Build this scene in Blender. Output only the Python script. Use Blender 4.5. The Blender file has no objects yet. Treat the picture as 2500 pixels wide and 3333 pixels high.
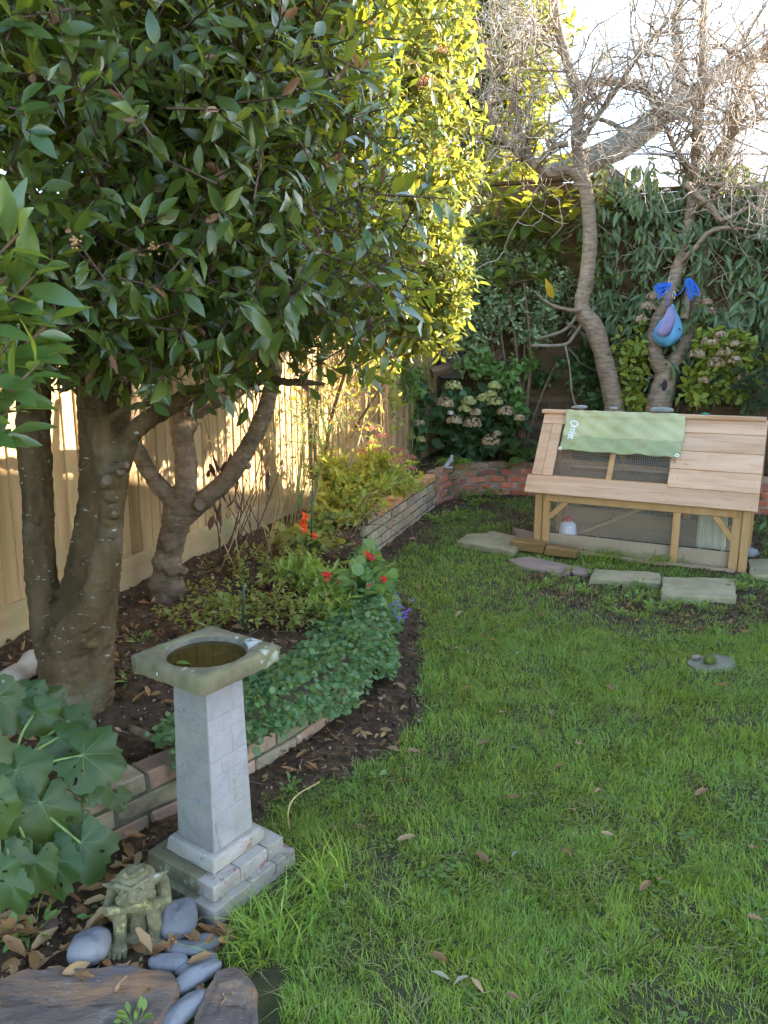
import bpy, bmesh, math, random
import numpy as np
from mathutils import Vector, Matrix

scene = bpy.context.scene
random.seed(11)
rng = np.random.default_rng(11)
R = math.radians

# ------------------------------------------------------------------ camera
CAM_H, PITCH, FPX = 1.55, R(12.0), 2500.0
cam_data = bpy.data.cameras.new('camera')
cam = bpy.data.objects.new('camera', cam_data)
scene.collection.objects.link(cam)
cam.location = (0, 0, CAM_H)
cam.rotation_euler = (math.pi / 2 - PITCH, 0, 0)
cam_data.sensor_fit = 'VERTICAL'
cam_data.sensor_height = 24.0
cam_data.lens = 24.0 * FPX / 3333.0
cam_data.clip_start = 0.05
cam_data.clip_end = 600
scene.camera = cam

# ------------------------------------------------------------------ sky, sun, exposure
SUN_AZ = Vector((0.985, 0.172))         # horizontal direction towards the sun
SUN_EL = R(25.0)
world = bpy.data.worlds.new('World')
scene.world = world
world.use_nodes = True
wn = world.node_tree.nodes
wn.clear()
sky = wn.new('ShaderNodeTexSky')
sky.sky_type = 'NISHITA'
sky.sun_disc = False
sky.sun_elevation = SUN_EL
sky.sun_rotation = math.atan2(SUN_AZ.x, SUN_AZ.y)
sky.air_density = 1.0
sky.dust_density = 0.8
sky.ozone_density = 1.0
bg = wn.new('ShaderNodeBackground')
bg.inputs['Strength'].default_value = 0.15
wo = wn.new('ShaderNodeOutputWorld')
world.node_tree.links.new(sky.outputs[0], bg.inputs[0])
world.node_tree.links.new(bg.outputs[0], wo.inputs[0])
sl = bpy.data.lights.new('sun', 'SUN')
sl.energy = 4.0
sl.angle = R(0.53)
sl.color = (1.0, 0.9, 0.74)
sun = bpy.data.objects.new('sun', sl)
scene.collection.objects.link(sun)
sdir = Vector((SUN_AZ.x * math.cos(SUN_EL), SUN_AZ.y * math.cos(SUN_EL), math.sin(SUN_EL)))
sun.rotation_euler = sdir.to_track_quat('Z', 'Y').to_euler()
sun.location = sdir * 30
vs = scene.view_settings
vs.view_transform = 'Standard'
vs.look = 'None'
vs.exposure = 3.0
vs.gamma = 1.0
vs.use_curve_mapping = False
scene.cycles.max_bounces = 6
scene.cycles.diffuse_bounces = 3
scene.cycles.glossy_bounces = 2
scene.cycles.transmission_bounces = 4
scene.cycles.use_adaptive_sampling = True
scene.cycles.adaptive_threshold = 0.03
scene.cycles.transparent_max_bounces = 8
scene.cycles.use_denoising = True

# ------------------------------------------------------------------ helpers
COL = scene.collection


def at(px, py, Y):
    """world point at depth Y that the photograph shows at pixel px, py"""
    u, v = (px - 1250) / FPX, (1666.5 - py) / FPX
    c, s = math.cos(PITCH), math.sin(PITCH)
    t = Y / (c + v * s)
    return Vector((u * t, Y, CAM_H + (v * c - s) * t))


def gnd(px, py, z=0.0):
    u, v = (px - 1250) / FPX, (1666.5 - py) / FPX
    c, s = math.cos(PITCH), math.sin(PITCH)
    t = (z - CAM_H) / (v * c - s)
    return Vector((u * t, (c + v * s) * t, z))


def tag(o, label=None, cat=None, group=None, kind=None):
    if label: o['label'] = label
    if cat: o['category'] = cat
    if group: o['group'] = group
    if kind: o['kind'] = kind
    return o


def thing(name, label, cat, loc=(0, 0, 0), rz=0.0, group=None):
    o = bpy.data.objects.new(name, None)
    o.empty_display_size = 0.05
    COL.objects.link(o)
    o.location = loc
    o.rotation_euler = (0, 0, rz)
    return tag(o, label, cat, group)


def put(name, me, parent=None, loc=None, rot=None, mat4=None):
    o = bpy.data.objects.new(name, me)
    COL.objects.link(o)
    if parent is not None: o.parent = parent
    if mat4 is not None: o.matrix_local = mat4
    else:
        if loc is not None: o.location = loc
        if rot is not None: o.rotation_euler = rot
    return o


def mesh(name, V, F, mat=None, smooth=True):
    me = bpy.data.meshes.new(name)
    V = np.asarray(V, dtype=np.float32)
    if isinstance(F, np.ndarray) and F.ndim == 2:
        n, k = F.shape
        me.vertices.add(len(V)); me.vertices.foreach_set('co', V.ravel())
        me.loops.add(n * k); me.loops.foreach_set('vertex_index', F.astype(np.int32).ravel())
        me.polygons.add(n)
        me.polygons.foreach_set('loop_start', np.arange(0, n * k, k, dtype=np.int32))
        me.update(calc_edges=True)
    else:
        me.from_pydata(V.tolist(), [], [list(f) for f in F])
        me.update()
    if smooth:
        me.polygons.foreach_set('use_smooth', np.ones(len(me.polygons), dtype=bool))
    if mat is not None:
        for m in (mat if isinstance(mat, (list, tuple)) else [mat]): me.materials.append(m)
    return me


def part(name, VF, mat, parent=None, smooth=True, kind=None, **k):
    o = put(name, mesh(name, VF[0], VF[1], mat, smooth), parent, **k)
    if kind: o['kind'] = kind
    return o


def join(*gs):
    V, F, n = [], [], 0
    for v, f in gs:
        V.extend([tuple(p) for p in v]); F.extend([tuple(i + n for i in q) for q in f]); n += len(v)
    return V, F


def xf(g, M):
    return [tuple(M @ Vector(p)) for p in g[0]], g[1]


def box(cx, cy, cz, sx, sy, sz):
    V = [(cx + a * sx / 2, cy + b * sy / 2, cz + c * sz / 2) for c in (-1, 1) for b in (-1, 1) for a in (-1, 1)]
    return V, [(0, 2, 3, 1), (4, 5, 7, 6), (0, 1, 5, 4), (2, 6, 7, 3), (0, 4, 6, 2), (1, 3, 7, 5)]


_bb = {}


def bevbox(size, b=0.003, mat=None, jit=0.0, seed=0, seg=1):
    """bevelled box mesh of true size, cached"""
    key = (tuple(round(s, 3) for s in size), b, mat.name if mat else '', jit, seed, seg)
    if key in _bb: return _bb[key]
    bm = bmesh.new()
    bmesh.ops.create_cube(bm, size=1.0)
    rs = random.Random(seed)
    for v in bm.verts:
        v.co = Vector((v.co.x * size[0], v.co.y * size[1], v.co.z * size[2])) + Vector((rs.uniform(-jit, jit), rs.uniform(-jit, jit), rs.uniform(-jit, jit)))
    bmesh.ops.bevel(bm, geom=bm.edges[:], offset=b, segments=seg, affect='EDGES', profile=0.5)
    if jit:
        for v in bm.verts: v.co += Vector((rs.uniform(-jit, jit), rs.uniform(-jit, jit), rs.uniform(-jit, jit))) * 0.25
    me = bpy.data.meshes.new('board')
    bm.to_mesh(me); bm.free()
    if mat: me.materials.append(mat)
    _bb[key] = me
    return me


def board(name, size, loc, rot, mat, parent=None, b=0.003, jit=0.0, seed=0):
    return put(name, bevbox(size, b, mat, jit, seed), parent, loc=loc, rot=rot)


def catmull(P, n):
    """smooth a polyline of equal-length tuples (any dimension), n steps per span"""
    P = [np.array(p, dtype=float) for p in P]
    Q = [2 * P[0] - P[1]] + P + [2 * P[-1] - P[-2]]
    out = []
    for i in range(1, len(Q) - 2):
        for k in range(n):
            t = k / n
            a, b, c, d = Q[i - 1], Q[i], Q[i + 1], Q[i + 2]
            out.append(0.5 * ((2 * b) + (c - a) * t + (2 * a - 5 * b + 4 * c - d) * t * t + (3 * b - a - 3 * c + d) * t ** 3))
    out.append(P[-1])
    return np.array(out)


def tube(P, rad, sides=8, jit=0.0, closed=False, cap=True, flat=1.0):
    P = [Vector(p) for p in P]
    n = len(P)
    if not hasattr(rad, '__len__'): rad = [rad] * n
    V, F = [], []
    up = Vector((0.31, 0.17, 0.93))
    prev = None
    for i, p in enumerate(P):
        d = (P[(i + 1) % n] - P[i - 1]) if closed else (P[min(i + 1, n - 1)] - P[max(i - 1, 0)])
        if d.length < 1e-9: d = Vector((0, 0, 1))
        d.normalize()
        if prev is None:
            a = d.cross(up)
            if a.length < 0.1: a = d.cross(Vector((1, 0, 0)))
        else:
            a = prev - d * prev.dot(d)
        a.normalize(); prev = a
        b = d.cross(a)
        for k in range(sides):
            w = 2 * math.pi * k / sides
            r = rad[i] * (1 + random.uniform(-jit, jit))
            V.append(tuple(p + a * (math.cos(w) * r) + b * (math.sin(w) * r * flat)))
    m = n if closed else n - 1
    for i in range(m):
        for k in range(sides):
            j = (i + 1) % n
            F.append((i * sides + k, i * sides + (k + 1) % sides, j * sides + (k + 1) % sides, j * sides + k))
    if cap and not closed:
        F.append(tuple(range(sides - 1, -1, -1)))
        F.append(tuple((n - 1) * sides + k for k in range(sides)))
    return V, F


def ell(c, r, seg=14, rings=9, M=None):
    V, F = [(0, 0, -1)], []
    for i in range(1, rings):
        th = math.pi * i / rings
        for k in range(seg):
            w = 2 * math.pi * k / seg
            V.append((math.sin(th) * math.cos(w), math.sin(th) * math.sin(w), -math.cos(th)))
    V.append((0, 0, 1))
    for k in range(seg): F.append((0, 1 + (k + 1) % seg, 1 + k))
    for i in range(rings - 2):
        for k in range(seg):
            a = 1 + i * seg
            F.append((a + k, a + (k + 1) % seg, a + seg + (k + 1) % seg, a + seg + k))
    a = 1 + (rings - 2) * seg
    for k in range(seg): F.append((a + k, a + (k + 1) % seg, len(V) - 1))
    T = Matrix.Translation(c) @ (M or Matrix.Identity(4)) @ Matrix.Diagonal((r[0], r[1], r[2], 1))
    return xf((V, F), T)


def lathe(prof, seg=24, c=(0, 0, 0)):
    V, F = [], []
    for r, z in prof:
        for k in range(seg):
            w = 2 * math.pi * k / seg
            V.append((c[0] + r * math.cos(w), c[1] + r * math.sin(w), c[2] + z))
    for i in range(len(prof) - 1):
        for k in range(seg):
            F.append((i * seg + k, i * seg + (k + 1) % seg, (i + 1) * seg + (k + 1) % seg, (i + 1) * seg + k))
    return V, F


def prisms(P0, P1, r0, r1, sides=3):
    """many straight twigs at once, as one quad array"""
    P0, P1 = np.asarray(P0, float), np.asarray(P1, float)
    n = len(P0)
    r0 = np.broadcast_to(np.asarray(r0, float), (n,)); r1 = np.broadcast_to(np.asarray(r1, float), (n,))
    d = P1 - P0
    d /= np.linalg.norm(d, axis=1, keepdims=True) + 1e-12
    h = np.where(np.abs(d[:, 2:3]) > 0.9, np.array([[1.0, 0, 0]]), np.array([[0, 0, 1.0]]))
    a = np.cross(d, h); a /= np.linalg.norm(a, axis=1, keepdims=True) + 1e-12
    b = np.cross(d, a)
    V = np.zeros((n, 2 * sides, 3))
    for k in range(sides):
        w = 2 * math.pi * k / sides
        o = a * math.cos(w) + b * math.sin(w)
        V[:, k] = P0 + o * r0[:, None]; V[:, sides + k] = P1 + o * r1[:, None]
    f = np.array([[k, (k + 1) % sides, sides + (k + 1) % sides, sides + k] for k in range(sides)])
    F = (f[None] + (np.arange(n) * 2 * sides)[:, None, None]).reshape(-1, 4)
    return V.reshape(-1, 3), F


def unit(a):
    return a / (np.linalg.norm(a, axis=-1, keepdims=True) + 1e-12)


def leaf_tmpl(prof, fold=0.25, droop=0.15, wave=0.0):
    """leaf along +Y (0..1), normal +Z; prof: (t, half width)"""
    V, F = [], []
    for i, (t, w) in enumerate(prof):
        z = -droop * t * t
        wv = wave * (1 if i % 2 else -1)
        V += [(-w, t, z + fold * w + wv), (0, t, z), (w, t, z + fold * w - wv)]
    for i in range(len(prof) - 1):
        a = 3 * i
        F += [(a, a + 1, a + 4, a + 3), (a + 1, a + 2, a + 5, a + 4)]
    return np.array(V, float), np.array(F)


LAUREL = leaf_tmpl([(0, .012), (.09, .02), (.26, .13), (.48, .19), (.7, .165), (.88, .08), (1, .006)], .35, .18, .006)
LAURELB = leaf_tmpl([(0, .012), (.1, .03), (.3, .17), (.5, .21), (.72, .17), (.9, .07), (1, .006)], .2, .34, .012)
LAURELC = leaf_tmpl([(0, .012), (.1, .02), (.3, .12), (.5, .16), (.7, .14), (.88, .07), (1, .006)], .7, .05, .008)
OVAL = leaf_tmpl([(0, .02), (.25, .2), (.55, .25), (.82, .16), (1, .01)], .3, .15)
BROAD = leaf_tmpl([(0, .02), (.08, .1), (.25, .29), (.5, .35), (.72, .27), (.9, .12), (1, .01)], .22, .22)
NARROW = leaf_tmpl([(0, .01), (.2, .09), (.5, .13), (.8, .07), (1, .005)], .35, .2)
ROUND = leaf_tmpl([(-.05, .16), (.15, .42), (.5, .52), (.82, .38), (1, .12)], -.18, -.06, .02)
LAUREL_S = leaf_tmpl([(0, .02), (.45, .18), (1, .015)], .35, .2)
LAURELB_S = leaf_tmpl([(0, .02), (.5, .2), (1, .015)], .1, .34)
OVAL_S = leaf_tmpl([(0, .03), (.3, .22), (.65, .23), (1, .02)], .3, .15)
SIMPLE = leaf_tmpl([(0, .03), (.45, .2), (1, .02)], .3, .2)
CURLED = leaf_tmpl([(0, .01), (.2, .14), (.45, .2), (.7, .17), (.9, .08), (1, .01)], .9, -.3, .03)
LOQUAT = leaf_tmpl([(0, .02), (.12, .05), (.3, .12), (.5, .17), (.7, .19), (.88, .11), (1, .01)], .3, .3, .012)


def frame_of(A, N):
    A = unit(A)
    B = unit(np.cross(A, N))
    return A, B, np.cross(B, A)


def scatter(tm, P, A, N, S):
    tv, tf = tm
    A, B, N = frame_of(A, N)
    S = np.asarray(S, float)
    V = P[:, None] + S[:, None, None] * (tv[None, :, 0:1] * B[:, None] + tv[None, :, 1:2] * A[:, None] + tv[None, :, 2:3] * N[:, None])
    F = (tf[None] + (np.arange(len(P)) * len(tv))[:, None, None]).reshape(-1, tf.shape[1])
    return V.reshape(-1, 3), F


def cat(*gs):
    V, F, n = [], [], 0
    for v, f in gs:
        V.append(np.asarray(v, float)); F.append(np.asarray(f) + n); n += len(v)
    return np.concatenate(V), np.concatenate(F)


def mats_of(P, A, N, S):
    A, B, N = frame_of(A, N)
    out = []
    for p, a, b, n, s in zip(P, A, B, N, S):
        out.append(Matrix(((b[0] * s, a[0] * s, n[0] * s, p[0]), (b[1] * s, a[1] * s, n[1] * s, p[1]),
                           (b[2] * s, a[2] * s, n[2] * s, p[2]), (0, 0, 0, 1))))
    return out


def leaf_parts(name, tmpls, P, A, N, S, mat, parent):
    """each leaf an object of its own, sharing a few meshes"""
    ms = [mesh(name, t[0], t[1], mat) for t in tmpls]
    for i, M in enumerate(mats_of(P, A, N, S)):
        put(name, ms[i % len(ms)], parent, mat4=M)


def _hash(ix, iy, seed):
    h = (ix.astype(np.int64) * 374761393 + iy.astype(np.int64) * 668265263 + seed * 974634777) & 0x7fffffff
    h = ((h ^ (h >> 13)) * 1274126177) & 0x7fffffff
    return ((h ^ (h >> 16)) & 0xffff) / 65535.0


def vnoise(x, y, seed=0):
    x, y = np.asarray(x, float), np.asarray(y, float)
    ix, iy = np.floor(x), np.floor(y)
    fx, fy = x - ix, y - iy
    fx, fy = fx * fx * (3 - 2 * fx), fy * fy * (3 - 2 * fy)
    a, b = _hash(ix, iy, seed), _hash(ix + 1, iy, seed)
    c, d = _hash(ix, iy + 1, seed), _hash(ix + 1, iy + 1, seed)
    return (a * (1 - fx) + b * fx) * (1 - fy) + (c * (1 - fx) + d * fx) * fy


def fbm(x, y, seed=0, o=4):
    s, a = 0.0, 0.5
    for i in range(o):
        s = s + a * vnoise(np.asarray(x) * 2 ** i, np.asarray(y) * 2 ** i, seed + i); a *= 0.5
    return s


def inside(x, y, poly):
    res = np.zeros(np.shape(x), bool)
    n = len(poly)
    for i in range(n):
        x0, y0 = poly[i]; x1, y1 = poly[(i + 1) % n]
        c = ((y0 > y) != (y1 > y))
        xi = (x1 - x0) * (y - y0) / (y1 - y0 + 1e-12) + x0
        res ^= c & (x < xi)
    return res


def polydist(x, y, pts):
    d = np.full(np.shape(x), 1e9)
    for (x0, y0), (x1, y1) in zip(pts[:-1], pts[1:]):
        dx, dy = x1 - x0, y1 - y0
        t = np.clip(((x - x0) * dx + (y - y0) * dy) / (dx * dx + dy * dy), 0, 1)
        d = np.minimum(d, np.hypot(x - x0 - t * dx, y - y0 - t * dy))
    return d


def heightfield(x0, x1, y0, y1, cell, zf, keep=None):
    nx, ny = int((x1 - x0) / cell) + 1, int((y1 - y0) / cell) + 1
    X, Y = np.meshgrid(np.linspace(x0, x1, nx), np.linspace(y0, y1, ny))
    Z = zf(X, Y)
    V = np.stack([X, Y, Z], -1).reshape(-1, 3)
    I = np.arange(nx * ny).reshape(ny, nx)
    F = np.stack([I[:-1, :-1], I[:-1, 1:], I[1:, 1:], I[1:, :-1]], -1)
    if keep is not None:
        K = keep(X, Y)
        k = K[:-1, :-1] | K[:-1, 1:] | K[1:, 1:] | K[1:, :-1]
        F = F[k]
    F = F.reshape(-1, 4)
    used = np.unique(F)
    remap = np.full(len(V), -1); remap[used] = np.arange(len(used))
    return V[used], remap[F]
# ------------------------------------------------------------------ materials (procedural)


def newmat(name):
    m = bpy.data.materials.new(name)
    m.use_nodes = True
    m.node_tree.nodes.clear()
    return m, m.node_tree


def N_(nt, typ, ins=None, **props):
    n = nt.nodes.new(typ)
    for k, v in props.items(): setattr(n, k, v)
    for k, v in (ins or {}).items():
        if isinstance(v, bpy.types.NodeSocket): nt.links.new(v, n.inputs[k])
        else: n.inputs[k].default_value = v
    return n


def c4(c): return (c[0], c[1], c[2], 1.0)


def ramp(nt, fac, stops, interp='LINEAR'):
    n = N_(nt, 'ShaderNodeValToRGB', {'Fac': fac})
    r = n.color_ramp
    r.interpolation = interp
    while len(r.elements) < len(stops): r.elements.new(0.5)
    for e, (p, c) in zip(r.elements, stops):
        e.position = p; e.color = c4(c)
    return n.outputs[0]


def mixc(nt, fac, a, b, mode='MIX'):
    n = nt.nodes.new('ShaderNodeMix')
    n.data_type = 'RGBA'; n.blend_type = mode
    for sock, v in ((n.inputs[0], fac), (n.inputs[6], a), (n.inputs[7], b)):
        if isinstance(v, bpy.types.NodeSocket): nt.links.new(v, sock)
        else: sock.default_value = v if isinstance(v, float) else c4(v)
    return n.outputs[2]


def math_(nt, op, a, b=0.0):
    n = N_(nt, 'ShaderNodeMath', operation=op)
    for s, v in zip(n.inputs, (a, b)):
        if isinstance(v, bpy.types.NodeSocket): nt.links.new(v, s)
        else: s.default_value = v
    return n.outputs[0]


def coords(nt, stretch, rand=True, mode='Object'):
    tc = N_(nt, 'ShaderNodeTexCoord')
    v = tc.outputs['Object']
    if mode == 'World':
        v = N_(nt, 'ShaderNodeNewGeometry').outputs['Position']
    if rand:
        oi = N_(nt, 'ShaderNodeObjectInfo')
        sc = N_(nt, 'ShaderNodeVectorMath', {0: oi.outputs['Random'], 1: (37.0, 19.0, 53.0)}, operation='MULTIPLY')
        v = N_(nt, 'ShaderNodeVectorMath', {0: v, 1: sc.outputs[0]}, operation='ADD').outputs[0]
    return N_(nt, 'ShaderNodeMapping', {'Vector': v, 'Scale': stretch}).outputs[0]


def noise(nt, vec, scale, detail=5.0, rough=0.6, dist=0.0):
    return N_(nt, 'ShaderNodeTexNoise', {'Vector': vec, 'Scale': scale, 'Detail': detail, 'Roughness': rough, 'Distortion': dist}).outputs['Fac']


def surf(name, cols, scale=6.0, stretch=(1, 1, 1), rough=0.85, spec=0.25, bump=0.3, bdist=0.004, bscale=None,
         spots=(), var=0.0, hue=None, dist=0.0, detail=6.0, rand=True, roughvar=0.0, metal=0.0):
    """noise-mottled surface; spots: (colour, scale, lo, hi, strength[, stretch]); var: per-object brightness; hue: colour some objects lean to"""
    m, nt = newmat(name)
    v = coords(nt, stretch, rand)
    n1 = noise(nt, v, scale, detail, 0.62, dist)
    k = len(cols)
    col = ramp(nt, n1, [(0.28 + 0.44 * i / max(1, k - 1), c) for i, c in enumerate(cols)])
    oi = N_(nt, 'ShaderNodeObjectInfo')
    if hue is not None:
        col = mixc(nt, ramp(nt, oi.outputs['Random'], [(0.45, (0, 0, 0)), (0.75, (1, 1, 1))]), col, mixc(nt, 0.75, col, hue))
    if var:
        r2 = math_(nt, 'FRACT', math_(nt, 'MULTIPLY', oi.outputs['Random'], 7.31))
        val = math_(nt, 'ADD', math_(nt, 'MULTIPLY', r2, 2 * var), 1 - var)
        col = mixc(nt, 1.0, col, N_(nt, 'ShaderNodeCombineColor', {0: val, 1: val, 2: val}).outputs[0], 'MULTIPLY')
    v0 = coords(nt, (1, 1, 1), rand)
    for s in spots:
        vv = v0 if len(s) < 6 else coords(nt, s[5], rand)
        ns = noise(nt, vv, s[1], 4.0, 0.65)
        f = ramp(nt, ns, [(s[2], (0, 0, 0)), (s[3], (s[4],) * 3)])
        col = mixc(nt, f, col, s[0])
    p = N_(nt, 'ShaderNodeBsdfPrincipled', {'Base Color': col, 'Roughness': rough, 'Specular IOR Level': spec, 'Metallic': metal})
    if roughvar:
        rr = math_(nt, 'ADD', math_(nt, 'MULTIPLY', n1, roughvar), rough - roughvar / 2)
        nt.links.new(rr, p.inputs['Roughness'])
    if bump:
        nb = noise(nt, v, bscale or scale * 4, 7.0, 0.7)
        b = N_(nt, 'ShaderNodeBump', {'Strength': bump, 'Distance': bdist, 'Height': nb})
        nt.links.new(b.outputs[0], p.inputs['Normal'])
    nt.links.new(p.outputs[0], N_(nt, 'ShaderNodeOutputMaterial').inputs[0])
    return m


def leafm(name, cols, tcol, tw=0.35, rough=0.4, spec=0.4, patch=None):
    """foliage: colour varies leaf by leaf, light comes through"""
    m, nt = newmat(name)
    g = N_(nt, 'ShaderNodeNewGeometry')
    oi = N_(nt, 'ShaderNodeObjectInfo')
    r = math_(nt, 'FRACT', math_(nt, 'ADD', g.outputs['Random Per Island'], oi.outputs['Random']))
    k = len(cols)
    col = ramp(nt, r, [(i / max(1, k - 1), c) for i, c in enumerate(cols)])
    nz = noise(nt, coords(nt, (1, 1, 1), True), 35.0, 3.0)
    col = mixc(nt, 1.0, col, ramp(nt, nz, [(0.3, (0.72, 0.75, 0.72)), (0.7, (1.2, 1.15, 1.1))]), 'MULTIPLY')
    if patch:
        pn = noise(nt, coords(nt, (1, 1, 1), False, 'World'), 1.7, 4.0)
        col = mixc(nt, ramp(nt, pn, [(.42, (0, 0, 0)), (.62, (1, 1, 1))]), col, mixc(nt, 1.0, col, patch, 'MULTIPLY'))
    p = N_(nt, 'ShaderNodeBsdfPrincipled', {'Base Color': col, 'Roughness': rough, 'Specular IOR Level': spec})
    b = N_(nt, 'ShaderNodeBump', {'Strength': 0.25, 'Distance': 0.002, 'Height': nz})
    nt.links.new(b.outputs[0], p.inputs['Normal'])
    tc = mixc(nt, r, tcol, (tcol[0] * 1.3, tcol[1] * 0.95, tcol[2] * 0.8))
    t = N_(nt, 'ShaderNodeBsdfTranslucent', {'Color': tc})
    mx = N_(nt, 'ShaderNodeMixShader', {0: tw, 1: p.outputs[0], 2: t.outputs[0]})
    nt.links.new(mx.outputs[0], N_(nt, 'ShaderNodeOutputMaterial').inputs[0])
    return m


def plain(name, col, rough=0.5, spec=0.4, metal=0.0):
    return surf(name, [tuple(c * 0.85 for c in col), tuple(min(1, c * 1.1) for c in col)], 14.0, rough=rough, spec=spec, bump=0.08, metal=metal)


M = {}
M['fence'] = surf('fence_board', [(0.244, 0.154, 0.066), (0.382, 0.254, 0.125), (0.456, 0.322, 0.171)], 9, (1, 1, .09), .8, .2, .35, .003, 40,
                  spots=[((.20, .23, .09), 1.6, .56, .78, .6), ((.16, .10, .05), 30, .70, .76, .7)], var=.16)
M['gravel_board'] = surf('gravel_board', [(0.229, 0.158, 0.075), (0.351, 0.252, 0.130), (0.404, 0.302, 0.167)], 7, (.12, 1, 1), .8, .2, .3, .003, 40,
                         spots=[((.20, .22, .10), 3, .5, .7, .6)], var=.08)
M['old_fence'] = surf('old_fence_board', [(0.051, 0.035, 0.021), (0.124, 0.083, 0.050), (0.190, 0.131, 0.076)], 10, (.1, 1, 1), .9, .1, .5, .004, 50,
                      spots=[((.06, .07, .03), 2, .5, .75, .6)], var=.3)
M['top_fence'] = surf('brown_fence_board', [(0.071, 0.041, 0.019), (0.134, 0.078, 0.038), (0.174, 0.104, 0.055)], 10, (.1, 1, 1), .85, .15, .4, .004, 50,
                      spots=[((.09, .10, .04), 2, .5, .75, .5)], var=.25)
M['hutch_roof'] = surf('hutch_cedar', [(0.396, 0.221, 0.115), (0.523, 0.320, 0.191), (0.586, 0.386, 0.240)], 5, (.16, 1.8, 1.8), .65, .3, .2, .0015, 50,
                       spots=[((.36, .17, .085), 9, .58, .68, .55, (.18, 2.2, 2.2)), ((.30, .15, .08), 4, .66, .70, .7, (.6, 1, 1)), ((.22, .14, .08), 70, .72, .76, .7), ((.33, .30, .25), 3, .55, .75, .35)], var=.08, dist=1.2)
M['hutch_leg'] = surf('hutch_pine', [(0.304, 0.159, 0.057), (0.396, 0.225, 0.091), (0.440, 0.265, 0.119)], 6, (1.5, 1.5, .2), .65, .3, .2, .0015, 50,
                      spots=[((.28, .15, .06), 12, .64, .72, .6)], var=.1, dist=.8)
M['hutch_grey'] = surf('weathered_plank', [(0.273, 0.188, 0.113), (0.392, 0.277, 0.171), (0.458, 0.337, 0.219)], 7, (.15, 1, 1), .85, .15, .3, .002, 50, var=.15)
M['wire'] = plain('galvanised_wire', (.40, .37, .31), .5, .5, .4)
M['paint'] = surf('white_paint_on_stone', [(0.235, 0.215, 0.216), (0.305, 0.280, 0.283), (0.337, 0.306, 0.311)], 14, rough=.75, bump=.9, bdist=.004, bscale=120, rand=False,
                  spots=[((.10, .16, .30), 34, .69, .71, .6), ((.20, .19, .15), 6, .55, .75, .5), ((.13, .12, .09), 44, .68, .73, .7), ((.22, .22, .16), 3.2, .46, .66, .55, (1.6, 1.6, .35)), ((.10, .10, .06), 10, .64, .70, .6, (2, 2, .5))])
M['paint_grey'] = surf('shaded_grimy_paint_on_stone', [(0.126, 0.120, 0.103), (0.177, 0.167, 0.146), (0.215, 0.199, 0.177)], 14, rough=.8, bump=.6, bdist=.003, bscale=80, rand=False,
                       spots=[((.06, .12, .26), 24, .66, .69, .8), ((.05, .05, .05), 28, .64, .67, .8), ((.20, .05, .05), 18, .72, .74, .8), ((.20, .21, .13), 5, .5, .75, .6)])  # weaker light on the left faces painted in as darker grey, plus grime
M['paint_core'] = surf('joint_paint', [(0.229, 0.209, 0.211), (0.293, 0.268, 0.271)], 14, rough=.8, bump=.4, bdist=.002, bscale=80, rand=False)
M['plinth'] = surf('chipped_plinth', [(0.210, 0.182, 0.145), (0.279, 0.249, 0.204), (0.341, 0.310, 0.263)], 12, rough=.85, bump=.6, bdist=.004, bscale=70, rand=True,
                   spots=[((.20, .06, .055), 17, .61, .65, .75), ((.52, .51, .50), 30, .62, .67, .6), ((.17, .16, .10), 5, .5, .72, .7), ((.09, .085, .06), 18, .64, .70, .6)])
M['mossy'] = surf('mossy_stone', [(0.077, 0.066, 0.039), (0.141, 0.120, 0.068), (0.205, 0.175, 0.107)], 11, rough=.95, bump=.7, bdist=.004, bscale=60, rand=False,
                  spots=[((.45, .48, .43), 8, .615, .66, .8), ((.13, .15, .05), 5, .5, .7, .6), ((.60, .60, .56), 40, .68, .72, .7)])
M['basin'] = surf('wet_basin_stone', [(.055, .05, .035), (.12, .105, .075), (.17, .15, .11)], 18, rough=.7, bump=.6, bdist=.003, bscale=70, rand=False)
M['gargoyle'] = surf('lichen_stone', [(0.073, 0.064, 0.030), (0.131, 0.116, 0.061), (0.182, 0.162, 0.095)], 30, rough=.95, bump=.7, bdist=.0018, bscale=150, rand=False,
                     spots=[((.40, .36, .12), 22, .58, .68, .65), ((.09, .10, .06), 14, .58, .72, .7), ((.34, .34, .29), 45, .64, .72, .7)])
M['brick_buff'] = surf('weathered_buff_brick', [(0.179, 0.140, 0.087), (0.277, 0.225, 0.145), (0.339, 0.281, 0.188)], 16, rough=.95, bump=.6, bdist=.004, bscale=70,
                       hue=(.33, .19, .135), var=.2, spots=[((.15, .16, .09), 7, .5, .7, .7), ((.47, .46, .42), 24, .64, .70, .6), ((.10, .09, .06), 12, .64, .72, .6)])
M['brick_grey'] = surf('grey_brown_brick', [(0.198, 0.157, 0.105), (0.297, 0.242, 0.163), (0.360, 0.297, 0.202)], 16, rough=.95, bump=.5, bdist=.004, bscale=70,
                       hue=(.36, .22, .15), var=.16, spots=[((.62, .61, .58), 9, .70, .73, .8), ((.17, .17, .10), 5, .5, .7, .6)])
M['brick_orange'] = surf('orange_coping_brick', [(.36, .17, .075), (.48, .24, .11), (.55, .30, .16)], 14, rough=.9, bump=.5, bdist=.004, bscale=70, var=.2,
                         spots=[((.20, .16, .09), 6, .55, .72, .6)])
M['brick_red'] = surf('red_brick', [(0.356, 0.105, 0.051), (0.506, 0.170, 0.090), (0.570, 0.229, 0.133)], 14, rough=.92, bump=.5, bdist=.004, bscale=70, hue=(.25, .105, .085), var=.2,
                      spots=[((.52, .42, .36), 7, .58, .68, .6)])
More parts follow.
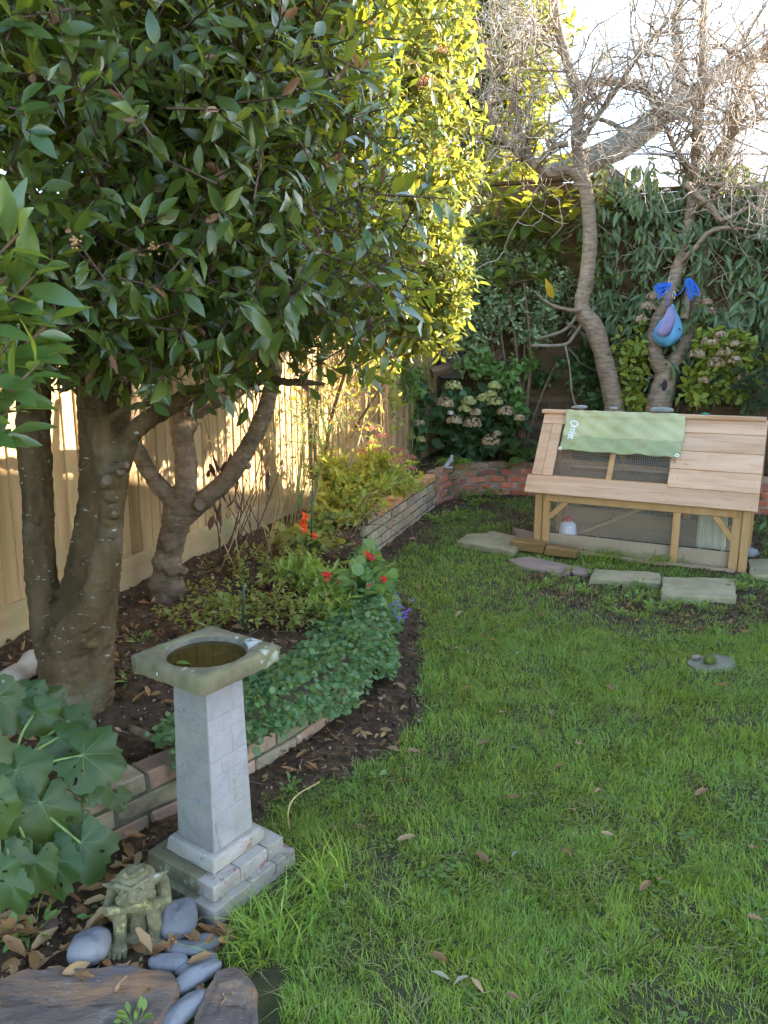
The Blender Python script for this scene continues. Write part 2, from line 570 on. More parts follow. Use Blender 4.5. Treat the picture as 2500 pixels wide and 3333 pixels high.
M['brick_brown'] = surf('brown_coping_brick', [(.16, .10, .065), (.27, .17, .115), (.34, .23, .16)], 14, rough=.92, bump=.5, bdist=.004, bscale=70, hue=(.45, .20, .10), var=.2)
M['mortar'] = surf('old_mortar', [(0.177, 0.150, 0.098), (0.308, 0.264, 0.189), (0.373, 0.326, 0.242)], 20, rough=1, bump=.7, bdist=.005, bscale=90, rand=False,
                   spots=[((.07, .08, .035), 5, .45, .6, .85)])
M['mortar_dark'] = surf('mossy_mortar', [(.05, .045, .03), (.10, .09, .06), (.15, .14, .10)], 20, rough=1, bump=.7, bdist=.005, bscale=90, rand=False,
                        spots=[((.08, .10, .03), 5, .45, .6, .85)])
M['bark_laurel'] = surf('laurel_bark', [(0.033, 0.022, 0.009), (0.080, 0.054, 0.025), (0.122, 0.083, 0.042)], 9, (1, 1, .35), .92, .15, .9, .010, 34, rand=False,
                        spots=[((.22, .20, .16), 3.2, .54, .72, .5), ((.36, .35, .31), 22, .64, .69, .7, (1, 1, 2.4)), ((.05, .04, .025), 16, .60, .70, .6, (1, 1, 3.5)), ((.11, .12, .05), 2.4, .55, .75, .5)])
M['bark_brown'] = surf('brown_bark', [(0.058, 0.037, 0.020), (0.129, 0.090, 0.054), (0.184, 0.136, 0.088)], 10, (1, 1, 2.6), .92, .15, .9, .010, 40, rand=False,
                       spots=[((.28, .18, .13), 3.5, .5, .72, .6), ((.38, .32, .24), 36, .62, .69, .7, (.5, .5, 3)), ((.06, .04, .025), 18, .60, .70, .6, (1, 1, 3))])
M['bark_cherry'] = surf('ringed_bark', [(0.136, 0.091, 0.061), (0.246, 0.171, 0.112), (0.357, 0.262, 0.175)], 9, (1, 1, 4.5), .75, .3, .6, .005, 40, rand=False,
                        spots=[((.055, .04, .03), 10, .58, .66, .8, (1, 1, 6)), ((.34, .29, .24), 14, .62, .7, .6, (1, 1, 5))])
M['twig'] = surf('pale_twig', [(0.279, 0.220, 0.166), (0.465, 0.383, 0.301), (0.613, 0.536, 0.429)], 20, rough=.8, bump=.2, rand=False)
M['bark_grey'] = surf('furrowed_bark', [(0.078, 0.069, 0.052), (0.156, 0.141, 0.114), (0.239, 0.218, 0.177)], 12, rough=.95, bump=.9, bdist=.02, bscale=16, rand=False, stretch=(.6, 1, 1))
M['vine'] = surf('dry_vine', [(.14, .105, .075), (.25, .20, .145), (.31, .26, .20)], 15, rough=.9, bump=.3, rand=False)
M['cut_wood'] = surf('cut_wood', [(0.084, 0.051, 0.036), (0.129, 0.086, 0.065), (0.158, 0.111, 0.085)], 40, rough=.9, bump=.3)
M['soil'] = surf('dark_soil', [(0.030, 0.021, 0.012), (0.072, 0.046, 0.026), (0.124, 0.082, 0.047)], 30, rough=.95, spec=.12, bump=1.0, bdist=.012, bscale=70, rand=False,
                 spots=[((.055, .042, .032), 2.2, .5, .75, .6)])
M['turf'] = surf('turf_soil', [(0.041, 0.041, 0.021), (0.072, 0.075, 0.030), (0.103, 0.124, 0.039)], 14, rough=1, spec=.1, bump=1.0, bdist=.012, bscale=90, rand=False,
                 spots=[((.075, .056, .036), 3.0, .45, .6, .85), ((.05, .075, .018), 24, .5, .65, .6), ((.15, .125, .06), 70, .62, .7, .5)])
M['earth'] = surf('earth', [(.05, .045, .03), (.08, .075, .04)], 2, rough=1, bump=.4, rand=False)
M['chip'] = surf('stone_chip', [(0.239, 0.199, 0.112), (0.315, 0.269, 0.159)], 50, rough=.9, bump=.2, rand=False)
M['clod'] = M['soil']
M['slate'] = surf('rusty_slate', [(0.044, 0.036, 0.033), (0.126, 0.095, 0.073), (0.223, 0.160, 0.112)], 6, (.6, 1.7, 1), .8, .3, 1.0, .02, 16, rand=False, dist=1.2,
                  spots=[((.30, .155, .065), 5, .50, .64, .75, (.6, 1.8, 1)), ((.085, .09, .105), 3.4, .52, .62, .8, (.7, 1.3, 1)), ((.23, .20, .165), 14, .62, .70, .6), ((.03, .026, .022), 9, .62, .68, .7, (.4, 2.2, 1))])
M['pebble'] = surf('blue_grey_pebble', [(0.090, 0.091, 0.092), (0.142, 0.142, 0.145), (0.184, 0.184, 0.185)], 9, rough=.7, bump=.45, bdist=.003, bscale=45, var=.22, spots=[((.10, .095, .085), 16, .56, .68, .6), ((.27, .27, .27), 34, .66, .72, .4)])
M['paving'] = surf('buff_paving', [(0.212, 0.174, 0.092), (0.294, 0.244, 0.138), (0.351, 0.296, 0.175)], 5, rough=.9, bump=.4, bdist=.004, bscale=50, spots=[((.20, .20, .11), 4, .5, .7, .5)], var=.08)
M['pink_stone'] = surf('pink_stone', [(0.200, 0.136, 0.106), (0.288, 0.208, 0.167)], 6, (.5, 1, 1), .9, .2, .4)
M['moss_timber'] = surf('mossy_timber', [(0.121, 0.067, 0.024), (0.220, 0.123, 0.048), (0.286, 0.180, 0.064)], 9, (.3, 1, 1), .85, .2, .5, spots=[((.13, .14, .03), 6, .5, .65, .7)], var=.15)
M['driftwood'] = surf('bleached_wood', [(.25, .20, .14), (.40, .34, .26), (.48, .43, .35)], 8, (.15, 1, 1), .9, .15, .5)
M['cloth_pale'] = surf('pale_green_canvas', [(0.343, 0.344, 0.170), (0.404, 0.404, 0.220), (0.446, 0.436, 0.255)], 5, rough=.85, spec=.15, bump=.2, bdist=.002, bscale=160, rand=False,
                       spots=[((.48, .46, .22), 3, .5, .68, .6)])
M['cloth_green'] = surf('green_canvas', [(0.223, 0.264, 0.131), (0.295, 0.315, 0.168), (0.336, 0.329, 0.175)], 5, rough=.85, spec=.15, bump=.2, bdist=.002, bscale=160, rand=False,
                        spots=[((.36, .39, .18), 3, .53, .68, .6)])
M['white'] = plain('white_print', (.82, .82, .80), .6)
M['milky'] = plain('milky_plastic', (.72, .70, .76), .35, .5)
M['redplastic'] = plain('red_plastic', (.55, .03, .05), .35, .5)
M['bowl'] = plain('grey_bowl', (.36, .39, .43), .4, .5)
M['cream_box'] = surf('cream_slatted_box', [(.55, .50, .34), (.68, .62, .45)], 6, rough=.7, bump=.1)
M['blue_rope'] = plain('blue_rope', (.02, .16, .72), .5, .5)
M['bag_blue'] = surf('sky_blue_canvas', [(.10, .29, .47), (.15, .37, .55)], 8, rough=.7, bump=.3, bdist=.002, bscale=120)
M['bag_lilac'] = surf('lilac_canvas', [(.19, .165, .28), (.26, .225, .35)], 8, rough=.75, bump=.3, bdist=.002, bscale=120)
M['black'] = plain('black_webbing', (.02, .02, .02), .7)
M['metal'] = plain('brassy_clip', (.55, .50, .40), .3, .5, .9)
M['teal'] = plain('teal_clip', (.02, .28, .22), .5)
M['flatstone'] = surf('grey_flat_stone', [(.17, .17, .155), (.28, .28, .26)], 9, rough=.85, bump=.3)
M['statue'] = surf('pale_statuette', [(0.270, 0.270, 0.276), (0.372, 0.372, 0.372)], 30, rough=.85, bump=.4, bdist=.002, spots=[((.30, .33, .20), 12, .55, .7, .5)])
M['cane'] = plain('bamboo_cane', (.42, .22, .09), .55)
M['stake'] = plain('green_stake', (.02, .05, .025), .5)
M['stem_green'] = plain('green_stem', (.15, .215, .06), .5)
M['stem_brown'] = plain('brown_stem', (.15, .09, .05), .7)
M['stem_dark'] = plain('dry_dark_stem', (.075, .04, .03), .8)
M['stem_tan'] = plain('tan_stem', (.40, .27, .12), .7)
M['moss_ball'] = surf('moss', [(.05, .075, .012), (.11, .14, .03)], 60, rough=1, bump=1, bdist=.006, bscale=140)

M['laurel'] = leafm('laurel_leaf', [(0.024, 0.054, 0.015), (0.043, 0.088, 0.023), (0.032, 0.066, 0.021), (0.077, 0.123, 0.025), (0.053, 0.099, 0.029), (0.041, 0.075, 0.022)], (.34, .42, .035), .33, .22, .6)
M['laurel_near'] = leafm('laurel_leaf_near', [(0.039, 0.089, 0.024), (0.066, 0.127, 0.029), (0.049, 0.100, 0.033), (0.093, 0.156, 0.028)], (.34, .46, .05), .33, .26, .6)
M['laurel_dead'] = leafm('withered_laurel_leaf', [(0.160, 0.076, 0.048), (0.240, 0.144, 0.095), (0.288, 0.205, 0.150)], (.4, .2, .1), .3, .6, .3)
M['viburnum'] = leafm('viburnum_leaf', [(0.049, 0.083, 0.018), (0.094, 0.133, 0.024), (0.072, 0.105, 0.030), (0.160, 0.166, 0.025), (0.115, 0.144, 0.030)], (.42, .50, .07), .33, .36, .5)
M['viburnum_bud'] = leafm('pink_buds', [(.30, .11, .08), (.45, .22, .17), (.38, .16, .10)], (.5, .2, .1), .25, .6)
M['bay'] = leafm('bay_leaf', [(.030, .058, .016), (.055, .085, .02), (.042, .075, .022), (.075, .10, .025)], (.42, .48, .05), .42, .36, .45)
M['loquat'] = leafm('loquat_leaf', [(.045, .080, .022), (.075, .12, .026), (.055, .10, .03)], (.48, .54, .06), .45, .38, .45)
M['yellow_leaf'] = leafm('yellow_leaf', [(.55, .36, .02), (.50, .28, .02)], (.7, .45, .03), .4, .5)
M['climber'] = leafm('climber_leaf', [(0.083, 0.134, 0.062), (0.154, 0.209, 0.092), (0.110, 0.168, 0.073), (0.173, 0.229, 0.083)], (.28, .36, .10), .3, .36, .45)
M['climber_twig'] = M['vine']
M['varieg'] = leafm('variegated_leaf', [(0.160, 0.248, 0.122), (0.271, 0.367, 0.187), (0.383, 0.462, 0.245), (0.208, 0.303, 0.137)], (.38, .46, .17), .35, .45)
M['passion'] = leafm('mid_green_leaf', [(0.108, 0.216, 0.064), (0.159, 0.287, 0.079), (0.129, 0.245, 0.071)], (.38, .5, .07), .38, .42)
M['hydrangea'] = leafm('hydrangea_leaf', [(0.047, 0.109, 0.049), (0.084, 0.164, 0.067), (0.067, 0.130, 0.057)], (.22, .34, .07), .3, .42)
M['hyd_flower'] = leafm('green_floret', [(.36, .40, .13), (.46, .47, .20), (.42, .44, .16), (.50, .44, .24)], (.5, .55, .2), .3, .7, .2)
M['hyd_pink'] = leafm('pink_floret', [(0.469, 0.282, 0.199), (0.523, 0.376, 0.244), (0.451, 0.460, 0.217), (0.560, 0.345, 0.253), (0.496, 0.439, 0.253)], (.6, .4, .25), .3, .7, .2)
M['hyd_white'] = leafm('white_floret', [(.75, .74, .66), (.8, .78, .72)], (.7, .7, .6), .3, .7, .2)
M['hyd_lime'] = leafm('lime_leaf', [(0.193, 0.276, 0.055), (0.276, 0.359, 0.069), (0.386, 0.400, 0.076), (0.228, 0.317, 0.062)], (.48, .54, .06), .42, .45)
M['hyd_dry'] = leafm('faded_pink_floret', [(0.413, 0.275, 0.200), (0.525, 0.338, 0.250), (0.475, 0.400, 0.213), (0.562, 0.400, 0.312)], (.5, .35, .22), .35, .7, .2)
M['ivy'] = leafm('ivy_leaf', [(0.030, 0.070, 0.030), (0.057, 0.115, 0.043), (0.084, 0.162, 0.051)], (.22, .34, .06), .3, .42)
M['fern'] = leafm('fern_frond', [(.11, .19, .035), (.16, .25, .05)], (.45, .6, .08), .45, .5)
M['fern_dark'] = leafm('dark_fern_frond', [(.035, .065, .03), (.05, .09, .04)], (.25, .36, .08), .35, .5)
M['sedum'] = leafm('sedum_leaf', [(0.274, 0.350, 0.057), (0.384, 0.443, 0.074), (0.220, 0.326, 0.074), (0.462, 0.466, 0.063)], (.66, .64, .08), .45, .42)
M['sedum_flower'] = leafm('sedum_flower', [(.36, .13, .10), (.50, .22, .17), (.56, .30, .22), (.26, .10, .075)], (.5, .22, .14), .3, .7, .2)
M['pelargonium'] = leafm('pelargonium_leaf', [(0.110, 0.204, 0.061), (0.160, 0.270, 0.077), (0.132, 0.242, 0.083)], (.38, .52, .09), .38, .5)
M['red_petal'] = leafm('red_petal', [(.60, .02, .03), (.70, .035, .05)], (.8, .05, .05), .35, .5)
M['orange_petal'] = leafm('orange_petal', [(.75, .09, .02), (.80, .14, .03)], (.9, .2, .04), .4, .5)
M['campanula'] = leafm('campanula_leaf', [(0.060, 0.133, 0.050), (0.106, 0.206, 0.078), (0.082, 0.166, 0.060), (0.147, 0.246, 0.084)], (.3, .44, .1), .34, .48)
M['bell'] = leafm('violet_petal', [(.16, .13, .55), (.24, .19, .65)], (.4, .3, .8), .35, .5)
M['hyper'] = leafm('small_leaf', [(0.105, 0.179, 0.038), (0.162, 0.226, 0.052), (0.203, 0.244, 0.066), (0.137, 0.207, 0.048), (0.243, 0.188, 0.066)], (.48, .5, .08), .4, .5)
M['bright'] = leafm('bright_leaf', [(.14, .235, .045), (.20, .31, .06)], (.45, .58, .08), .42, .45)
M['weed'] = leafm('weed_leaf', [(.10, .19, .04), (.15, .26, .055)], (.42, .54, .08), .4, .5)
M['holly'] = leafm('hollyhock_leaf', [(0.028, 0.060, 0.015), (0.041, 0.080, 0.018), (0.034, 0.069, 0.016), (0.052, 0.094, 0.020)], (.27, .40, .08), .3, .42, .42)
M['vein'] = plain('pale_vein', (.115, .18, .065), .5)
M['step_stone'] = surf('mossy_flagstone', [(.11, .10, .065), (.17, .155, .105), (.21, .195, .14)], 14, rough=.95, bump=.6, bdist=.004, bscale=60, spots=[((.10, .11, .04), 7, .5, .7, .7)])
M['grass'] = leafm('grass_blade', [(0.097, 0.196, 0.025), (0.153, 0.280, 0.034), (0.119, 0.234, 0.040), (0.200, 0.326, 0.045), (0.168, 0.285, 0.033), (0.255, 0.345, 0.076)], (.34, .46, .07), .35, .42, .35, (1.35, 1.12, .75))
M['dry_leaf'] = leafm('dry_leaf', [(0.218, 0.113, 0.043), (0.302, 0.179, 0.079), (0.353, 0.245, 0.122), (0.252, 0.160, 0.079), (0.193, 0.104, 0.039)], (.5, .25, .1), .25, .6, .3)
M['grey_leaf'] = leafm('silvery_fallen_leaf', [(0.231, 0.252, 0.173), (0.347, 0.329, 0.220)], (.4, .4, .3), .2, .6, .3)
M['litter'] = leafm('leaf_litter', [(0.126, 0.063, 0.024), (0.224, 0.121, 0.050), (0.312, 0.193, 0.088), (0.166, 0.097, 0.040), (0.370, 0.279, 0.134)], (.4, .2, .1), .2, .7, .2)
M['dead_dark'] = leafm('shrivelled_leaf', [(.05, .03, .03), (.09, .055, .05), (.13, .075, .05)], (.2, .1, .08), .2, .7, .2)
M['pine'] = leafm('needle', [(.03, .06, .03), (.05, .09, .045)], (.2, .3, .1), .3, .5)
M['roof_pale'] = surf('pale_roof', [(.50, .50, .54), (.60, .60, .65)], 3, rough=.5, bump=.1)
M['dark_wall'] = plain('dark_boarding', (.05, .055, .07), .8)
M['render_wall'] = surf('shade_house_brick', [(.26, .13, .09), (.36, .20, .14)], 6, rough=.95, bump=.3)  # walls of the unseen house added for shade
M['tile'] = surf('roof_tile', [(.16, .085, .055), (.24, .13, .09)], 7, rough=.9, bump=.4)
M['glass'] = plain('window_glass', (.04, .05, .06), .06, .6)
M['frame_white'] = plain('white_frame', (.75, .75, .74), .5)
M['berry'] = plain('tan_berry', (.36, .19, .08), .6)


def water_mat():
    m, nt = newmat('murky_water')
    v = coords(nt, (1, 1, 1), False)
    nb = noise(nt, v, 22.0, 3.0)
    b = N_(nt, 'ShaderNodeBump', {'Strength': .04, 'Distance': .004, 'Height': nb})
    p = N_(nt, 'ShaderNodeBsdfPrincipled', {'Base Color': (.16, .12, .03, 1), 'Roughness': .02, 'IOR': 1.33, 'Transmission Weight': .8, 'Normal': b.outputs[0]})
    nt.links.new(p.outputs[0], N_(nt, 'ShaderNodeOutputMaterial').inputs[0])
    return m


M['water'] = water_mat()
M['straw'] = leafm('straw_blade', [(.30, .26, .11), (.40, .34, .17), (.24, .19, .09)], (.4, .35, .15), .3, .6, .2)
M['clover'] = leafm('clover_leaf', [(0.084, 0.149, 0.032), (0.119, 0.189, 0.045)], (.35, .5, .08), .35, .5)
# ------------------------------------------------------------------ plan of the garden
FD = Vector((0.403, 0.915, 0)).normalized()          # run of the left fence
FN = Vector((FD.y, -FD.x, 0))                        # its garden side
F0 = Vector((-2.80, 1.2, 0))
CORNER = Vector((0.62, 8.97, 0))
BD = Vector((0.95, -0.31, 0)).normalized()           # run of the back fence
W_NEAR = [(-1.7, 1.45), (-1.04, 1.98), (-.86, 2.16), (-.51, 2.55), (-.22, 3.0), (-.06, 3.5), (-.03, 4.1), (-.07, 4.8), (-.13, 5.45)]
W_GREY = [(-.115, 5.55), (.2, 6.52), (.53, 7.54)]
W_RED = [(.56, 7.62), (.74, 7.92), (1.08, 8.14), (1.57, 8.14), (2.4, 7.74), (3.6, 7.2), (5.2, 6.5)]
W_ALL = W_NEAR + W_GREY + W_RED
BED = W_ALL + [(6.2, 6.0), (6.4, 7.1), (CORNER.x, CORNER.y), (F0.x, F0.y)]


def shift_path(P, d):
    out = []
    for i, p in enumerate(P):
        a, b = P[max(i - 1, 0)], P[min(i + 1, len(P) - 1)]
        t = Vector((b[0] - a[0], b[1] - a[1])).normalized()
        out.append((p[0] - t.y * d, p[1] + t.x * d))
    return out


BED_IN = shift_path(W_ALL, 0.07) + BED[len(W_ALL):]


def zbed(x, y):
    b = np.interp(y, [1.2, 2.6, 4, 5.5, 7.5, 9], [.14, .165, .22, .285, .31, .40])
    return b + (fbm(np.asarray(x) * 3, np.asarray(y) * 3, 3) - .5) * .07


PATCH = [gnd(1290, 3250), gnd(1990, 2850), gnd(1470, 2800), gnd(2200, 2960), gnd(2060, 1980), gnd(2260, 2010), gnd(2420, 2000), gnd(1850, 1950),
         gnd(1780, 1880), gnd(1950, 1900), gnd(1700, 1690), gnd(1590, 1650), gnd(1650, 2480), gnd(1800, 2560), gnd(780, 2760), gnd(2480, 1950), gnd(1730, 1720), gnd(1400, 1760)]
PRAD = [.10, .10, .07, .08, .34, .36, .3, .3, .22, .25, .4, .25, .04, .05, .18, .35, .3, .2]


def soilmask(x, y, thin=False):
    """1 where the ground is bare; thin: also the worn, thinly grassed spots of the lawn"""
    d = polydist(x, y, W_ALL)
    w = np.interp(y, [1.5, 2.2, 2.8, 3.4, 4.2, 5, 6, 7.5], [.22, .24, .34, .36, .24, .14, .16, .22])
    w = w * (.45 + 1.1 * fbm(np.asarray(x) * 5, np.asarray(y) * 5, 21)) + .10 * (fbm(np.asarray(x) * 19, np.asarray(y) * 19, 22) - .5)
    m = np.clip((w - d) / .10 + .5, 0, 1)
    for k, (p, r) in enumerate(zip(PATCH, PRAD)):
        if r < .2 and not thin: continue
        q = np.hypot(x - p.x, y - p.y)
        rr = r * (.1 + 1.9 * fbm(np.asarray(x) * 9, np.asarray(y) * 9, 33) ** 1.2) * (.9 if r < .2 else 1)
        m = np.maximum(m, np.clip((rr - q) / (.5 * r + .04) + .2, 0, .8 if r >= .2 else .6))
    # the litter bed round the stone figure, and the ground under the hutch
    g = np.hypot((x + .72) / .34, (y - 1.78) / .36)
    m = np.maximum(m, np.clip((1 - g) * 4, 0, 1))
    hx, hy = x - 1.21, y - 5.89
    lx, ly = hx * .887 - hy * .462, hx * .462 + hy * .887
    m = np.maximum(m, ((lx > -.1) & (lx < 1.6) & (ly > -.08) & (ly < 2.0)) * .85)
    if thin:
        m = np.maximum(m, np.clip((fbm(np.asarray(x) * 4.5, np.asarray(y) * 4.5, 35, 5) - .59) * 7, 0, .55))
    return m


def zlawn(x, y):
    return (fbm(np.asarray(x) * 2.2, np.asarray(y) * 2.2, 8) - .5) * .035 + (fbm(np.asarray(x) * 12, np.asarray(y) * 12, 9, 3) - .5) * .012


tag(part('ground', ([(-160, -60, -.05), (160, -60, -.05), (160, 400, -.05), (-160, 400, -.05)], [(0, 1, 2, 3)]), M['earth']), kind='structure')
tag(part('lawn', heightfield(-2.9, 6.2, .3, 9.3, .04, zlawn), M['turf']), kind='structure')


def zsoil(x, y):
    m = soilmask(x, y)
    return zlawn(x, y) + np.clip(m, 0, 1) * .022 - .012 + m * (fbm(x * 26, y * 26, 41, 3) - .45) * .030


tag(part('bare_soil', heightfield(-2.2, 4.6, .8, 8.4, .02, zsoil, lambda x, y: soilmask(x, y) > .12), M['soil']), kind='structure')
tag(part('planting_bed', heightfield(-2.9, 6.2, 1.1, 9.1, .022, lambda x, y: zbed(x, y) + (fbm(x * 24, y * 24, 51, 3) - .5) * .04,
                                     lambda x, y: inside(x, y, BED_IN)), M['soil']), kind='structure')

# ------------------------------------------------------------------ brick walls
BR = {k: [bevbox((.213, .1, .064), .006, M[k], .0035, s) for s in range(5)] for k in ('brick_buff', 'brick_grey', 'brick_orange', 'brick_red', 'brick_brown')}


def brick_wall(name, label, path, tops, kinds, mortar, steps=0.225, recess=.007):
    """every brick a part; the mortar core between them is set back"""
    P = catmull(path, 10)
    seg = np.hypot(*np.diff(P, axis=0).T)
    S = np.concatenate([[0], np.cumsum(seg)])
    L = S[-1]
    root = thing(name, label, 'wall', (path[0][0], path[0][1], 0))
    o = Vector((path[0][0], path[0][1], 0))

    def pos(s):
        x, y = np.interp(s, S, P[:, 0]), np.interp(s, S, P[:, 1])
        s0, s1 = max(0, s - .05), min(L, s + .05)
        tx, ty = np.interp(s1, S, P[:, 0]) - np.interp(s0, S, P[:, 0]), np.interp(s1, S, P[:, 1]) - np.interp(s0, S, P[:, 1])
        return x, y, math.atan2(ty, tx)
    n = max(2, int(L / .04))
    V, F = [], []
    zt, zb = tops[-1] - .012, tops[0] - .10
    for i in range(n + 1):
        x, y, a = pos(L * i / n)
        nx, ny = -math.sin(a), math.cos(a)
        for d, z in ((recess, zb), (recess, zt), (.102 - recess, zt), (.102 - recess, zb)):
            V.append((x + nx * d - o.x, y + ny * d - o.y, z + random.uniform(-.002, .002)))
    for i in range(n):
        for k in range(4):
            F.append((4 * i + k, 4 * i + (k + 1) % 4, 4 * i + 4 + (k + 1) % 4, 4 * i + 4 + k))
    F += [(0, 1, 2, 3), (4 * n + 3, 4 * n + 2, 4 * n + 1, 4 * n)]
    part('mortar', (V, F), mortar, root, smooth=False)
    for c, (t, kd) in enumerate(zip(tops, kinds)):
        s = .1125 if c % 2 == 0 else .0
        while s < L:
            x, y, a = pos(min(s, L - .02))
            nx, ny = -math.sin(a), math.cos(a)
            k = kd if isinstance(kd, str) else random.choice(kd)
            d = .051 + random.uniform(-.004, .004)
            put('brick', random.choice(BR[k]), root, loc=(x + nx * d - o.x, y + ny * d - o.y, t - .0335 + random.uniform(-.003, .003)),
                rot=(random.uniform(-.02, .02), random.uniform(-.015, .015), a + random.uniform(-.02, .02)))
            s += steps
    return root


brick_wall('low_brick_wall', 'low weathered buff brick wall beside the bird bath, edging the near bed', W_NEAR, [-.02, .055, .13, .205],
           ['brick_buff', 'brick_buff', 'brick_buff', ['brick_buff', 'brick_buff', 'brick_brown']], M['mortar_dark'])
brick_wall('grey_brick_wall', 'straight grey brown brick retaining wall with orange coping bricks, left of the hutch', W_GREY, [.04, .115, .19, .265, .34],
           ['brick_grey', 'brick_grey', 'brick_grey', 'brick_grey', ['brick_orange', 'brick_orange', 'brick_brown']], M['mortar_dark'])
brick_wall('curved_red_brick_wall', 'curved red brick retaining wall below the hydrangeas at the back', W_RED, [-.015, .06, .135, .21, .285, .36],
           ['brick_red', 'brick_red', 'brick_red', 'brick_red', ['brick_red', 'brick_red', 'brick_brown'], 'brick_brown'], M['mortar'])

# ------------------------------------------------------------------ left fence: upright feather-edge boards over gravel boards
LEN_F = (CORNER - F0).length
lf = thing('board_fence', 'pale timber fence of upright overlapping boards behind the laurel trees', 'fence', F0, math.atan2(FD.y, FD.x))


def zf(s): return float(np.interp(F0.y + FD.y * s, [1.2, 3.4, 5.9, 9], [.13, .20, .30, .38]))


bw, ex = .118, .086
nb_ = int(LEN_F / ex)
for i in range(nb_):
    s = i * ex + ex / 2
    h = 1.72
    board('fence_board', (bw, .013, h), (s, -.012 + random.uniform(-.002, .002), zf(s) + .15 + h / 2 + random.uniform(-.004, .004)),
          (0, random.uniform(-.006, .006), R(7) + random.uniform(-.012, .012)), M['fence'], lf, .002)
s = 0.0
while s < LEN_F:
    e = min(s + 1.85, LEN_F)
    z0, z1 = zf(s), zf(e)
    board('gravel_board', (e - s - .012, .026, .215), ((s + e) / 2, -.030, (z0 + z1) / 2 + .055), (0, -math.atan2(z1 - z0, e - s), 0), M['gravel_board'], lf, .003)
    board('fence_post', (.09, .09, 2.1), (s, .075, z0 + .85), (0, 0, 0), M['fence'], lf, .004)
    board('cap_rail', (e - s - .01, .06, .03), ((s + e) / 2, .0, (z0 + z1) / 2 + 1.89), (0, -math.atan2(z1 - z0, e - s), 0), M['fence'], lf, .004)
    for zz in (.35, 1.0, 1.65):
        board('arris_rail', (e - s - .01, .05, .07), ((s + e) / 2, .04, (z0 + z1) / 2 + zz), (0, -math.atan2(z1 - z0, e - s), 0), M['fence'], lf, .004)
    s = e

# ------------------------------------------------------------------ back fence: dark horizontal lapped boards
bf = thing('lapped_back_fence', 'tall dark fence of horizontal lapped boards along the back, partly rotten', 'fence', CORNER, math.atan2(BD.y, BD.x))
for bay in range(3):
    x0 = .04 + bay * 1.84
    rows = 19 if bay == 0 else 18
    for r_ in range(rows):
        z = .34 + r_ * .152
        low = r_ < 10
        sag = (.014 if low else .008)
        board('lapped_board', (1.76, .014, .172), (x0 + .88, random.uniform(-.006, .006), z + .08),
              (R(6), random.uniform(-sag, sag), random.uniform(-.004, .004)), M['old_fence'] if low else M['top_fence'], bf, .003, .002, r_)
    board('fence_post', (.08, .08, 3.1), (x0 - .04, -.012, 1.66), (0, 0, 0), M['old_fence'], bf, .005)
    board('top_cap', (1.84, .09, .035), (x0 + .88, .0, .34 + rows * .152 + .045), (0, random.uniform(-.01, .01), 0), M['top_fence'], bf, .005)
for k, (x, zc) in enumerate(((.5, 1.4), (1.0, 1.3), (2.2, 1.2), (2.75, 1.4))):
    board('batten', (.045, .03, 2.3), (x, -.035, zc), (0, random.uniform(-.02, .02), 0), M['old_fence'], bf, .004)

# rotten timbers leaning in the corner
a, b = at(1405, 1215, 8.45), at(1640, 1150, 8.62)
o = part('rotten_timber', tube(catmull([tuple(a), tuple((a + b) / 2 + Vector((0, 0, .01))), tuple(b)], 6), .062, 6, .12), M['old_fence'], smooth=False)
tag(o, 'thick split dark timber jutting out above the hydrangea in the fence corner', 'timber')
a, b = at(1460, 1060, 8.75), at(1520, 1240, 8.7)
tag(part('leaning_plank', tube([a, (a + b) / 2, b], .06, 4, .03, flat=.3), M['old_fence'], smooth=False), 'dark plank leaning against the fence corner behind the timber', 'plank')
a = at(1465, 1170, 8.9)
tag(board('standing_sheet', (.30, .012, .42), a, (0, .03, math.atan2(BD.y, BD.x)), M['flatstone']), 'pale blue grey sheet standing in the dark fence corner', 'sheet')

# ------------------------------------------------------------------ buildings beyond the garden
nh = thing('shade_house', 'unseen brick house with tiled gable roof, added past the right edge to shade the garden', 'house', (6.1, 2.5, 0))
HN, HD, HE, HRZ, HNZ = -2.2, 6.6, 2.5, 5.7, 4.5  # house added out of view, its roofline shaped to cast the garden's shade
V = [(0, HN, -.1), (0, HD, -.1), (0, HD, HE), (0, 0, HRZ), (0, HN, HNZ), (7, HN, -.1), (7, HD, -.1), (7, HD, HE), (7, 0, HRZ), (7, HN, HNZ)]
part('wall', (V, [(0, 1, 2, 3, 4), (9, 8, 7, 6, 5), (1, 6, 7, 2), (0, 4, 9, 5)]), M['render_wall'], nh, smooth=False)
for ye, ze in ((HD + .2, HE - .11), (HN - .2, HNZ - .11)):
    rv = [(-.15, 0, HRZ + .03), (7.2, 0, HRZ + .03), (7.2, ye, ze), (-.15, ye, ze)]
    rv += [(x, y, z + .10) for x, y, z in rv]
    part('roof', (rv, [(0, 1, 2, 3), (7, 6, 5, 4), (0, 4, 5, 1), (1, 5, 6, 2), (2, 6, 7, 3), (3, 7, 4, 0)]), M['tile'], nh, smooth=False)
for y, z in ((-1, 1.5), (3.2, 1.5), (.2, 4.0)):
    w = board('window', (.06, 1.1, 1.1), (-.02, y, z), (0, 0, 0), M['frame_white'], nh)
    board('pane', (.02, .96, .96), (-.03, 0, 0), (0, 0, 0), M['glass'], w)

